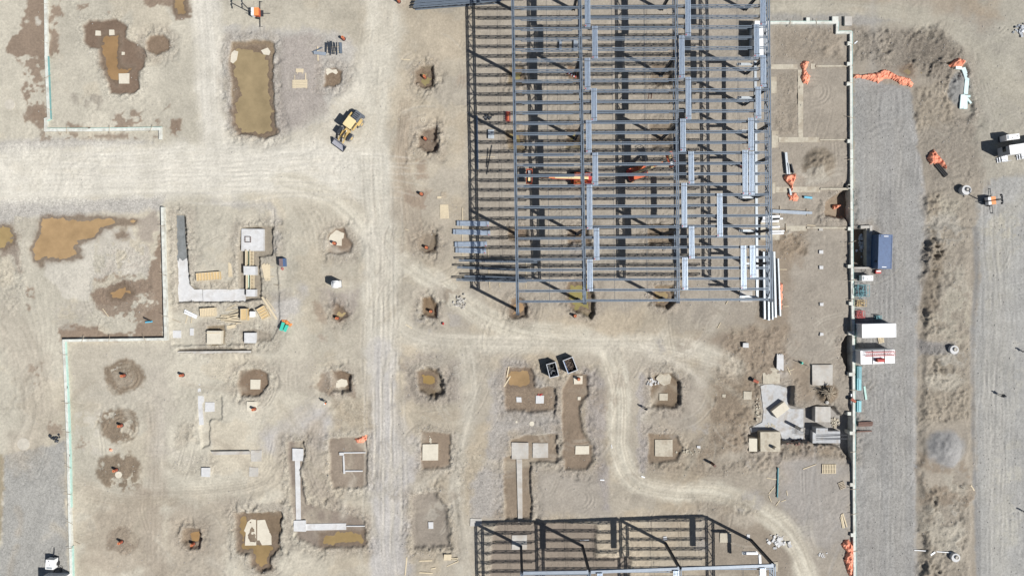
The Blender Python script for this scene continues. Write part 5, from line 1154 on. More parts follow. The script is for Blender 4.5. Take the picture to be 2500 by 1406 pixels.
# -- traffic barrels
def make_barrel():
    root = thing('traffic_barrel', 'x', 'barrel')
    MB().cyl((0,0,0), (0,0,1.02), .31, .24, 14).build('body', BARR, root); MB().cyl((0,0,-.05), (0,0,.08), .40, .38, 14).build('base', CABLE, root)
    for z in (.35, .72): MB().cyl((0,0,z), (0,0,z + .13), .305 - z * .068, .305 - (z + .13) * .068, 14, False).build('band', WHITEB, root)
    MB().ring((0,0,1.02), .2, .035, 14, 5).build('rim', ORANGEL, root)
    return root
BR = make_barrel(); first = True
for (px, py), lb in [
  (q1('B',1015,287),'orange barrel beside the bundle of thin dark pipes'),(q1('B',1418,14),'orange barrel at the top edge left of the truss stack'),(q1('B',1607,568),'orange barrel standing in the olive puddle, top pit of the column'),
  (q1('B',1612,1018),'dark-shadowed barrel in the dry pit below the olive puddle'),(q1('K',1018,16),'orange barrel on brown dirt left of the small lumber piles'),(q1('K',273,437),'orange barrel on the ragged cream slab'),
  (q1('K',1061,473),'orange barrel in the pit below the lumber piles'),(q1('K',297,1076),'orange barrel at the edge of the small oval puddle'),(q1('K',1098,1018),'barrel in the wet pit at the bend of the dirt road'),
  (q1('F',1015,1308),'barrel on dirt beside the big olive puddle under the frame'),(q1('L',729,230),'orange barrel in the top tracked circle, lower left field'),(q1('L',1071,228),'orange barrel alone near the slanting strip footing'),
  (q1('L',713,522),'orange barrel in the second tracked circle, lower left field'),(q1('L',684,782),'orange barrel in the third tracked circle, beside a round cream patch'),(q1('L',714,1202),'orange barrel on a white pad, bottom left'),
  (q1('L',1137,1213),'barrel in the small square puddle at the bottom left'),(q1('M',533,426),'orange barrel on the square pale pad'),(q1('N',1133,250),'grey barrel on the broken cream pad below the scrap bins')]:
    x, y, z = onG(px, py)
    if first: BR.location = (x, y, z + .05); BR['label'] = lb; BR['group'] = 'traffic barrels'; first = False
    else: dup(BR, (x, y, z + .05), random.uniform(0, 3), lb, 'traffic barrels')
for (px, py), lb, rz in ((q1('O',918,292),'striped orange barrel lying on its side by the rough dirt', -.45),(q1('w',275,775),'striped red and white barrel leaning on the retaining wall', -.6)):
    x, y, z = onG(px, py); o = dup(BR, (x, y, z + .5), rz, lb, 'traffic barrels'); o.rotation_euler = (0, 1.45, rz)
# -- posts and pipes standing up
def post(rg, x, y, h, r, mat, label, z=None):
    X_, Y_, Z_ = onG(*q1(rg, x, y)); Z_ = Z_ if z is None else z
    return single('pipe_post', MB().cyl((X_, Y_, Z_ - .2), (X_, Y_, Z_ + h), r, r * .9, 12), mat, label, 'post')
post('O', 690, 765, 2.0, .26, RUST, 'dark upright pipe in rough dirt above the bend of the haul road')
post('g', 640, 996, 2.6, .3, CONC, 'round concrete post standing on the deep pale slab', -1.35)
post('g', 325, 1235, 1.0, .3, CONCT, 'short square-looking post on the raised pad', .18)
# -- tarps
def tarp(rg, pts, hgt, label, cell=.13, mat=TARP, name='tarp'):
    P_ = q(rg, *pts); S, sd = sdpoly(P_, 6); pxm = 1.2 * NT[S]
    msk = (sd + pxm) < 0; zz = Z[S]; c = MB(); vid = {}
    rn = 1 - np.abs(noise(PX[S] / 5.0, PY[S] / 9.0)); rn2 = 1 - np.abs(noise(PX[S] / 3.0 + PY[S] / 8, PY[S] / 4.0))
    h = (.06 + hgt * ss(0, -7, sd) * (.35 + .65 * rn) + .22 * rn2 * ss(0, -4, sd)).astype(float)
    zz = np.maximum(zz, np.median(zz[msk]) - .4) if msk.any() else zz
    for j in range(msk.shape[0] - 1):
        for i in range(msk.shape[1] - 1):
            if msk[j, i] and msk[j, i + 1] and msk[j + 1, i] and msk[j + 1, i + 1]:
                f = []
                for a, b in ((j, i), (j, i + 1), (j + 1, i + 1), (j + 1, i)):
                    if (a, b) not in vid:
                        vid[(a, b)] = len(c.v); e = any(not (0 <= a + da < msk.shape[0] and 0 <= b + db < msk.shape[1] and msk[a + da, b + db]) for da, db in ((1,0),(-1,0),(0,1),(0,-1)))
                        c.v.append((float(X[S][a, b]), float(Y[S][a, b]), float(zz[a, b] + (0.015 if e else h[a, b]))))
                    f.append(vid[(a, b)])
                c.f.append(tuple(f))
    if not c.f: return
    return single(name, c, mat, label, 'tarp')
tarp('E', [(675,530),(760,530),(860,515),(900,492),(940,505),(1000,540),(1080,555),(1115,600),(1100,630),(1010,605),(950,570),(900,570),(860,600),(800,580),(760,565),(678,567)], .5, 'long crumpled orange tarp stretching from the retaining wall along the gravel edge')
tarp('E', [(1365,468),(1400,430),(1440,412),(1485,435),(1482,475),(1430,480),(1395,478)], .6, 'small crumpled orange tarp at the head of the insulation boards')
tarp('E', [(1203,1130),(1225,1095),(1258,1062),(1275,1085),(1290,1110),(1330,1150),(1354,1212),(1335,1218),(1280,1172),(1225,1178)], .7, 'orange tarp draped over black pipes by the right-hand road')
tarp('E', [(303,460),(330,430),(372,442),(362,465),(345,500),(378,545),(358,608),(318,600),(303,565),(312,520)], .45, 'twisted orange tarp on the strip footing, upper right bays')
tarp('p', [(325,150),(360,120),(495,110),(470,200),(445,260),(460,320),(420,320),(405,265),(350,210)], .7, 'orange tarp wrapped around the white-topped beams')
tarp('p', [(370,345),(395,325),(420,360),(450,320),(490,330),(512,385),(505,436),(440,430),(395,410)], .35, 'orange tarp spread on dirt below the white beam end')
tarp('G', [(1500,1060),(1520,1035),(1548,1040),(1542,1130),(1536,1260),(1505,1265),(1500,1160)], .5, 'narrow orange tarp over the easternmost beam')
tarp('Q', [(250,1230),(275,1200),(298,1205),(325,1235),(322,1300),(318,1390),(300,1408),(285,1380),(265,1310),(280,1275)], .6, 'crumpled orange tarp against the retaining wall at the bottom right')
tarp('M', [(1110,605),(1150,590),(1185,573),(1197,605),(1165,632),(1130,630)], .35, 'small orange tarp above the three-sided footing')
tarp('p', [(925,480),(950,452),(1030,447),(1052,475),(1020,500),(975,520),(945,525)], .9, 'orange tarp heaped in the small excavation by the wall')
tarp('L', [(634,660),(650,650),(664,662),(655,682),(638,676)], .2, 'scrap of orange tarp in the lower left field')
tp = tarp('o', [(2145,500),(2170,465),(2260,480),(2390,570),(2345,650),(2290,600),(2170,560)], .3, 'pale orange tarp under two green tubs beside the lumber yard', mat=ORANGEL)
for k, (a, b) in enumerate((((2215,535),(2165,690)),((2290,590),(2235,710)))):
    A, B = Wg(*q1('o', *a)), Wg(*q1('o', *b)); single('green_board', MB().beam((A[0], A[1], A[2] + .55), (B[0], B[1], B[2] + .55), .5, .35), GREEN, ('left','right')[k] + ' green board lying on the pale orange tarp', 'green board')
# black pipes out of the tarp
for k in range(3):
    A, B = Wg(*q1('E', 1262 + k * 12, 1180 + k * -4)), Wg(*q1('E', 1335 + k * 10, 1268 - k * 8))
    single('black_pipe', MB().cyl((A[0], A[1], A[2] + .2), (B[0], B[1], B[2] + .2), .13, n=8), CABLE, 'black pipe sticking out of the orange tarp, %s one' % ('left','middle','right')[k], 'pipe', 'black pipes under the tarp')
# -- lumber yard
pile('lumber_pile', 'long stack of pale planks beside the trench in the formwork yard', 'lumber pile', 'n', [((500 + k * 17, 680 - (k % 3) * 12), (545 + k * 11, 890 + (k % 2) * 40), .2) for k in range(8)] + [((480,725),(690,715),.1), ((490,860),(690,865),.1)])
pile('lumber_pile', 'two long wide planks leaning across the yard corner', 'lumber pile', 'o', [((1770,40),(2060,480),.35), ((1850,70),(2030,320),.12)], .2)
pile('lumber_pile', 'scattered fan of pale boards north of the boxed footing', 'lumber pile', 'o', [((1070,270),(1310,165),.12), ((1040,305),(1315,288),.12), ((1110,375),(1320,300),.12), ((960,405),(1280,395),.2), ((945,430),(1300,450),.18), ((870,465),(1300,485),.14), ((960,500),(1400,500),.18), ((1040,525),(1370,555),.12), ((1010,440),(1310,370),.18), ((1090,470),(1290,420),.2)], .02, .035)
pile('lumber_pile', 'short wide boards right of the boxed footing', 'lumber pile', 'o', [((1070,640),(1230,610),.55), ((1080,665),(1240,635),.2), ((1225,600),(1280,555),.12)], .05, .03)
pile('lumber_pile', 'two grey planks on sticks left of the form panels', 'lumber pile', 'o', [((290,400),(255,560),.1), ((400,330),(365,560),.1), ((240,300),(490,420),.35, WHITEB), ((235,345),(480,455),.3, WHITEB)], .03, .06)
pile('lumber_pile', 'pointed heap of planks inside the L-shaped footing', 'lumber pile', 'J', [((625 + k * 6, 600 + k * 3), (628 + k * 9, 725), .14) for k in range(4)])
def form_panel(rg, c, sx, sy, n, rz, label, mat=PLY, rib=WOOD, h=.5, along='x'):
    x, y, z = onG(*q1(rg, *c)); root = thing('formwork', label, 'formwork', (x, y, z), rz)
    MB().box((0,0,h / 2), (sx, sy, h)).build('sheet', mat, root)
    for k in range(n):
        t = -.5 + k / (n - 1)
        if along == 'x': MB().box((t * (sx - .1), 0, h + .05), (.09, sy + .06, .09)).build('rib', rib, root)
        else: MB().box((0, t * (sy - .1), h + .05), (sx + .06, .09, .09)).build('rib', rib, root)
    for j in (-1, 1):
        if along == 'x': MB().box((0, j * sy / 2, h + .056), (sx, .08, .10)).build('rail', rib, root)
        else: MB().box((j * sx / 2, 0, h + .056), (.08, sy, .10)).build('rail', rib, root)
    return root
form_panel('J', (460,720), 4.3, 1.4, 9, .08, 'long ribbed form panel inside the L-shaped footing')
form_panel('o', (725,340), 2.8, 1.5, 10, .06, 'ribbed form panel with a tilted front rail left of the plank fan', WOOD)
form_panel('o', (1810,345), 1.5, 2.2, 5, .5, 'orange-brown form panel with four rows leaning by the long planks', along='y')
bx = form_panel('o', (1460,380), 1.1, 2.1, 2, 0, 'upright brown plywood form box casting an L-shaped shadow', h=1.1, along='y')
x, y, z = onG(*q1('o', 1605, 375)); single('wrapped_pallet', MB().box((x, y, z + .4), (.85, 1.0, .7)), WHITE, 'white wrapped pallet with scribbles beside the plywood form box', 'pallet')
x, y, z = onG(*q1('o', 1575, 305)); single('cable_coil', MB().ring((x, y, z + .1), .3, .09).ring((x + .1, y, z + .2), .25, .07), CABLE, 'black coil at the corner of the white wrapped pallet', 'cable coil')
pad('o', 15, 700, 180, 845, .08, CONCL, 'white panel sheet lying flat west of the boxed footing', name='panel_sheet', cat='panel')
pad('o', 352, 652, 425, 798, .12, CONCL, 'smaller upright white sheet lying beside the larger one', name='panel_sheet', cat='panel')
plank('o', (690,742), (955,742), .1, .1, G(*W(*q1('o', 825, 830))) + .92, WOOD, 'board along the top of the boxed footing', 'boards on footings')
# forms between the pale piers
for rg_, y0, y1, lb in (('n', 450, 700, 'upper run of double board forms between the pale piers'), ('n', 835, 1062, 'lower run of double board forms between the pale piers')):
    cx, cy, cz = onG(*q1('n', 300, (y0 + y1) / 2)); fr = thing('wall_form', lb, 'wall form', (cx, cy, cz))
    for k, xx in enumerate((258, 322, 345, 362)):
        plank('n', (xx + (10 if y0 > 700 else 0), y0), (xx + (10 if y0 > 700 else 0), y1), .1 if k else .2, .9 if k < 2 else .3, cz + (.15 if k < 2 else .4), WOOD, name='form_board', parent=fr)
    plank('n', (288, y0 + 5), (292, y1 - 5), .3, .3, cz + .1, FOAML, name='foam_board', parent=fr)
    for k in range(4): plank('n', (318, y0 + 30 + k * 55), (372, y0 + 30 + k * 55), .07, .07, cz + .75, WOODD, name='strut', parent=fr)
# rebar cages
def cage(rg, x, y, s, h, label, z=None):
    X_, Y_, Z_ = onG(*q1(rg, x, y)); Z_ = Z_ if z is None else z; mb = MB()
    for i in range(4):
        for j in range(4):
            if i in (0, 3) or j in (0, 3): mb.beam((X_ - s / 2 + s * i / 3, Y_ - s / 2 + s * j / 3, Z_), (X_ - s / 2 + s * i / 3, Y_ - s / 2 + s * j / 3, Z_ + h), .03, .03)
    for k in range(4):
        zz = Z_ + h * (k + .5) / 4
        for e in (-1, 1): mb.beam((X_ - s / 2, Y_ + e * s / 2, zz), (X_ + s / 2, Y_ + e * s / 2, zz), .03, .03).beam((X_ + e * s / 2, Y_ - s / 2, zz), (X_ + e * s / 2, Y_ + s / 2, zz), .03, .03)
    return single('rebar_cage', mb, RUST, label, 'rebar cage')
zf = G(*W(*q1('J', 830, 408))) + .7
cage('n', 322, 292, 1.0, .5, 'rebar cage rising from the big pale footing', zf)
mb = MB(); A = Wg(*q1('g', 860, 1110)); B = Wg(*q1('g', 1250, 1105))
for k in range(4): mb.beam((A[0], A[1] + (k - 1.5) * .3, -.28), (B[0], B[1] + (k - 1.5) * .34 + .1 * (-1) ** k, -.2), .05, .05)
single('rebar_bundle', mb, DARK, 'loose rebar lying across the wide grey footing', 'rebar')
mb = MB()
for k in range(6):
    A = W(*q1('g', 650, 1045 + k * 14)); B = W(*q1('g', 830, 1040 + k * 12)); mb.beam((A[0], A[1], -.9), (B[0], B[1], -.7), .04, .04)
single('rebar_bundle', mb, DARK, 'row of rebar ends between the deep slab and the grey footing', 'rebar')
# plywood sheet by the deep slab
x, y = W(*q1('g', 452, 785), -.2); single('form_box', MB().box((x, y, -.85), (2.9, 1.6, 1.0), math.radians(38)), CONCP, 'tilted cream form box standing on the deep slab', 'form box')
# steel bundles upper left
ro = thing('pipe_bundle', 'row of thin dark blue-grey pipes laid out beside the orange barrel', 'pipes', Wg(*q1('m', 690, 370)))
for x0, y0, x1, y1 in ((520,235,520,490),(555,240,535,490),(580,205,600,480),(605,230,635,530),(632,205,650,500),(660,205,690,500),(705,230,725,500),(725,240,780,525),(778,235,785,500)):
    plank('m', (x0, y0), (x1, y1), .11, .12, ro.location.z + .1, STEELD, name='pipe', parent=ro)
plank('m', (862,240), (872,485), .45, .25, None, STEEL, 'single thick blue-grey beam right of the pipe row', 'steel near the pipe row', 'steel_beam', cat='steel beam')
plank('m', (255,470), (530,500), .55, .22, None, GREYB, 'wide pale blue-grey channel left of the pipe row', 'steel near the pipe row', 'steel_channel', cat='steel channel', off=.12)
plank('m', (220,460), (450,350), .16, .16, None, STEEL, 'slanting thin steel bar above the wide channel', 'steel near the pipe row', 'steel_bar', cat='steel bar', off=.1)
plank('m', (335,325), (345,650), .2, .1, None, WOOD, 'upright pale runner under the wide channel', 'runners near the pipe row')
plank('m', (500,352), (860,322), .07, .06, None, WOOD, 'upper runner under the pipe row', 'runners near the pipe row'); plank('m', (505,430), (850,440), .07, .06, None, WOOD, 'lower runner under the pipe row', 'runners near the pipe row')
pile('lumber_pile', 'neat stack of pale lumber with two upright runners on bare gravel', 'lumber pile', 'B', [((640,592 + k * 12),(750,590 + k * 12),.24) for k in range(5)] + [((657,550),(660,650),.1), ((738,535),(742,650),.1)])
pile('lumber_pile', 'small upper stack of pale lumber on bare gravel', 'lumber pile', 'B', [((666,508 + k * 9),(722,510 + k * 9),.2) for k in range(3)] + [((676,505),(676,542),.1), ((713,505),(713,542),.1)])
pile('lumber_pile', 'stack of upright pale boards left of the frame', 'lumber pile', 'K', [((1180 + k * 10, 105),(1182 + k * 11, 225),.2) for k in range(7)])
pile('lumber_pile', 'small heap of short wood blocks above the upright boards', 'lumber pile', 'K', [((1150 + 8 * (k % 4), 40 + 9 * (k // 4)),(1178 + 8 * (k % 4), 38 + 9 * (k // 4)),.2) for k in range(6)] + [((1190 + 8 * k, -2),(1188 + 9 * k, 50),.15, WOODD) for k in range(5)])
pile('lumber_pile', 'pale pallet and boards at the bottom of the shallow hole', 'lumber pile', 'N', [((350 + k * 6, 1278),(347 + k * 6, 1312),.25) for k in range(7)] + [((388,1300),(428,1300),.15), ((390,1308),(425,1310),.15), ((362,1348),(430,1318),.15)])
pile('lumber_pile', 'grey beams stacked with a black head north of the tan pad by the deep slab', 'lumber pile', 'g', [((400 + k * 13, 70 + 12 * (k % 2)),(396 + k * 14, 260 + 10 * (k % 3)),.25, CONCL) for k in range(6)], .3)
for rg_, a, b, lb in [('N',(128,1295),(118,1400),'long pale board at the bottom left of the shallow hole'),('N',(200,1318),(275,1315),'short board under the shallow hole, upper'),('N',(200,1384),(280,1388),'short board under the shallow hole, lower'),
  ('N',(270,1362),(298,1356),'tiny board under the shallow hole, right'),('N',(726,178),(714,245),'upright board beside the brown puddle'),('N',(735,238),(697,298),'slanting board crossing the brown puddle corner'),
  ('N',(637,1208),(688,1204),'pale stick on the sand left of the lower frame'),('d',(1850,435),(1990,430),'white stick by the second column of the lower frame'),
  ('I',(905,1020),(957,1092),'pale stick in the drying mud of the left lot'),('J',(140,1090),(208,1115),'thin dark stick on the bare dirt left of the panels'),('m',(60,930),(55,1095),'short pale stick above the lumber stack'),
  ('Q',(45,818),(118,792),'thin stick in the grey dirt right of centre bottom'),('O',(1208,800),(1280,772),'thin stick on grey dirt by the right wall'),('O',(1000,848),(1060,858),'pale stick beside the teal pole, upper'),
  ('O',(1045,898),(1012,940),'pale stick beside the teal pole, left'),('O',(1075,975),(1052,1005),'pale stick below the teal pole'),('O',(1083,982),(1110,972),'short stick right of the foot of the teal pole'),('O',(1012,948),(1028,985),'stick below left of the teal pole'),
  ('O',(1113,920),(1118,948),'small upright stick right of the teal pole'),('O',(122,662),(126,682),'tiny white stick on the haul road'),('O',(58,860),(82,861),'white board beside the haul road'),('O',(292,840),(312,848),'white board at the inner bend of the haul road'),
  ('g',(530,240),(575,335),'stick in the litter beside the tan pad, long'),('g',(545,290),(620,262),'stick in the litter beside the tan pad, short'),('g',(890,540),(930,528),'pale stick left of the stump'),
  ('J',(1010,790),(1080,800),'thin dark stick right of the plank stack'),('K',(875,315),(905,325),'thin stick above the pit with the barrel'),('K',(880,1130),(935,1165),'thin stick on dirt at the road bend'),('L',(440,1203),(470,1218),'dark stick on dirt at the bottom left'),
  ('B',(1435,435),(1500,440),'thin lath above the olive puddle'),('B',(1600,440),(1665,432),'thin lath right of the first, above the olive puddle'),('Q',(960,905),(980,935),'pale board at the edge of the right gravel road'),
  ('E',(690,315),(710,298),'white board by the wall at the top right'),('p',(610,702),(705,708),'pale stick on the thin wall under the excavation')]:
    thin = 'thin' in lb or 'stick' in lb or 'lath' in lb
    plank(rg_, a, b, .11 if thin else .22, .07, None, WOODD if 'dark' in lb else (WHITEB if 'white' in lb else WOOD), lb)
for k, (a, b, w_) in enumerate((((255,1065),(270,1140),.25),((262,1060),(285,1135),.2),((250,1080),(262,1140),.15))):
    plank('Q', a, b, w_, .1, None, WOOD, 'bottom right board beside the retaining wall, %s of three' % ('middle','right','left')[k], 'boards by the retaining wall')
def pallet(rg, x, y, sx, sy, n, rz, label, along='x', mat=WOOD):
    X_, Y_, Z_ = onG(*q1(rg, x, y)); root = thing('pallet', label, 'pallet', (X_, Y_, Z_), rz)
    for k in range(n): MB().box((0, -sy / 2 + sy * (k + .5) / n, .14), (sx, sy / n * .62, .04)).build('slat', mat, root)
    for k in (-1, 0, 1): MB().box((k * (sx / 2 - .06), 0, .06), (.1, sy, .11)).build('runner', mat, root)
pallet('Q', 187, 817, 1.7, 2.6, 9, 1.57, 'large slatted wooden pallet near the retaining wall')
pallet('Q', 472, 112, 1.0, 1.1, 5, .2, 'small wooden pallet between the two white containers')
pallet('Q', 258, 907, 1.1, 1.4, 5, .4, 'grey pallet near the boards by the retaining wall', mat=WOODD)
# pole and pipes
A, B = Wg(*q1('O', 1064, 790)), Wg(*q1('O', 1060, 958)); single('teal_pole', MB().cyl((A[0], A[1], A[2] + .2), (B[0], B[1], B[2] + .2), .12, n=8), TEAL, 'long teal pole lying in dirt by the shallow pad', 'pole')
A, B = Wg(*q1('p', 570, 382)), Wg(*q1('p', 660, 392)); single('blue_pipe', MB().cyl((A[0], A[1], A[2] + .22), (B[0], B[1], B[2] + .22), .22, n=12), CYAN, 'short bright blue pipe lying in the dirt bay', 'pipe')
A, B = Wg(*q1('I', 1285, 1140)), Wg(*q1('I', 1345, 1134)); single('blue_pipe', MB().cyl((A[0], A[1], A[2] + .18), (B[0], B[1], B[2] + .18), .16, n=12), CYAN, 'light blue pipe with a dark end in the muddy lot', 'pipe')
A, B = Wg(*q1('I', 1275, 1102)), Wg(*q1('I', 1335, 1132)); single('black_pipe', MB().cyl((A[0], A[1], A[2] + .5), (B[0], B[1], B[2] + .3), .09, n=8), CABLE, 'black stick propped on the light blue pipe', 'pipe')
x, y, z = onG(*q1('O', 1197, 198)); single('green_valve', MB().cyl((x, y, z), (x, y, z + .5), .25, .2, 12).cyl((x, y, z + .5), (x, y, z + .7), .12, n=10), GREEN, 'small green valve on a black pipe in the dirt lane', 'valve')
A, B = Wg(*q1('O', 1153, 182)), Wg(*q1('O', 1233, 215)); single('black_pipe', MB().cyl((A[0], A[1], A[2] + .1), (B[0], B[1], B[2] + .1), .06, n=6), CABLE, 'thin black pipe under the green valve', 'pipe')
# insulation boards, top right
for k, (rg_, a, b, w_, m_) in enumerate((('t',(1125,535),(1150,640),.75,FOAML),('t',(1150,640),(1165,742),.75,FOAML),('t',(1160,745),(1138,958),.72,FOAML),('t',(1085,970),(1085,1180),.70,FOAML),('t',(1138,975),(1140,1185),.72,FOAML),('t',(1175,1025),(1232,1100),.32,FOAML),('t',(1172,990),(1215,990),.4,FOAML),('t',(975,545),(1095,545),.5,FOAML))):
    plank(rg_, a, b, w_ * 1.0, .25, None, mk('cyan_foam_board', (0.60, 0.75, 0.75), .6, 0, .06, 2), ('upper grey-topped insulation board of the curved line','second insulation board of the curved line','long insulation board in the middle of the curved line','left one of two wide pale boards at the south end','right one of two wide pale boards at the south end','slanting narrow offcut right of the wide boards','small square offcut right of the wide boards','insulation board poking out of the small orange tarp')[k], 'insulation boards at the top right', 'insulation_board', cat='insulation board')
plank('w', (508,590), (536,798), .35, .12, None, FOAML, 'narrow white board lying on the gravel right of the wall', 'boards on the right gravel', 'insulation_board', cat='board')
plank('w', (300,705), (310,870), .3, .4, None, WHITEB, 'white board against the retaining wall by the leaning barrel', 'boards on the right gravel', 'insulation_board', cat='board')
for k, (y0, y1, m_) in enumerate(((275,465,TEAL),(465,650,mk('light_teal_paint', (.16,.42,.47), .5, 0, .2, 3)),(810,985,mk('light_teal_paint', (.16,.42,.47))))):
    x, y, z = onG(*q1('w', 412, (y0 + y1) / 2)); L_ = (y1 - y0) / 6.39 / 13.5
    single('formwork_stack', MB().box((x, y, z + .25), (.75, L_, .5)).box((x + .1, y, z + .54), (.5, L_ - .2, .06)), m_, ('dark teal and brown form stack behind the second white container','light teal form stack right of the retaining wall, upper','light teal form stack right of the retaining wall, lower')[k], 'form stack')
ro = thing('rusty_beams', 'three rusty brown beams stacked on the gravel by the wall', 'steel beams', Wg(*q1('w', 520, 1180)))
for k, y_ in enumerate((1160,1182,1205)): plank('w', (410, y_), (632, y_ - 8), .3, .4 if k < 2 else .25, ro.location.z + .05, RUST, name='beam', parent=ro)
plank('w', (390,1298), (625,1288), .22, .2, None, RUST, 'single rusty beam below the stack of three', 'rusty beams', 'rusty_beam', cat='steel beam')
# stump and roots, rubble
x, y, z = onG(*q1('g', 1060, 560)); mb = MB()
for k in range(60):
    a_ = random.uniform(0, 6.28); r0 = random.uniform(0, .5); r1 = r0 + random.uniform(.4, 1.4)
    mb.beam((x + r0 * math.cos(a_), y + r0 * math.sin(a_), z + random.uniform(.1, .5)), (x + r1 * math.cos(a_ + .2), y + r1 * math.sin(a_ + .2), z + random.uniform(.05, .45)), .06, .06)
single('brush_heap', mb, WOODD, 'tangled heap of pale roots and sticks in dirt', 'brush heap')
x, y, z = onG(*q1('g', 1030, 685)); single('manhole_cone', MB().cyl((x, y, z), (x, y, z + .35), .38, .3, 16).cyl((x, y, z + .35), (x, y, z + .42), .14, n=12), CONC, 'round grey concrete cap below the heap of roots', 'concrete cap')
def rubble(rg, x, y, rx, ry, n, label, mat, smin=.15, smax=.4, name='rubble_heap', hh=.3):
    X_, Y_, Z_ = onG(*q1(rg, x, y)); root = MB()
    for k in range(n):
        u, v = random.gauss(0, .45) * rx, random.gauss(0, .45) * ry; s = random.uniform(smin, smax)
        root.box((X_ + u, Y_ + v, G(X_ + u, Y_ + v) + random.uniform(0, hh)), (s, s * random.uniform(.5, 1), s * .5), random.uniform(0, 3), random.uniform(-.5, .5))
    return tag(single(name, root, mat, label, 'rubble'), kind='stuff')
rubble('K', 1352, 940, 1.1, 1.2, 60, 'round heap of grey broken concrete at the road bend', CONC, .15, .45)
rubble('O', 355, 310, 1.6, .8, 30, 'strewn white rubble left of the rounded rough patch', CONCL)
rubble('O', 1070, 1205, 2.0, 1.3, 40, 'scatter of white broken plaster right of the lower frame', CONCL, .2, .7, hh=.1)
rubble('O', 560, 700, 1.6, .6, 26, 'pale rubble trail right of the large tan pad', CONCT, .1, .4, hh=.1)
rubble('Q', 150, 1290, .8, .7, 24, 'small white rubble scatter at the bottom right', CONCL, .1, .3, hh=.05)
rubble('E', 1880, 215, 1.2, 1.2, 40, 'black and white rubbish heap at the far right edge', SILV, .15, .5)
rubble('u', 260, 210, .8, .5, 26, 'dark scrap heap under the west bay', DARK, .15, .45)
rubble('h', 375, 470, .7, 2.0, 40, 'blue and white plastic rubbish inside the concrete pit', SILV, .15, .5)
rubble('L', 330, 600, .8, .9, 14, 'dark broken asphalt against the left wall', DARK, .2, .6)
plank('Q', (655,1262), (850,1270), .14, .1, None, WHITEB, 'thin white pipe running to the lowest manhole', 'boards on the right gravel', 'white_pipe', cat='pipe')
plank('Q', (735,1282), (762,1268), .3, .06, None, WHITEB, 'white scrap lying beside the thin white pipe', 'boards on the right gravel', 'white_board', cat='board')
rubble('N', 265, 608, .3, .7, 14, 'white spill on dirt above the bright pad', CONCP, .1, .25, hh=.05)
rubble('N', 908, 343, .5, .25, 12, 'red paint-splashed blocks on the grey pad', RED, .1, .25, hh=.15)
x, y, z = onG(*q1('K', 1203,1124)); single('red_can', MB().box((x, y, z + .2), (.28, .4, .4)).box((x, y, z + .45), (.1, .2, .1)), RED, 'small red fuel can on dirt at the road bend', 'fuel can')
# manholes
def manhole(rg, x, y, r, h, label, pipe=None):
    X_, Y_, Z_ = onG(*q1(rg, x, y)); root = thing('manhole', label, 'manhole', (X_, Y_, Z_))
    MB().cyl((0,0,-.3), (0,0,h), r, r, 24).build('riser', CONCL, root); MB().cyl((.1,.1,h), (.1,.1,h + .18), r * .48, r * .45, 20).build('neck', CONC, root); MB().ring((.1,.1,h + .2), r * .36, .06, 20).build('rim', DARK if pipe else CONCT, root)
    return root
manhole('k', 545, 470, .85, 1.0, 'tall concrete manhole riser with a dark ring near the right-hand light tower', 1)
manhole('Q', 866, 164, .78, .6, 'round concrete manhole at the end of a grey gravel patch')
manhole('Q', 874, 1298, .78, .7, 'round concrete manhole near the bottom right corner')
for rg_, x, y, r, lb in (('L',138,632,1.2,'wide flat muddy concrete disc above the grey gravel lot'),('A',72,765,1.0,'wide flat muddy concrete disc at the left edge')):
    X_, Y_, Z_ = onG(*q1(rg_, x, y)); single('manhole_cover', MB().cyl((X_, Y_, Z_ - .2), (X_, Y_, Z_ + .06), r, r * .94, 26), DISC, lb, 'manhole')
for rg_, x, y, lb in (('B',1596,878,'round flat ring mark above the dry pit'),('N',860,513,'small round pale lid on the gravel'),('N',770,503,'tiny round hole marker on the gravel'),('h',415,1052,'dark hose ring below the pit wall'),('L',695,812,'round cream patch beside the third barrel')):
    X_, Y_, Z_ = onG(*q1(rg_, x, y)); m2 = MB().ring((X_, Y_, Z_ + .04), .38, .05) if 'ring' in lb else MB().cyl((X_, Y_, Z_ - .1), (X_, Y_, Z_ + .05), .45 if 'lid' in lb else (.2 if 'tiny' in lb else .62), n=18)
    single('hose_coil' if 'ring' in lb else 'manhole_cover', m2, CABLE if 'dark' in lb else CONCP, lb, 'ring' if 'ring' in lb else 'lid')
# more under the frame
for k, (x_, y0, y1) in enumerate(((1295,352,438),(1418,350,448))):
    ro = thing('pipe_bundle', ('slimmer','thicker')[k] + ' dark ribbed bundle of pipes on the ground in the second bay', 'pipes', Wg(*q1('C', x_, (y0 + y1) / 2)))
    for i in range(3 + 2 * k):
        A = W(*q1('C', x_ - 8 + i * 7, y0 + i * 2)); B = W(*q1('C', x_ - 10 + i * 7, y1)); l_ = ro.location
        MB().cyl((A[0] - l_.x, A[1] - l_.y, .3), (B[0] - l_.x, B[1] - l_.y, .3), .11, n=8).build('pipe', GREYB, ro)
x, y, z = onG(*q1('C', 1385, 645)); bar = thing('barrier', 'red and white striped barrier lying at a column foot in the second bay', 'barrier', (x, y, z), -.5)
for k in range(8): MB().box((-.85 + k * .245, 0, .25 + .003 * (k % 2)), (.24, .35, .45)).build('stripe', RED if k % 2 else WHITEB, bar)
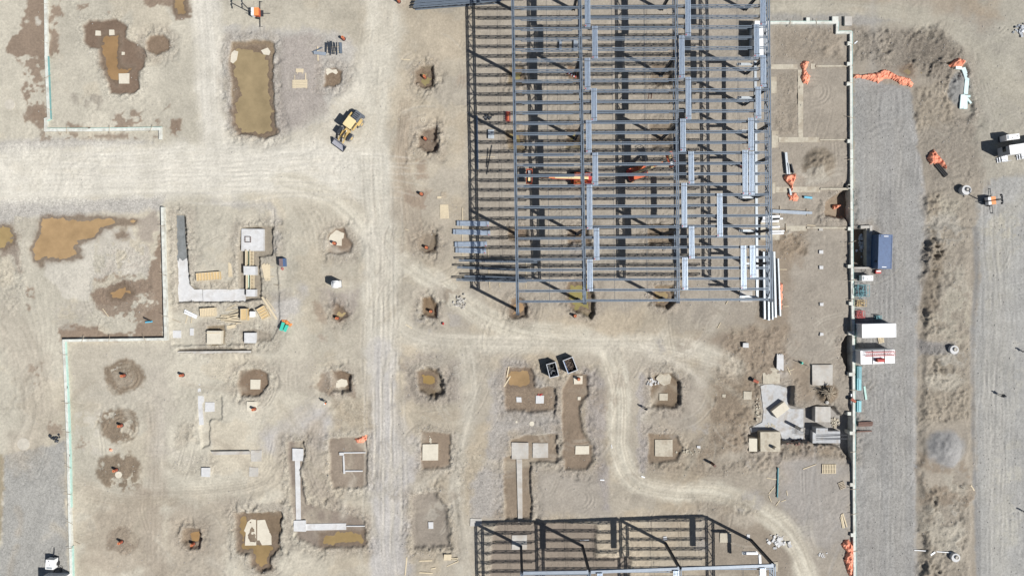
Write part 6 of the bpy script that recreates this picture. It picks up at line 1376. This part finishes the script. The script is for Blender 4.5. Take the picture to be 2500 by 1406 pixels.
for k, (x_, y0, x1, y1) in enumerate(((480,760,470,850),(492,760,488,850),(470,790,462,880),(500,790,494,850))):
    A, B = Wg(*q1('D', x_, y0)), Wg(*q1('D', x1, y1)); single('rebar_bundle', MB().beam((A[0], A[1], A[2] + .06), (B[0], B[1], B[2] + .06), .07, .05), RUST, ('first','second','third','fourth')[k] + ' of four thin rusty rebar rods in the third bay, from the left' if k != 1 else 'second of four thin rusty rebar rods in the third bay, from the left', 'rebar', 'rusty rods in the third bay')

for rg_, x, y, rx, ry, n_, lb in (('g',160,780,.6,2.2,26,'pale crumbs along the west edge of the deep slab'),('g',300,985,1.6,.5,26,'pale crumbs on the south-west lobe of the deep slab'),('g',640,1180,2.2,.4,24,'dark clods along the south edge of the deep slab'),('g',1130,960,.8,1.2,30,'grey rubble between the square block and the retaining wall')):
    rubble(rg_, x, y, rx, ry, n_, lb, CONCT if 'dark' not in lb else RUST, .12, .45, hh=.15)
# ------------------------------------------------------------------ containers, trailers, bins, machines, people
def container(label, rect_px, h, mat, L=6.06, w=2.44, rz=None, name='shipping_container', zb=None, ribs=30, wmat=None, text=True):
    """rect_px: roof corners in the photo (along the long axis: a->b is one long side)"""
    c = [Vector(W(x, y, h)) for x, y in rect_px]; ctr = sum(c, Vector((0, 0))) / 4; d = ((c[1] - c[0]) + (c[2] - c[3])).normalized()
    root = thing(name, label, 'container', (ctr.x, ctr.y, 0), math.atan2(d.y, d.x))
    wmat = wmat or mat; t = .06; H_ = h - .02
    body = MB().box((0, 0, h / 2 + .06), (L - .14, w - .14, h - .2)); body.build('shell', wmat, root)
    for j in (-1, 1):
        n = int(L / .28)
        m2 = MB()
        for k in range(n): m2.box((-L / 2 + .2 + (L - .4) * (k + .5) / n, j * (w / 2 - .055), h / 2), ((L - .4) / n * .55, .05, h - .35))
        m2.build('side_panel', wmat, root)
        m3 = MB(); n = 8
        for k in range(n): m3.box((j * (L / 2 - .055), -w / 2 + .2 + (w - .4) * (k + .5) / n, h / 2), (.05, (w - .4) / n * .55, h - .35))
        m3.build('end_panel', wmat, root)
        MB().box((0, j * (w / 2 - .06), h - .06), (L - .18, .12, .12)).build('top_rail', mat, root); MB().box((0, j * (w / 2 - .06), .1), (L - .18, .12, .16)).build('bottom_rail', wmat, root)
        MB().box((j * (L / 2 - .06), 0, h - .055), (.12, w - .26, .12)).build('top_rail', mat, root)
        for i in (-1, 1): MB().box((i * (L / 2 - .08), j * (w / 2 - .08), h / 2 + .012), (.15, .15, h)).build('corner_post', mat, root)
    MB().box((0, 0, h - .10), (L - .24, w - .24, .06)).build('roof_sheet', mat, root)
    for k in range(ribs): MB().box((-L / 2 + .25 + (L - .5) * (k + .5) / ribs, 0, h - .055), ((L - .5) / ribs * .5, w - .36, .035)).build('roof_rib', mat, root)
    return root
cb = container('dark blue ribbed shipping container beside the concrete pit', q('h', (755,295),(735,1005),(1025,1020),(1048,300)), 2.6, BLUEC)
for x_, lb in ((-2.72, 'marking'), (2.72, 'marking')):
    MB().box((x_, .1 if x_ < 0 else -.1, 2.575), (.13, .8, .012)).build('marking', WHITE, cb)
MB().box((-2.78, -.95, 2.58), (.22, .2, .02)).build('vent', DARK, cb)
for dy in (0, .45): MB().box((1.7 - 0.0, -1.19, 1.5 + dy), (.35, .06, .28)).build('vent', DARK, cb)
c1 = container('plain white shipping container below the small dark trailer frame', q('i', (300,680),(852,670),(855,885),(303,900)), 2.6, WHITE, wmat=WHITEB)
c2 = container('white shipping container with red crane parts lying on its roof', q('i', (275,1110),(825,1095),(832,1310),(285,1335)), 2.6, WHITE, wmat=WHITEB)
for x_ in (-.92, 1.22): MB().box((x_, 0, 2.595), (.13, 2.4, .02)).build('strap', DARK, c2)
cr = thing('crane_boom', 'red lattice boom sections lying on the white container roof', 'crane boom', (c2.location.x, c2.location.y, 2.61), c2.rotation_euler.z)
mb = MB()
for j in (.25, .95):
    for z in (.05, .5): mb.beam((-2.3, j, z), (2.9, j - .05, z), .05, .05)
MBw = MB()
for k in range(16):
    x0 = -2.3 + k * .325; MBw.beam((x0, .25, .5), (x0 + .325, .95, .5), .03, .03).beam((x0, .95, .5), (x0 + .325, .25, .5), .03, .03).beam((x0, .25, .05), (x0, .25, .5), .03, .03)
mb.build('chord', RED, cr); MBw.build('lattice', RED, cr)
hk = thing('hoist_winch', 'red winch drum on the white container roof beside the lattice boom', 'winch', (c2.location.x + .35, c2.location.y - .55, 2.61), c2.rotation_euler.z)
MB().cyl((-.5,0,.35), (.5,0,.35), .3, n=14).build('drum', RED, hk); MB().box((0,0,.06), (1.5,.5,.1)).build('base', RED, hk); MB().box((-.6,0,.35), (.06,.6,.6)).build('side_plate', ORANGE, hk); MB().box((.6,0,.35), (.06,.6,.6)).build('side_plate', ORANGE, hk)
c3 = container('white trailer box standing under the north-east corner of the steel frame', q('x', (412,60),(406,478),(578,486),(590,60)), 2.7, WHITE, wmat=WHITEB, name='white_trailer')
# racks by the wall
for (rg_, x, y, sx, sy, h_, m_, lb, nm, ct) in (('i',270,130,2.0,2.0,1.3,TEAL,'blue steel stillage rack full of scaffold parts by the wall','stillage_rack','rack'),('i',250,335,1.7,1.1,1.0,PLY,'yellow steel stillage rack by the wall','stillage_rack','rack'),('i',240,515,1.4,1.2,.9,RED,'red mesh stillage rack above the white container','stillage_rack','rack'),('i',540,565,.9,.6,.8,TEAL,'small dark green trolley at the corner of the white container','trolley','trolley')):
    r0 = crate(*q1(rg_, x, y), sx, sy, h_, m_, lb, nm, ct)
    mb = MB()
    for k in range(14):
        a_ = random.choice((0, 1.57)) + random.uniform(-.3, .3); cx, cy, z = random.uniform(-.4, .4) * sx, random.uniform(-.4, .4) * sy, random.uniform(.15, h_); l_ = .4 * min(sx, sy) * (1 if a_ > 1 else 1)
        mb.beam((cx - math.cos(a_) * l_, cy - math.sin(a_) * l_, z), (cx + math.cos(a_) * l_, cy + math.sin(a_) * l_, z), .06, .06)
    mb.build('scaffold_part', m_, r0)
    MB().box((0,0,.06), (sx - .1, sy - .1, .04)).build('base', DARK, r0)
# generators and other boxes
def generator(label, px, py, L, w, h, rz, extra=None, name='generator', mat=WHITE):
    x, y = W(px, py, h); z = G(x, y); root = thing(name, label, 'generator', (x, y, z), rz)
    MB().box((0,0,h / 2 + .15), (L, w, h - .3)).build('housing', mat, root); MB().box((0,0,.12), (L + .1, w + .06, .16)).build('skid', DARK, root)
    MB().box((0,0,h + .012), (L - .06, w - .06, .03)).build('roof', mat, root)
    MB().box((-L / 2 + .28, 0, h + .04), (.3, w * .7, .03)).build('grille', mk('grille_grey', (.3,.33,.35), .6), root)
    for i in (-1, 1): MB().cyl((L * .18 * i + .3, .12 * i, h + .02), (L * .18 * i + .3, .12 * i, h + .12), .07, n=10).build('cap', DARK, root)
    return root
generator('white generator box below the dark blue container', *q1('h', 515, 1220), 2.0, .98, 1.4, 0)
generator('white equipment box with a grey louvre standing alone beside the large white trailer', *q1('j', 1305, 485), 2.35, .95, 2.0, .12)
gn = generator('white generator trailer near the bottom left wall with cables beside it', *q1('v', 1000, 940), 1.75, 1.45, 1.5, 1.5)
MB().cyl((-.2,-.95,.35), (-.2,-.7,.35), .35, n=16).build('wheel', CABLE, gn); MB().cyl((-.2,.7,.35), (-.2,.95,.35), .35, n=16).build('wheel', CABLE, gn); MB().beam((.8,0,.45), (2.4,0,.4), .12, .1).build('drawbar', DARK, gn)
pts = []
for k in range(60):
    a_ = k * .42; pts.append(W(*q1('v', 1390 + 150 * math.cos(a_) - k * 1.2, 1010 + 110 * math.sin(a_) + k * 4)))
single('power_cable', MB().tube([(x, y, G(x, y) + .04) for x, y in pts], .035, 5), CABLE, 'looped black cable right of the generator trailer', 'cable')
gx0 = container('white site container cut by the bottom edge below the generator trailer', [(98,1411),(150,1411),(150,1446),(98,1446)], 2.6, WHITE, L=4.2, ribs=12, wmat=WHITEB)
# portable toilet
def toilet(px, py, label):
    x, y = W(px, py, 2.3); root = thing('portable_toilet', label, 'portable toilet', (x, y, G(x, y)), .04)
    MB().box((0,0,1.1), (1.2,1.2,2.05)).build('cabin', WHITEB, root); MB().box((0,0,.06), (1.3,1.3,.12)).build('skid', DARK, root)
    bm = bmesh.new(); bmesh.ops.create_cube(bm, size=1); bmesh.ops.bevel(bm, geom=bm.edges[:], offset=.12, segments=3, affect='EDGES')
    for v in bm.verts: v.co = Vector((v.co.x * 1.36, v.co.y * 1.3, v.co.z * .22 + 2.23))
    me = bpy.data.meshes.new('roof'); bm.to_mesh(me); bm.free(); me.materials.append(WHITE); me.shade_smooth(); ob('roof', me, root)
    MB().box((.615,0,1.1), (.03,.75,1.85)).build('door', WHITE, root); MB().cyl((-.45,-.45,2.3), (-.45,-.45,2.6), .06, n=8).build('vent_pipe', CONC, root)
toilet(*q1('K', 273, 787), 'white portable toilet with a dark shadow alone in the field')
# dark tool box near the plank stack
x, y = W(*q1('n', 820, 645), 1.0); bx2 = thing('gang_box', 'small dark blue and brown job box at the edge of the formwork yard', 'job box', (x, y, G(x, y)), .05)
MB().box((0,0,.55), (1.05,1.45,1.0)).build('body', BLUEC, bx2); MB().box((-.18,0,1.07), (.66,1.42,.05)).build('lid', mk('rusty_lid', (.19,.14,.14), .7, 0, .2, 4), bx2)
x, y, z = onG(*q1('n', 830, 742)); single('hose_ring', MB().ring((x, y, z + .1), .18, .06), RED, 'small reddish coil below the dark job box', 'hose coil')
x, y, z = onG(*q1('h', 705, 1088)); pt = thing('pressure_washer', 'small red machine on wheels below the dark blue container', 'machine', (x, y, z))
MB().box((0,0,.45), (.95,.6,.4)).build('body', RED, pt); MB().box((0,.12,.68), (.8,.2,.06)).build('cover', WHITE, pt); MB().cyl((-.3,-.4,.2), (-.3,.4,.2), .2, n=12).build('wheel', CABLE, pt); MB().box((0,0,.22), (1.1,.5,.08)).build('chassis', DARK, pt)
# the large truck box on the right
rf = [q1('j', 1180, 785), q1('j', 1220, 1085)]
a = Vector(W(*rf[0], 3.6)); b = Vector(W(*rf[1], 3.6)); wv = (a - b).length; nd_ = (a - b).normalized(); fw = Vector((nd_.y, -nd_.x))
tr = thing('office_trailer', 'large white trailer with a grey end and steps at the right edge', 'trailer', ((a + b).x / 2 + fw.x * 4.5, (a + b).y / 2 + fw.y * 4.5, 0), math.atan2(fw.y, fw.x))
MB().box((0,0,2.05), (8.9, wv, 2.9)).build('body', WHITEB, tr); MB().box((0,0,3.56), (9.0, wv + .08, .1)).build('roof', WHITE, tr); MB().box((-4.47,0,2.0), (.05, wv - .1, 2.9)).build('end_wall', mk('grey_end_panel', (.34,.37,.40), .6, 0, .12, 2), tr)
MB().box((-4.52, .35, 2.3), (.06, .9, .8)).build('window', GLASS, tr)
for x_ in (-3.4, 0.2): 
    st_ = MB().box((x_, -wv / 2 - .5, .55), (1.1, .95, .06)); st_.build('landing', SILV, tr)
    for k in range(2): MB().box((x_ - .75 - k * .28, -wv / 2 - .5, .38 - k * .18), (.26, .9, .05)).build('step', SILV, tr)
    rl = MB()
    for e in (-.5, .5): rl.beam((x_ + e, -wv / 2 - .95, .55), (x_ + e, -wv / 2 - .95, 1.5), .05, .05)
    rl.beam((x_ - .5, -wv / 2 - .95, 1.5), (x_ + .5, -wv / 2 - .95, 1.5), .05, .05); rl.build('handrail', SILV, tr)
for j in (-1, 1): MB().cyl((1.0, j * (wv / 2 - .25), .45), (1.0, j * (wv / 2 - .05), .45), .42, n=16).build('wheel', CABLE, tr)
MB().box((0,0,.55), (8.6, wv - .5, .15)).build('chassis', DARK, tr)
# scrap bins
def bin_(label, crn, mat, inside, rim):
    h = 1.7; c = [Vector(W(*q1('f', *p), h)) for p in crn]; ctr = sum(c, Vector((0,0))) / 4; d = (c[0] - c[3]).normalized(); L = (c[0] - c[3]).length; w = (c[1] - c[0]).length
    root = thing('scrap_bin', label, 'scrap bin', (ctr.x, ctr.y, G(ctr.x, ctr.y)), math.atan2(d.y, d.x))
    for j in (-1, 1):
        MB().box((0, j * (w / 2 - .04), h / 2), (L, .08, h)).build('side_wall', mat, root); MB().box((j * (L / 2 - .04), 0, h / 2), (.08, w - .16, h)).build('end_wall', mat, root)
        MB().box((0, j * (w / 2 - .03), h + .03), (L + .08, .12, .07)).build('rim', rim, root); MB().box((j * (L / 2 - .03), 0, h + .033), (.12, w - .2, .07)).build('rim', rim, root)
        for k in range(4): MB().box((-L / 2 + L * (k + .5) / 4, j * (w / 2 + .04), h / 2), (.1, .08, h - .1)).build('stiffener', mat, root)
    MB().box((0,0,.06), (L - .1, w - .1, .1)).build('floor', mat, root)
    return root, L, w, h
b1, L, w_, h_ = bin_('scrap bin holding two big silver wire coils', [(470,555),(785,470),(925,935),(590,1020)], DARK, None, SILV)
for cx, cy, rr in ((-.65, -.05, .62), (.65, 0, .55)):
    root = thing('wire_coil', ('bright' if cx < 0 else 'dull dark') + ' round wire coil lying inside the left scrap bin', 'wire coil', b1.matrix_basis @ Vector((cx, cy, .9)))
    m2 = MB()
    for k in range(6): m2.ring((random.uniform(-.06, .06), random.uniform(-.06, .06), k * .05), rr * random.uniform(.55, 1.05), .025, 22, 4)
    m2.build('wire', SILV if cx < 0 else mk('dull_wire', (.2,.2,.19), .6, .3, .2, 4), root)
b2, L, w_, h_ = bin_('scrap bin with blue inner walls full of brown metal scrap', [(1045,430),(1375,300),(1555,745),(1220,885)], DARK, None, SILV)
MB().box((0, w_ / 2 - .13, .9), (L - .3, .06, 1.6)).build('liner', BLUE, b2)
mb = MB()
for k in range(170):
    cx, cy, a_, z = random.uniform(-.44, .44) * L, random.uniform(-.42, .40) * w_, random.uniform(0, 3.1), random.uniform(.7, 1.35); l_ = random.uniform(.1, .3)
    mb.beam((max(-L * .47, min(L * .47, cx - l_ * math.cos(a_))), max(-w_ * .45, min(w_ * .42, cy - l_ * math.sin(a_))), z), (max(-L * .47, min(L * .47, cx + l_ * math.cos(a_))), max(-w_ * .45, min(w_ * .42, cy + l_ * math.sin(a_))), z + random.uniform(-.1, .1)), .05, .05)
mb.box((0, 0, .5), (L - .3, w_ - .4, .5))
o = mb.build('metal_scrap', mk('mixed_scrap', (.15,.11,.085), .7, .2, .6, 5)); o.location = b2.location; o.rotation_euler = b2.rotation_euler; o['kind'] = 'stuff'; tag(o, 'brown metal scrap filling the blue-lined bin', 'scrap')
x, y = W(*q1('f', 915, 790), .3); single('hose_loop', MB().ring((x, y, .15), .5, .035, 24, 5), RUST, 'thin brown hose loop hanging off the left scrap bin', 'hose')
# -- wheel loader
def loader():
    f_ = Vector(W(820.8, 361.5, .6)); r_ = Vector(W(879.5, 275.5, 1.4)); d = (f_ - r_).normalized()
    R_ = thing('wheel_loader', 'yellow wheel loader with a cream cab roof on the pale haul road', 'wheel loader', (r_.x, r_.y, .05), math.atan2(d.y, d.x)); R_.scale = (.95, .92, .95)
    def bev(name, c, s, mat, b=.08, par=R_, seg=2):
        bm = bmesh.new(); bmesh.ops.create_cube(bm, size=1)
        for v in bm.verts: v.co = Vector((v.co.x * s[0], v.co.y * s[1], v.co.z * s[2]))
        bmesh.ops.bevel(bm, geom=bm.edges[:], offset=b, segments=seg, affect='EDGES')
        for v in bm.verts: v.co += Vector(c)
        me = bpy.data.meshes.new(name); bm.to_mesh(me); bm.free(); me.materials.append(mat); return ob(name, me, par)
    hood = mk('loader_hood_grey', (.12,.135,.16), .5, 0, .2, 3, dirt=.3)
    bev('engine_hood', (1.15,0,1.65), (2.1,1.5,1.25), hood, .14); bev('counterweight', (.28,0,1.1), (.6,2.3,.9), hood, .12)
    for k in range(4): MB().box((.5 + k * .35, 0, 2.285), (.18, 1.0, .03)).build('hood_louvre', DARK, R_)
    MB().cyl((1.75,.4,2.2), (1.75,.4,2.75), .08, n=10).build('exhaust', DARK, R_)
    bev('rear_frame', (1.7,0,1.0), (2.8,1.3,.7), YELL, .06)
    bev('front_frame', (4.7,0,1.05), (1.8,1.1,.7), YELL, .06); bev('hitch', (3.6,0,.95), (.9,.8,.6), DARK, .05)
    cabm = bev('cab', (2.75,0,2.3), (1.5,1.5,1.7), GLASS, .06)
    for i in (-1, 1):
        for j in (-1, 1): MB().box((2.75 + i * .72, j * .72, 2.3), (.11,.11,1.75)).build('cab_post', YELL, R_)
    bev('cab_roof', (2.75,0,3.25), (1.95,1.85,.2), CREAM, .34 * .28, seg=2)
    bev('cab_floor', (2.75,0,1.45), (1.7,2.0,.2), YELL, .04)
    for x_, st in ((1.55, 0), (4.85, 0)):
        for j in (-1, 1):
            wl_ = MB(); t0, t1 = j * .82, j * 1.42
            wl_.cyl((x_, t0, .76), (x_, t1, .76), .76, .74, 24)
            for k in range(18):
                a_ = k * math.pi / 9; wl_.beam((x_ + .76 * math.cos(a_), t0 + j * .03, .76 + .76 * math.sin(a_)), (x_ + .76 * math.cos(a_ + .12), t1 - j * .03, .76 + .76 * math.sin(a_ + .12)), .10, .09)
            tw = wl_.build('wheel', TYRE, R_); MB().cyl((x_, t1 - j * .03, .76), (x_, t1 + j * .03, .76), .38, .34, 16).build('rim', YELL, tw)
            bev('fender', (x_, j * 1.12, 1.66), (1.35,.62,.09), YELL if x_ < 2 else DARK, .03)
    for j in (-1, 1):
        MB().beam((4.6, j * .48, 1.9), (6.5, j * .55, .75), .16, .34).build('lift_arm', YELL, R_); MB().cyl((4.3, j * .35, 1.0), (5.6, j * .42, 1.2), .08, n=10).build('lift_cylinder', SILV, R_)
        MB().box((2.4, j * 1.08, .75), (.5,.3,.06)).build('step', DARK, R_)
    MB().beam((4.4,0,1.8), (5.6,0,1.9), .14, .2).beam((5.6,0,1.9), (6.6,0,1.0), .14, .18).build('tilt_linkage', DARK, R_)
    MB().cyl((4.2,0,1.65), (5.4,0,1.8), .09, n=10).build('tilt_cylinder', SILV, R_)
    # bucket: curved shell with end plates, tipped up so that its inside shows
    prof = [(6.75,1.15),(6.62,.75),(6.68,.4),(6.95,.2),(7.35,.16),(7.75,.2)]
    bk = MB(); n = len(prof); hw = 1.42
    o2 = [(x - .06, z - .05) for x, z in prof]
    vs = [(x, -hw, z) for x, z in prof] + [(x, hw, z) for x, z in prof] + [(x, -hw, z) for x, z in o2] + [(x, hw, z) for x, z in o2]
    fs = [(i, i + 1, n + i + 1, n + i) for i in range(n - 1)] + [(2 * n + i + 1, 2 * n + i, 3 * n + i, 3 * n + i + 1) for i in range(n - 1)] + [(0, n, 3 * n, 2 * n), (n - 1, 3 * n - 1, 4 * n - 1, 2 * n - 1)]
    bk.add(vs, fs); B_ = bk.build('bucket', mk('worn_bucket', (.42,.42,.46), .45, .3, .2, 3), R_)
    for j in (-1, 1): MB().prism([(x, z) for x, z in prof], -.03, .03).v
    for j in (-1, 1):
        m2 = MB(); m2.add([(x, j * hw - .03, z) for x, z in prof] + [(x, j * hw + .03, z) for x, z in prof], [tuple(range(n)), tuple(range(n, 2 * n))[::-1]] + [(i, n + i, n + (i + 1) % n, (i + 1) % n) for i in range(n)]); m2.build('side_plate', DARK, B_)
    MB().box((7.8,0,.19), (.16,2.9,.05)).build('cutting_edge', DARK, B_)
    for j in (-1, 1): MB().beam((3.2, j * .8, 2.9), (3.5, j * 1.25, 2.9), .04, .04).box((3.5, j * 1.3, 2.85), (.05,.22,.3)).build('mirror', DARK, R_)
loader()
# -- boom lifts
def boom_lift(label, base, tip, hb, ht, rz, bang):
    x, y = W(*base, 1.0); R_ = thing('boom_lift', label, 'boom lift', (x, y, G(x, y)), rz)
    MB().box((0,0,.7), (3.4,1.5,.4)).build('chassis', ORANGE, R_)
    for i in (-1, 1):
        for j in (-1, 1):
            tw = MB().cyl((i * 1.35, j * .8, .48), (i * 1.35, j * 1.2, .48), .48, n=18).build('wheel', CABLE, R_); MB().cyl((i * 1.35, j * 1.19, .48), (i * 1.35, j * 1.23, .48), .24, n=14).build('rim', ORANGEL, tw)
    loc = lambda v: (math.cos(-rz) * (v[0] - x) - math.sin(-rz) * (v[1] - y), math.sin(-rz) * (v[0] - x) + math.cos(-rz) * (v[1] - y))
    t = W(*tip, ht); tl = loc(t); ba = math.atan2(tl[1], tl[0]); u = Vector((math.cos(ba), math.sin(ba), 0)); n = Vector((-u.y, u.x, 0))
    def tb(nm, f0, s0, sx, sy, z, hz, m): 
        c = u * f0 + n * s0; MB().box((c.x, c.y, z), (sx, sy, hz), ba).build(nm, m, R_)
    tb('turntable', 0, 0, 3.0, 1.1, 1.05, .3, DARK); tb('engine_cover', -.2, .72, 2.9, .75, 1.45, .75, ORANGE); tb('tank_cover', -.1, -.72, 2.5, .7, 1.4, .7, ORANGE); tb('counterweight', -1.55, 0, .7, 2.0, 1.4, .9, RED); tb('hood_panel', .5, .72, .8, .55, 1.85, .06, ORANGEL)
    a = u * -1.3 + Vector((0,0,hb)); e = Vector((tl[0], tl[1], ht)); d = e - a
    MB().beam(a, a + d * .55, .42, .5).build('main_boom', CREAM, R_); MB().beam(a + d * .5, a + d * .78, .34, .4).build('second_boom', ORANGEL, R_); MB().beam(a + d * .75, a + d * .93, .22, .28).build('fly_boom', DARK, R_)
    MB().cyl(u * .4 + Vector((0,0,1.3)), a + d * .3 - Vector((0,0,.2)), .1, n=10).build('lift_cylinder', SILV, R_)
    MB().beam(a + d * .1 + n * .28, a + d * .6 + n * .28, .07, .07).build('cable_carrier', RED, R_)
    # basket
    b0 = e + u * -.35; bs = MB(); fl = MB().box((b0.x, b0.y, b0.z - .55), (1.0, 2.5, .06), ba); fl.build('basket_floor', DARK, R_)
    for zz in (-.1, .5):
        for s in (-1, 1):
            p0 = b0 + u * (.5 * s) + n * 1.25; p1 = b0 + u * (.5 * s) - n * 1.25; bs.beam(p0 + Vector((0,0,zz)), p1 + Vector((0,0,zz)), .06, .06)
            p0 = b0 + n * (1.25 * s) + u * .5; p1 = b0 + n * (1.25 * s) - u * .5; bs.beam(p0 + Vector((0,0,zz)), p1 + Vector((0,0,zz)), .06, .06)
    for s in (-1, 0, 1):
        for r in (-1, 1): p = b0 + n * (1.25 * s) + u * (.5 * r); bs.beam(p - Vector((0,0,.55)), p + Vector((0,0,.5)), .06, .06)
    bs.build('basket_rail', ORANGE, R_); c = b0 + n * .5; MB().box((c.x, c.y, c.z + .1), (.4,.6,.5), ba).build('control_box', CREAM, R_); c = b0 - n * .7; MB().box((c.x, c.y, c.z - .2), (.45,.6,.4), ba).build('tool_box', WHITEB, R_)
boom_lift('orange boom lift lying level with its basket to the west under the frame', q1('b', 1790, 640), q1('b', 310, 580), 1.9, 2.2, 0.0, 0)
boom_lift('orange boom lift with its boom raised north-east under the frame', q1('c', 800, 860), q1('c', 1975, 395), 1.9, 5.5, .33, 0)
# -- light towers
def light_tower(label, px, py, rz, mh):
    x, y = W(px, py, 1.2); R_ = thing('light_tower', label, 'light tower', (x, y, G(x, y)), rz)
    MB().box((.06,0,.85), (.86,1.35,.9)).build('housing', ORANGE, R_); MB().box((.06,0,1.32), (.84,1.38,.06)).build('roof', ORANGEL, R_); MB().box((-.62,0,.87), (.5,1.37,1.0)).build('white_panel', WHITEB, R_)
    MB().box((0,0,.36), (2.0,1.1,.1)).build('chassis', DARK, R_); MB().beam((.9,0,.4), (2.2,0,.4), .1, .1).beam((-.9,0,.4), (-2.0,.05,.4), .1, .1).build('drawbar', DARK, R_)
    for j in (-1, 1):
        MB().cyl((0, j * .72, .35), (0, j * .92, .35), .35, n=16).build('wheel', CABLE, R_)
        MB().beam((.4, j * .6, .35), (.4, j * 2.2, .3), .07, .07).beam((.4, j * 2.2, .3), (.4, j * 2.2, 0), .06, .06).box((.4, j * 2.2, .02), (.6,.12,.04)).build('outrigger', DARK, R_)
    MB().cyl((-.9,0,.4), (-.9,0,2.2), .10, n=8).build('mast_base', DARK, R_); MB().cyl((-.9,0,2.2), (-.9,0,mh), .085, n=8).build('mast', DARK, R_)
    MB().beam((-.9,-.75,mh), (-.9,.75,mh), .10, .10).build('crossbar', DARK, R_)
    for j in (-1, 1):
        for s in (0, 1): MB().box((-.98 - .0, j * (.72 - s * .42), mh + (.0 if s else -.18)), (.2,.34,.26), 0, .5).build('lamp_head', DARK, R_)
light_tower('orange and white light tower with a tall mast at the top left edge', *q1('l', 1520, 520), 0.0, 5.3)
light_tower('orange and white light tower on the right gravel by the tall manhole riser', *q1('k', 1480, 790), 0.12, 5.0)
# small rig in the far top (outriggers only)
# -- people
def person_meshes(vest):
    J = [((0,0,.95),.15),((0,0,1.2),.15),((0,0,1.42),.13),((0,0,1.53),.06),((0,.02,1.66),.10),((0,.02,1.74),.085)]
    vs = [j[0] for j in J]; rs = [j[1] for j in J]; es = [(i, i + 1) for i in range(5)]
    def chain(root, pts):
        p = root
        for c, r in pts: vs.append(c); rs.append(r); es.append((p, len(vs) - 1)); p = len(vs) - 1
    for s in (-1, 1):
        chain(2, [((s * .2,0,1.4),.065),((s * .27,.03,1.12),.05),((s * .25,.17,.92),.04),((s * .25,.22,.84),.03)])
        chain(0, [((s * .1,.0,.88),.10),((s * .12,.06 * s,.5),.07),((s * .12,.02 * s,.1),.05),((s * .13,.02 * s + .16,.04),.04)])
    me = bpy.data.meshes.new('body'); me.from_pydata(vs, es, []); o = bpy.data.objects.new('body', me); COL.objects.link(o)
    sk = o.modifiers.new('s', 'SKIN'); 
    for i, r in enumerate(rs): me.skin_vertices[0].data[i].radius = (r, r)
    me.skin_vertices[0].data[0].use_root = True
    o.modifiers.new('u', 'SUBSURF').levels = 1
    dg = bpy.context.evaluated_depsgraph_get(); m2 = bpy.data.meshes.new_from_object(o.evaluated_get(dg)); bpy.data.objects.remove(o)
    m2.materials.clear(); m2.materials.append(SKIN); m2.materials.append(CLOTH)
    for p in m2.polygons: p.material_index = 0 if p.center.z > 1.5 or (p.center.z < .95 and abs(p.center.x) > .2 and p.center.z > .7) else 1; p.use_smooth = True
    m2.name = 'body'; return m2
PM = person_meshes(None)
def person(px, py, rz, label, vest, hat):
    x, y, z = onG(px, py); R_ = thing('person', label, 'person', (x, y, z), rz, None)
    ob('body', PM, R_)
    v = MB()
    for z0, z1, w0, w1 in ((.92,1.2,.2,.21),(1.2,1.46,.21,.2)):
        a_ = [(math.cos(t) , math.sin(t)) for t in np.linspace(0, 6.283, 15)[:-1]]; n = 14
        v.add([(c * w0, s * w0 * .72, z0) for c, s in a_] + [(c * w1, s * w1 * .72, z1) for c, s in a_], [(i, (i + 1) % n, n + (i + 1) % n, n + i) for i in range(n)])
    v.add([(c * .2, s * .144, 1.46) for c, s in a_] + [(c * .1, s * .08, 1.52) for c, s in a_], [(i, (i + 1) % n, n + (i + 1) % n, n + i) for i in range(n)])
    v.build('vest', vest, R_, True)
    h = MB().cyl((0,.02,1.74), (0,.02,1.80), .135, .12, 14).cyl((0,.02,1.80), (0,.02,1.86), .12, .05, 14).box((0,.15,1.745), (.16,.1,.02)); h.build('hard_hat', hat, R_)
person(*q1('M', 955, 388), .6, 'person in an orange vest and white hard hat beside the dark round pit', VEST, WHITE)
person(*q1('Q', 1122, 412), 1.2, 'person in dark clothes walking alone on the right gravel road', CLOTH, DARK)
person(*q1('Q', 1252, 175), 2.0, 'person in dark clothes cut by the right edge, upper', CLOTH, DARK)
person(*q1('Q', 1259, 1052), 2.6, 'person in dark blue clothes at the right edge, lower', CLOTH, BLUE)
person(*q1('O', 312, 454), .3, 'person in dark clothes at the edge of the haul road pit', CLOTH, DARK)
person(*q1('y', 358, 190), 1.0, 'person in dark purple clothes under the east bay of the frame', CLOTH, DARK)
person(*q1('y', 500, 212), 2.2, 'person in a dark red vest under the east bay, right of another', RED, DARK)
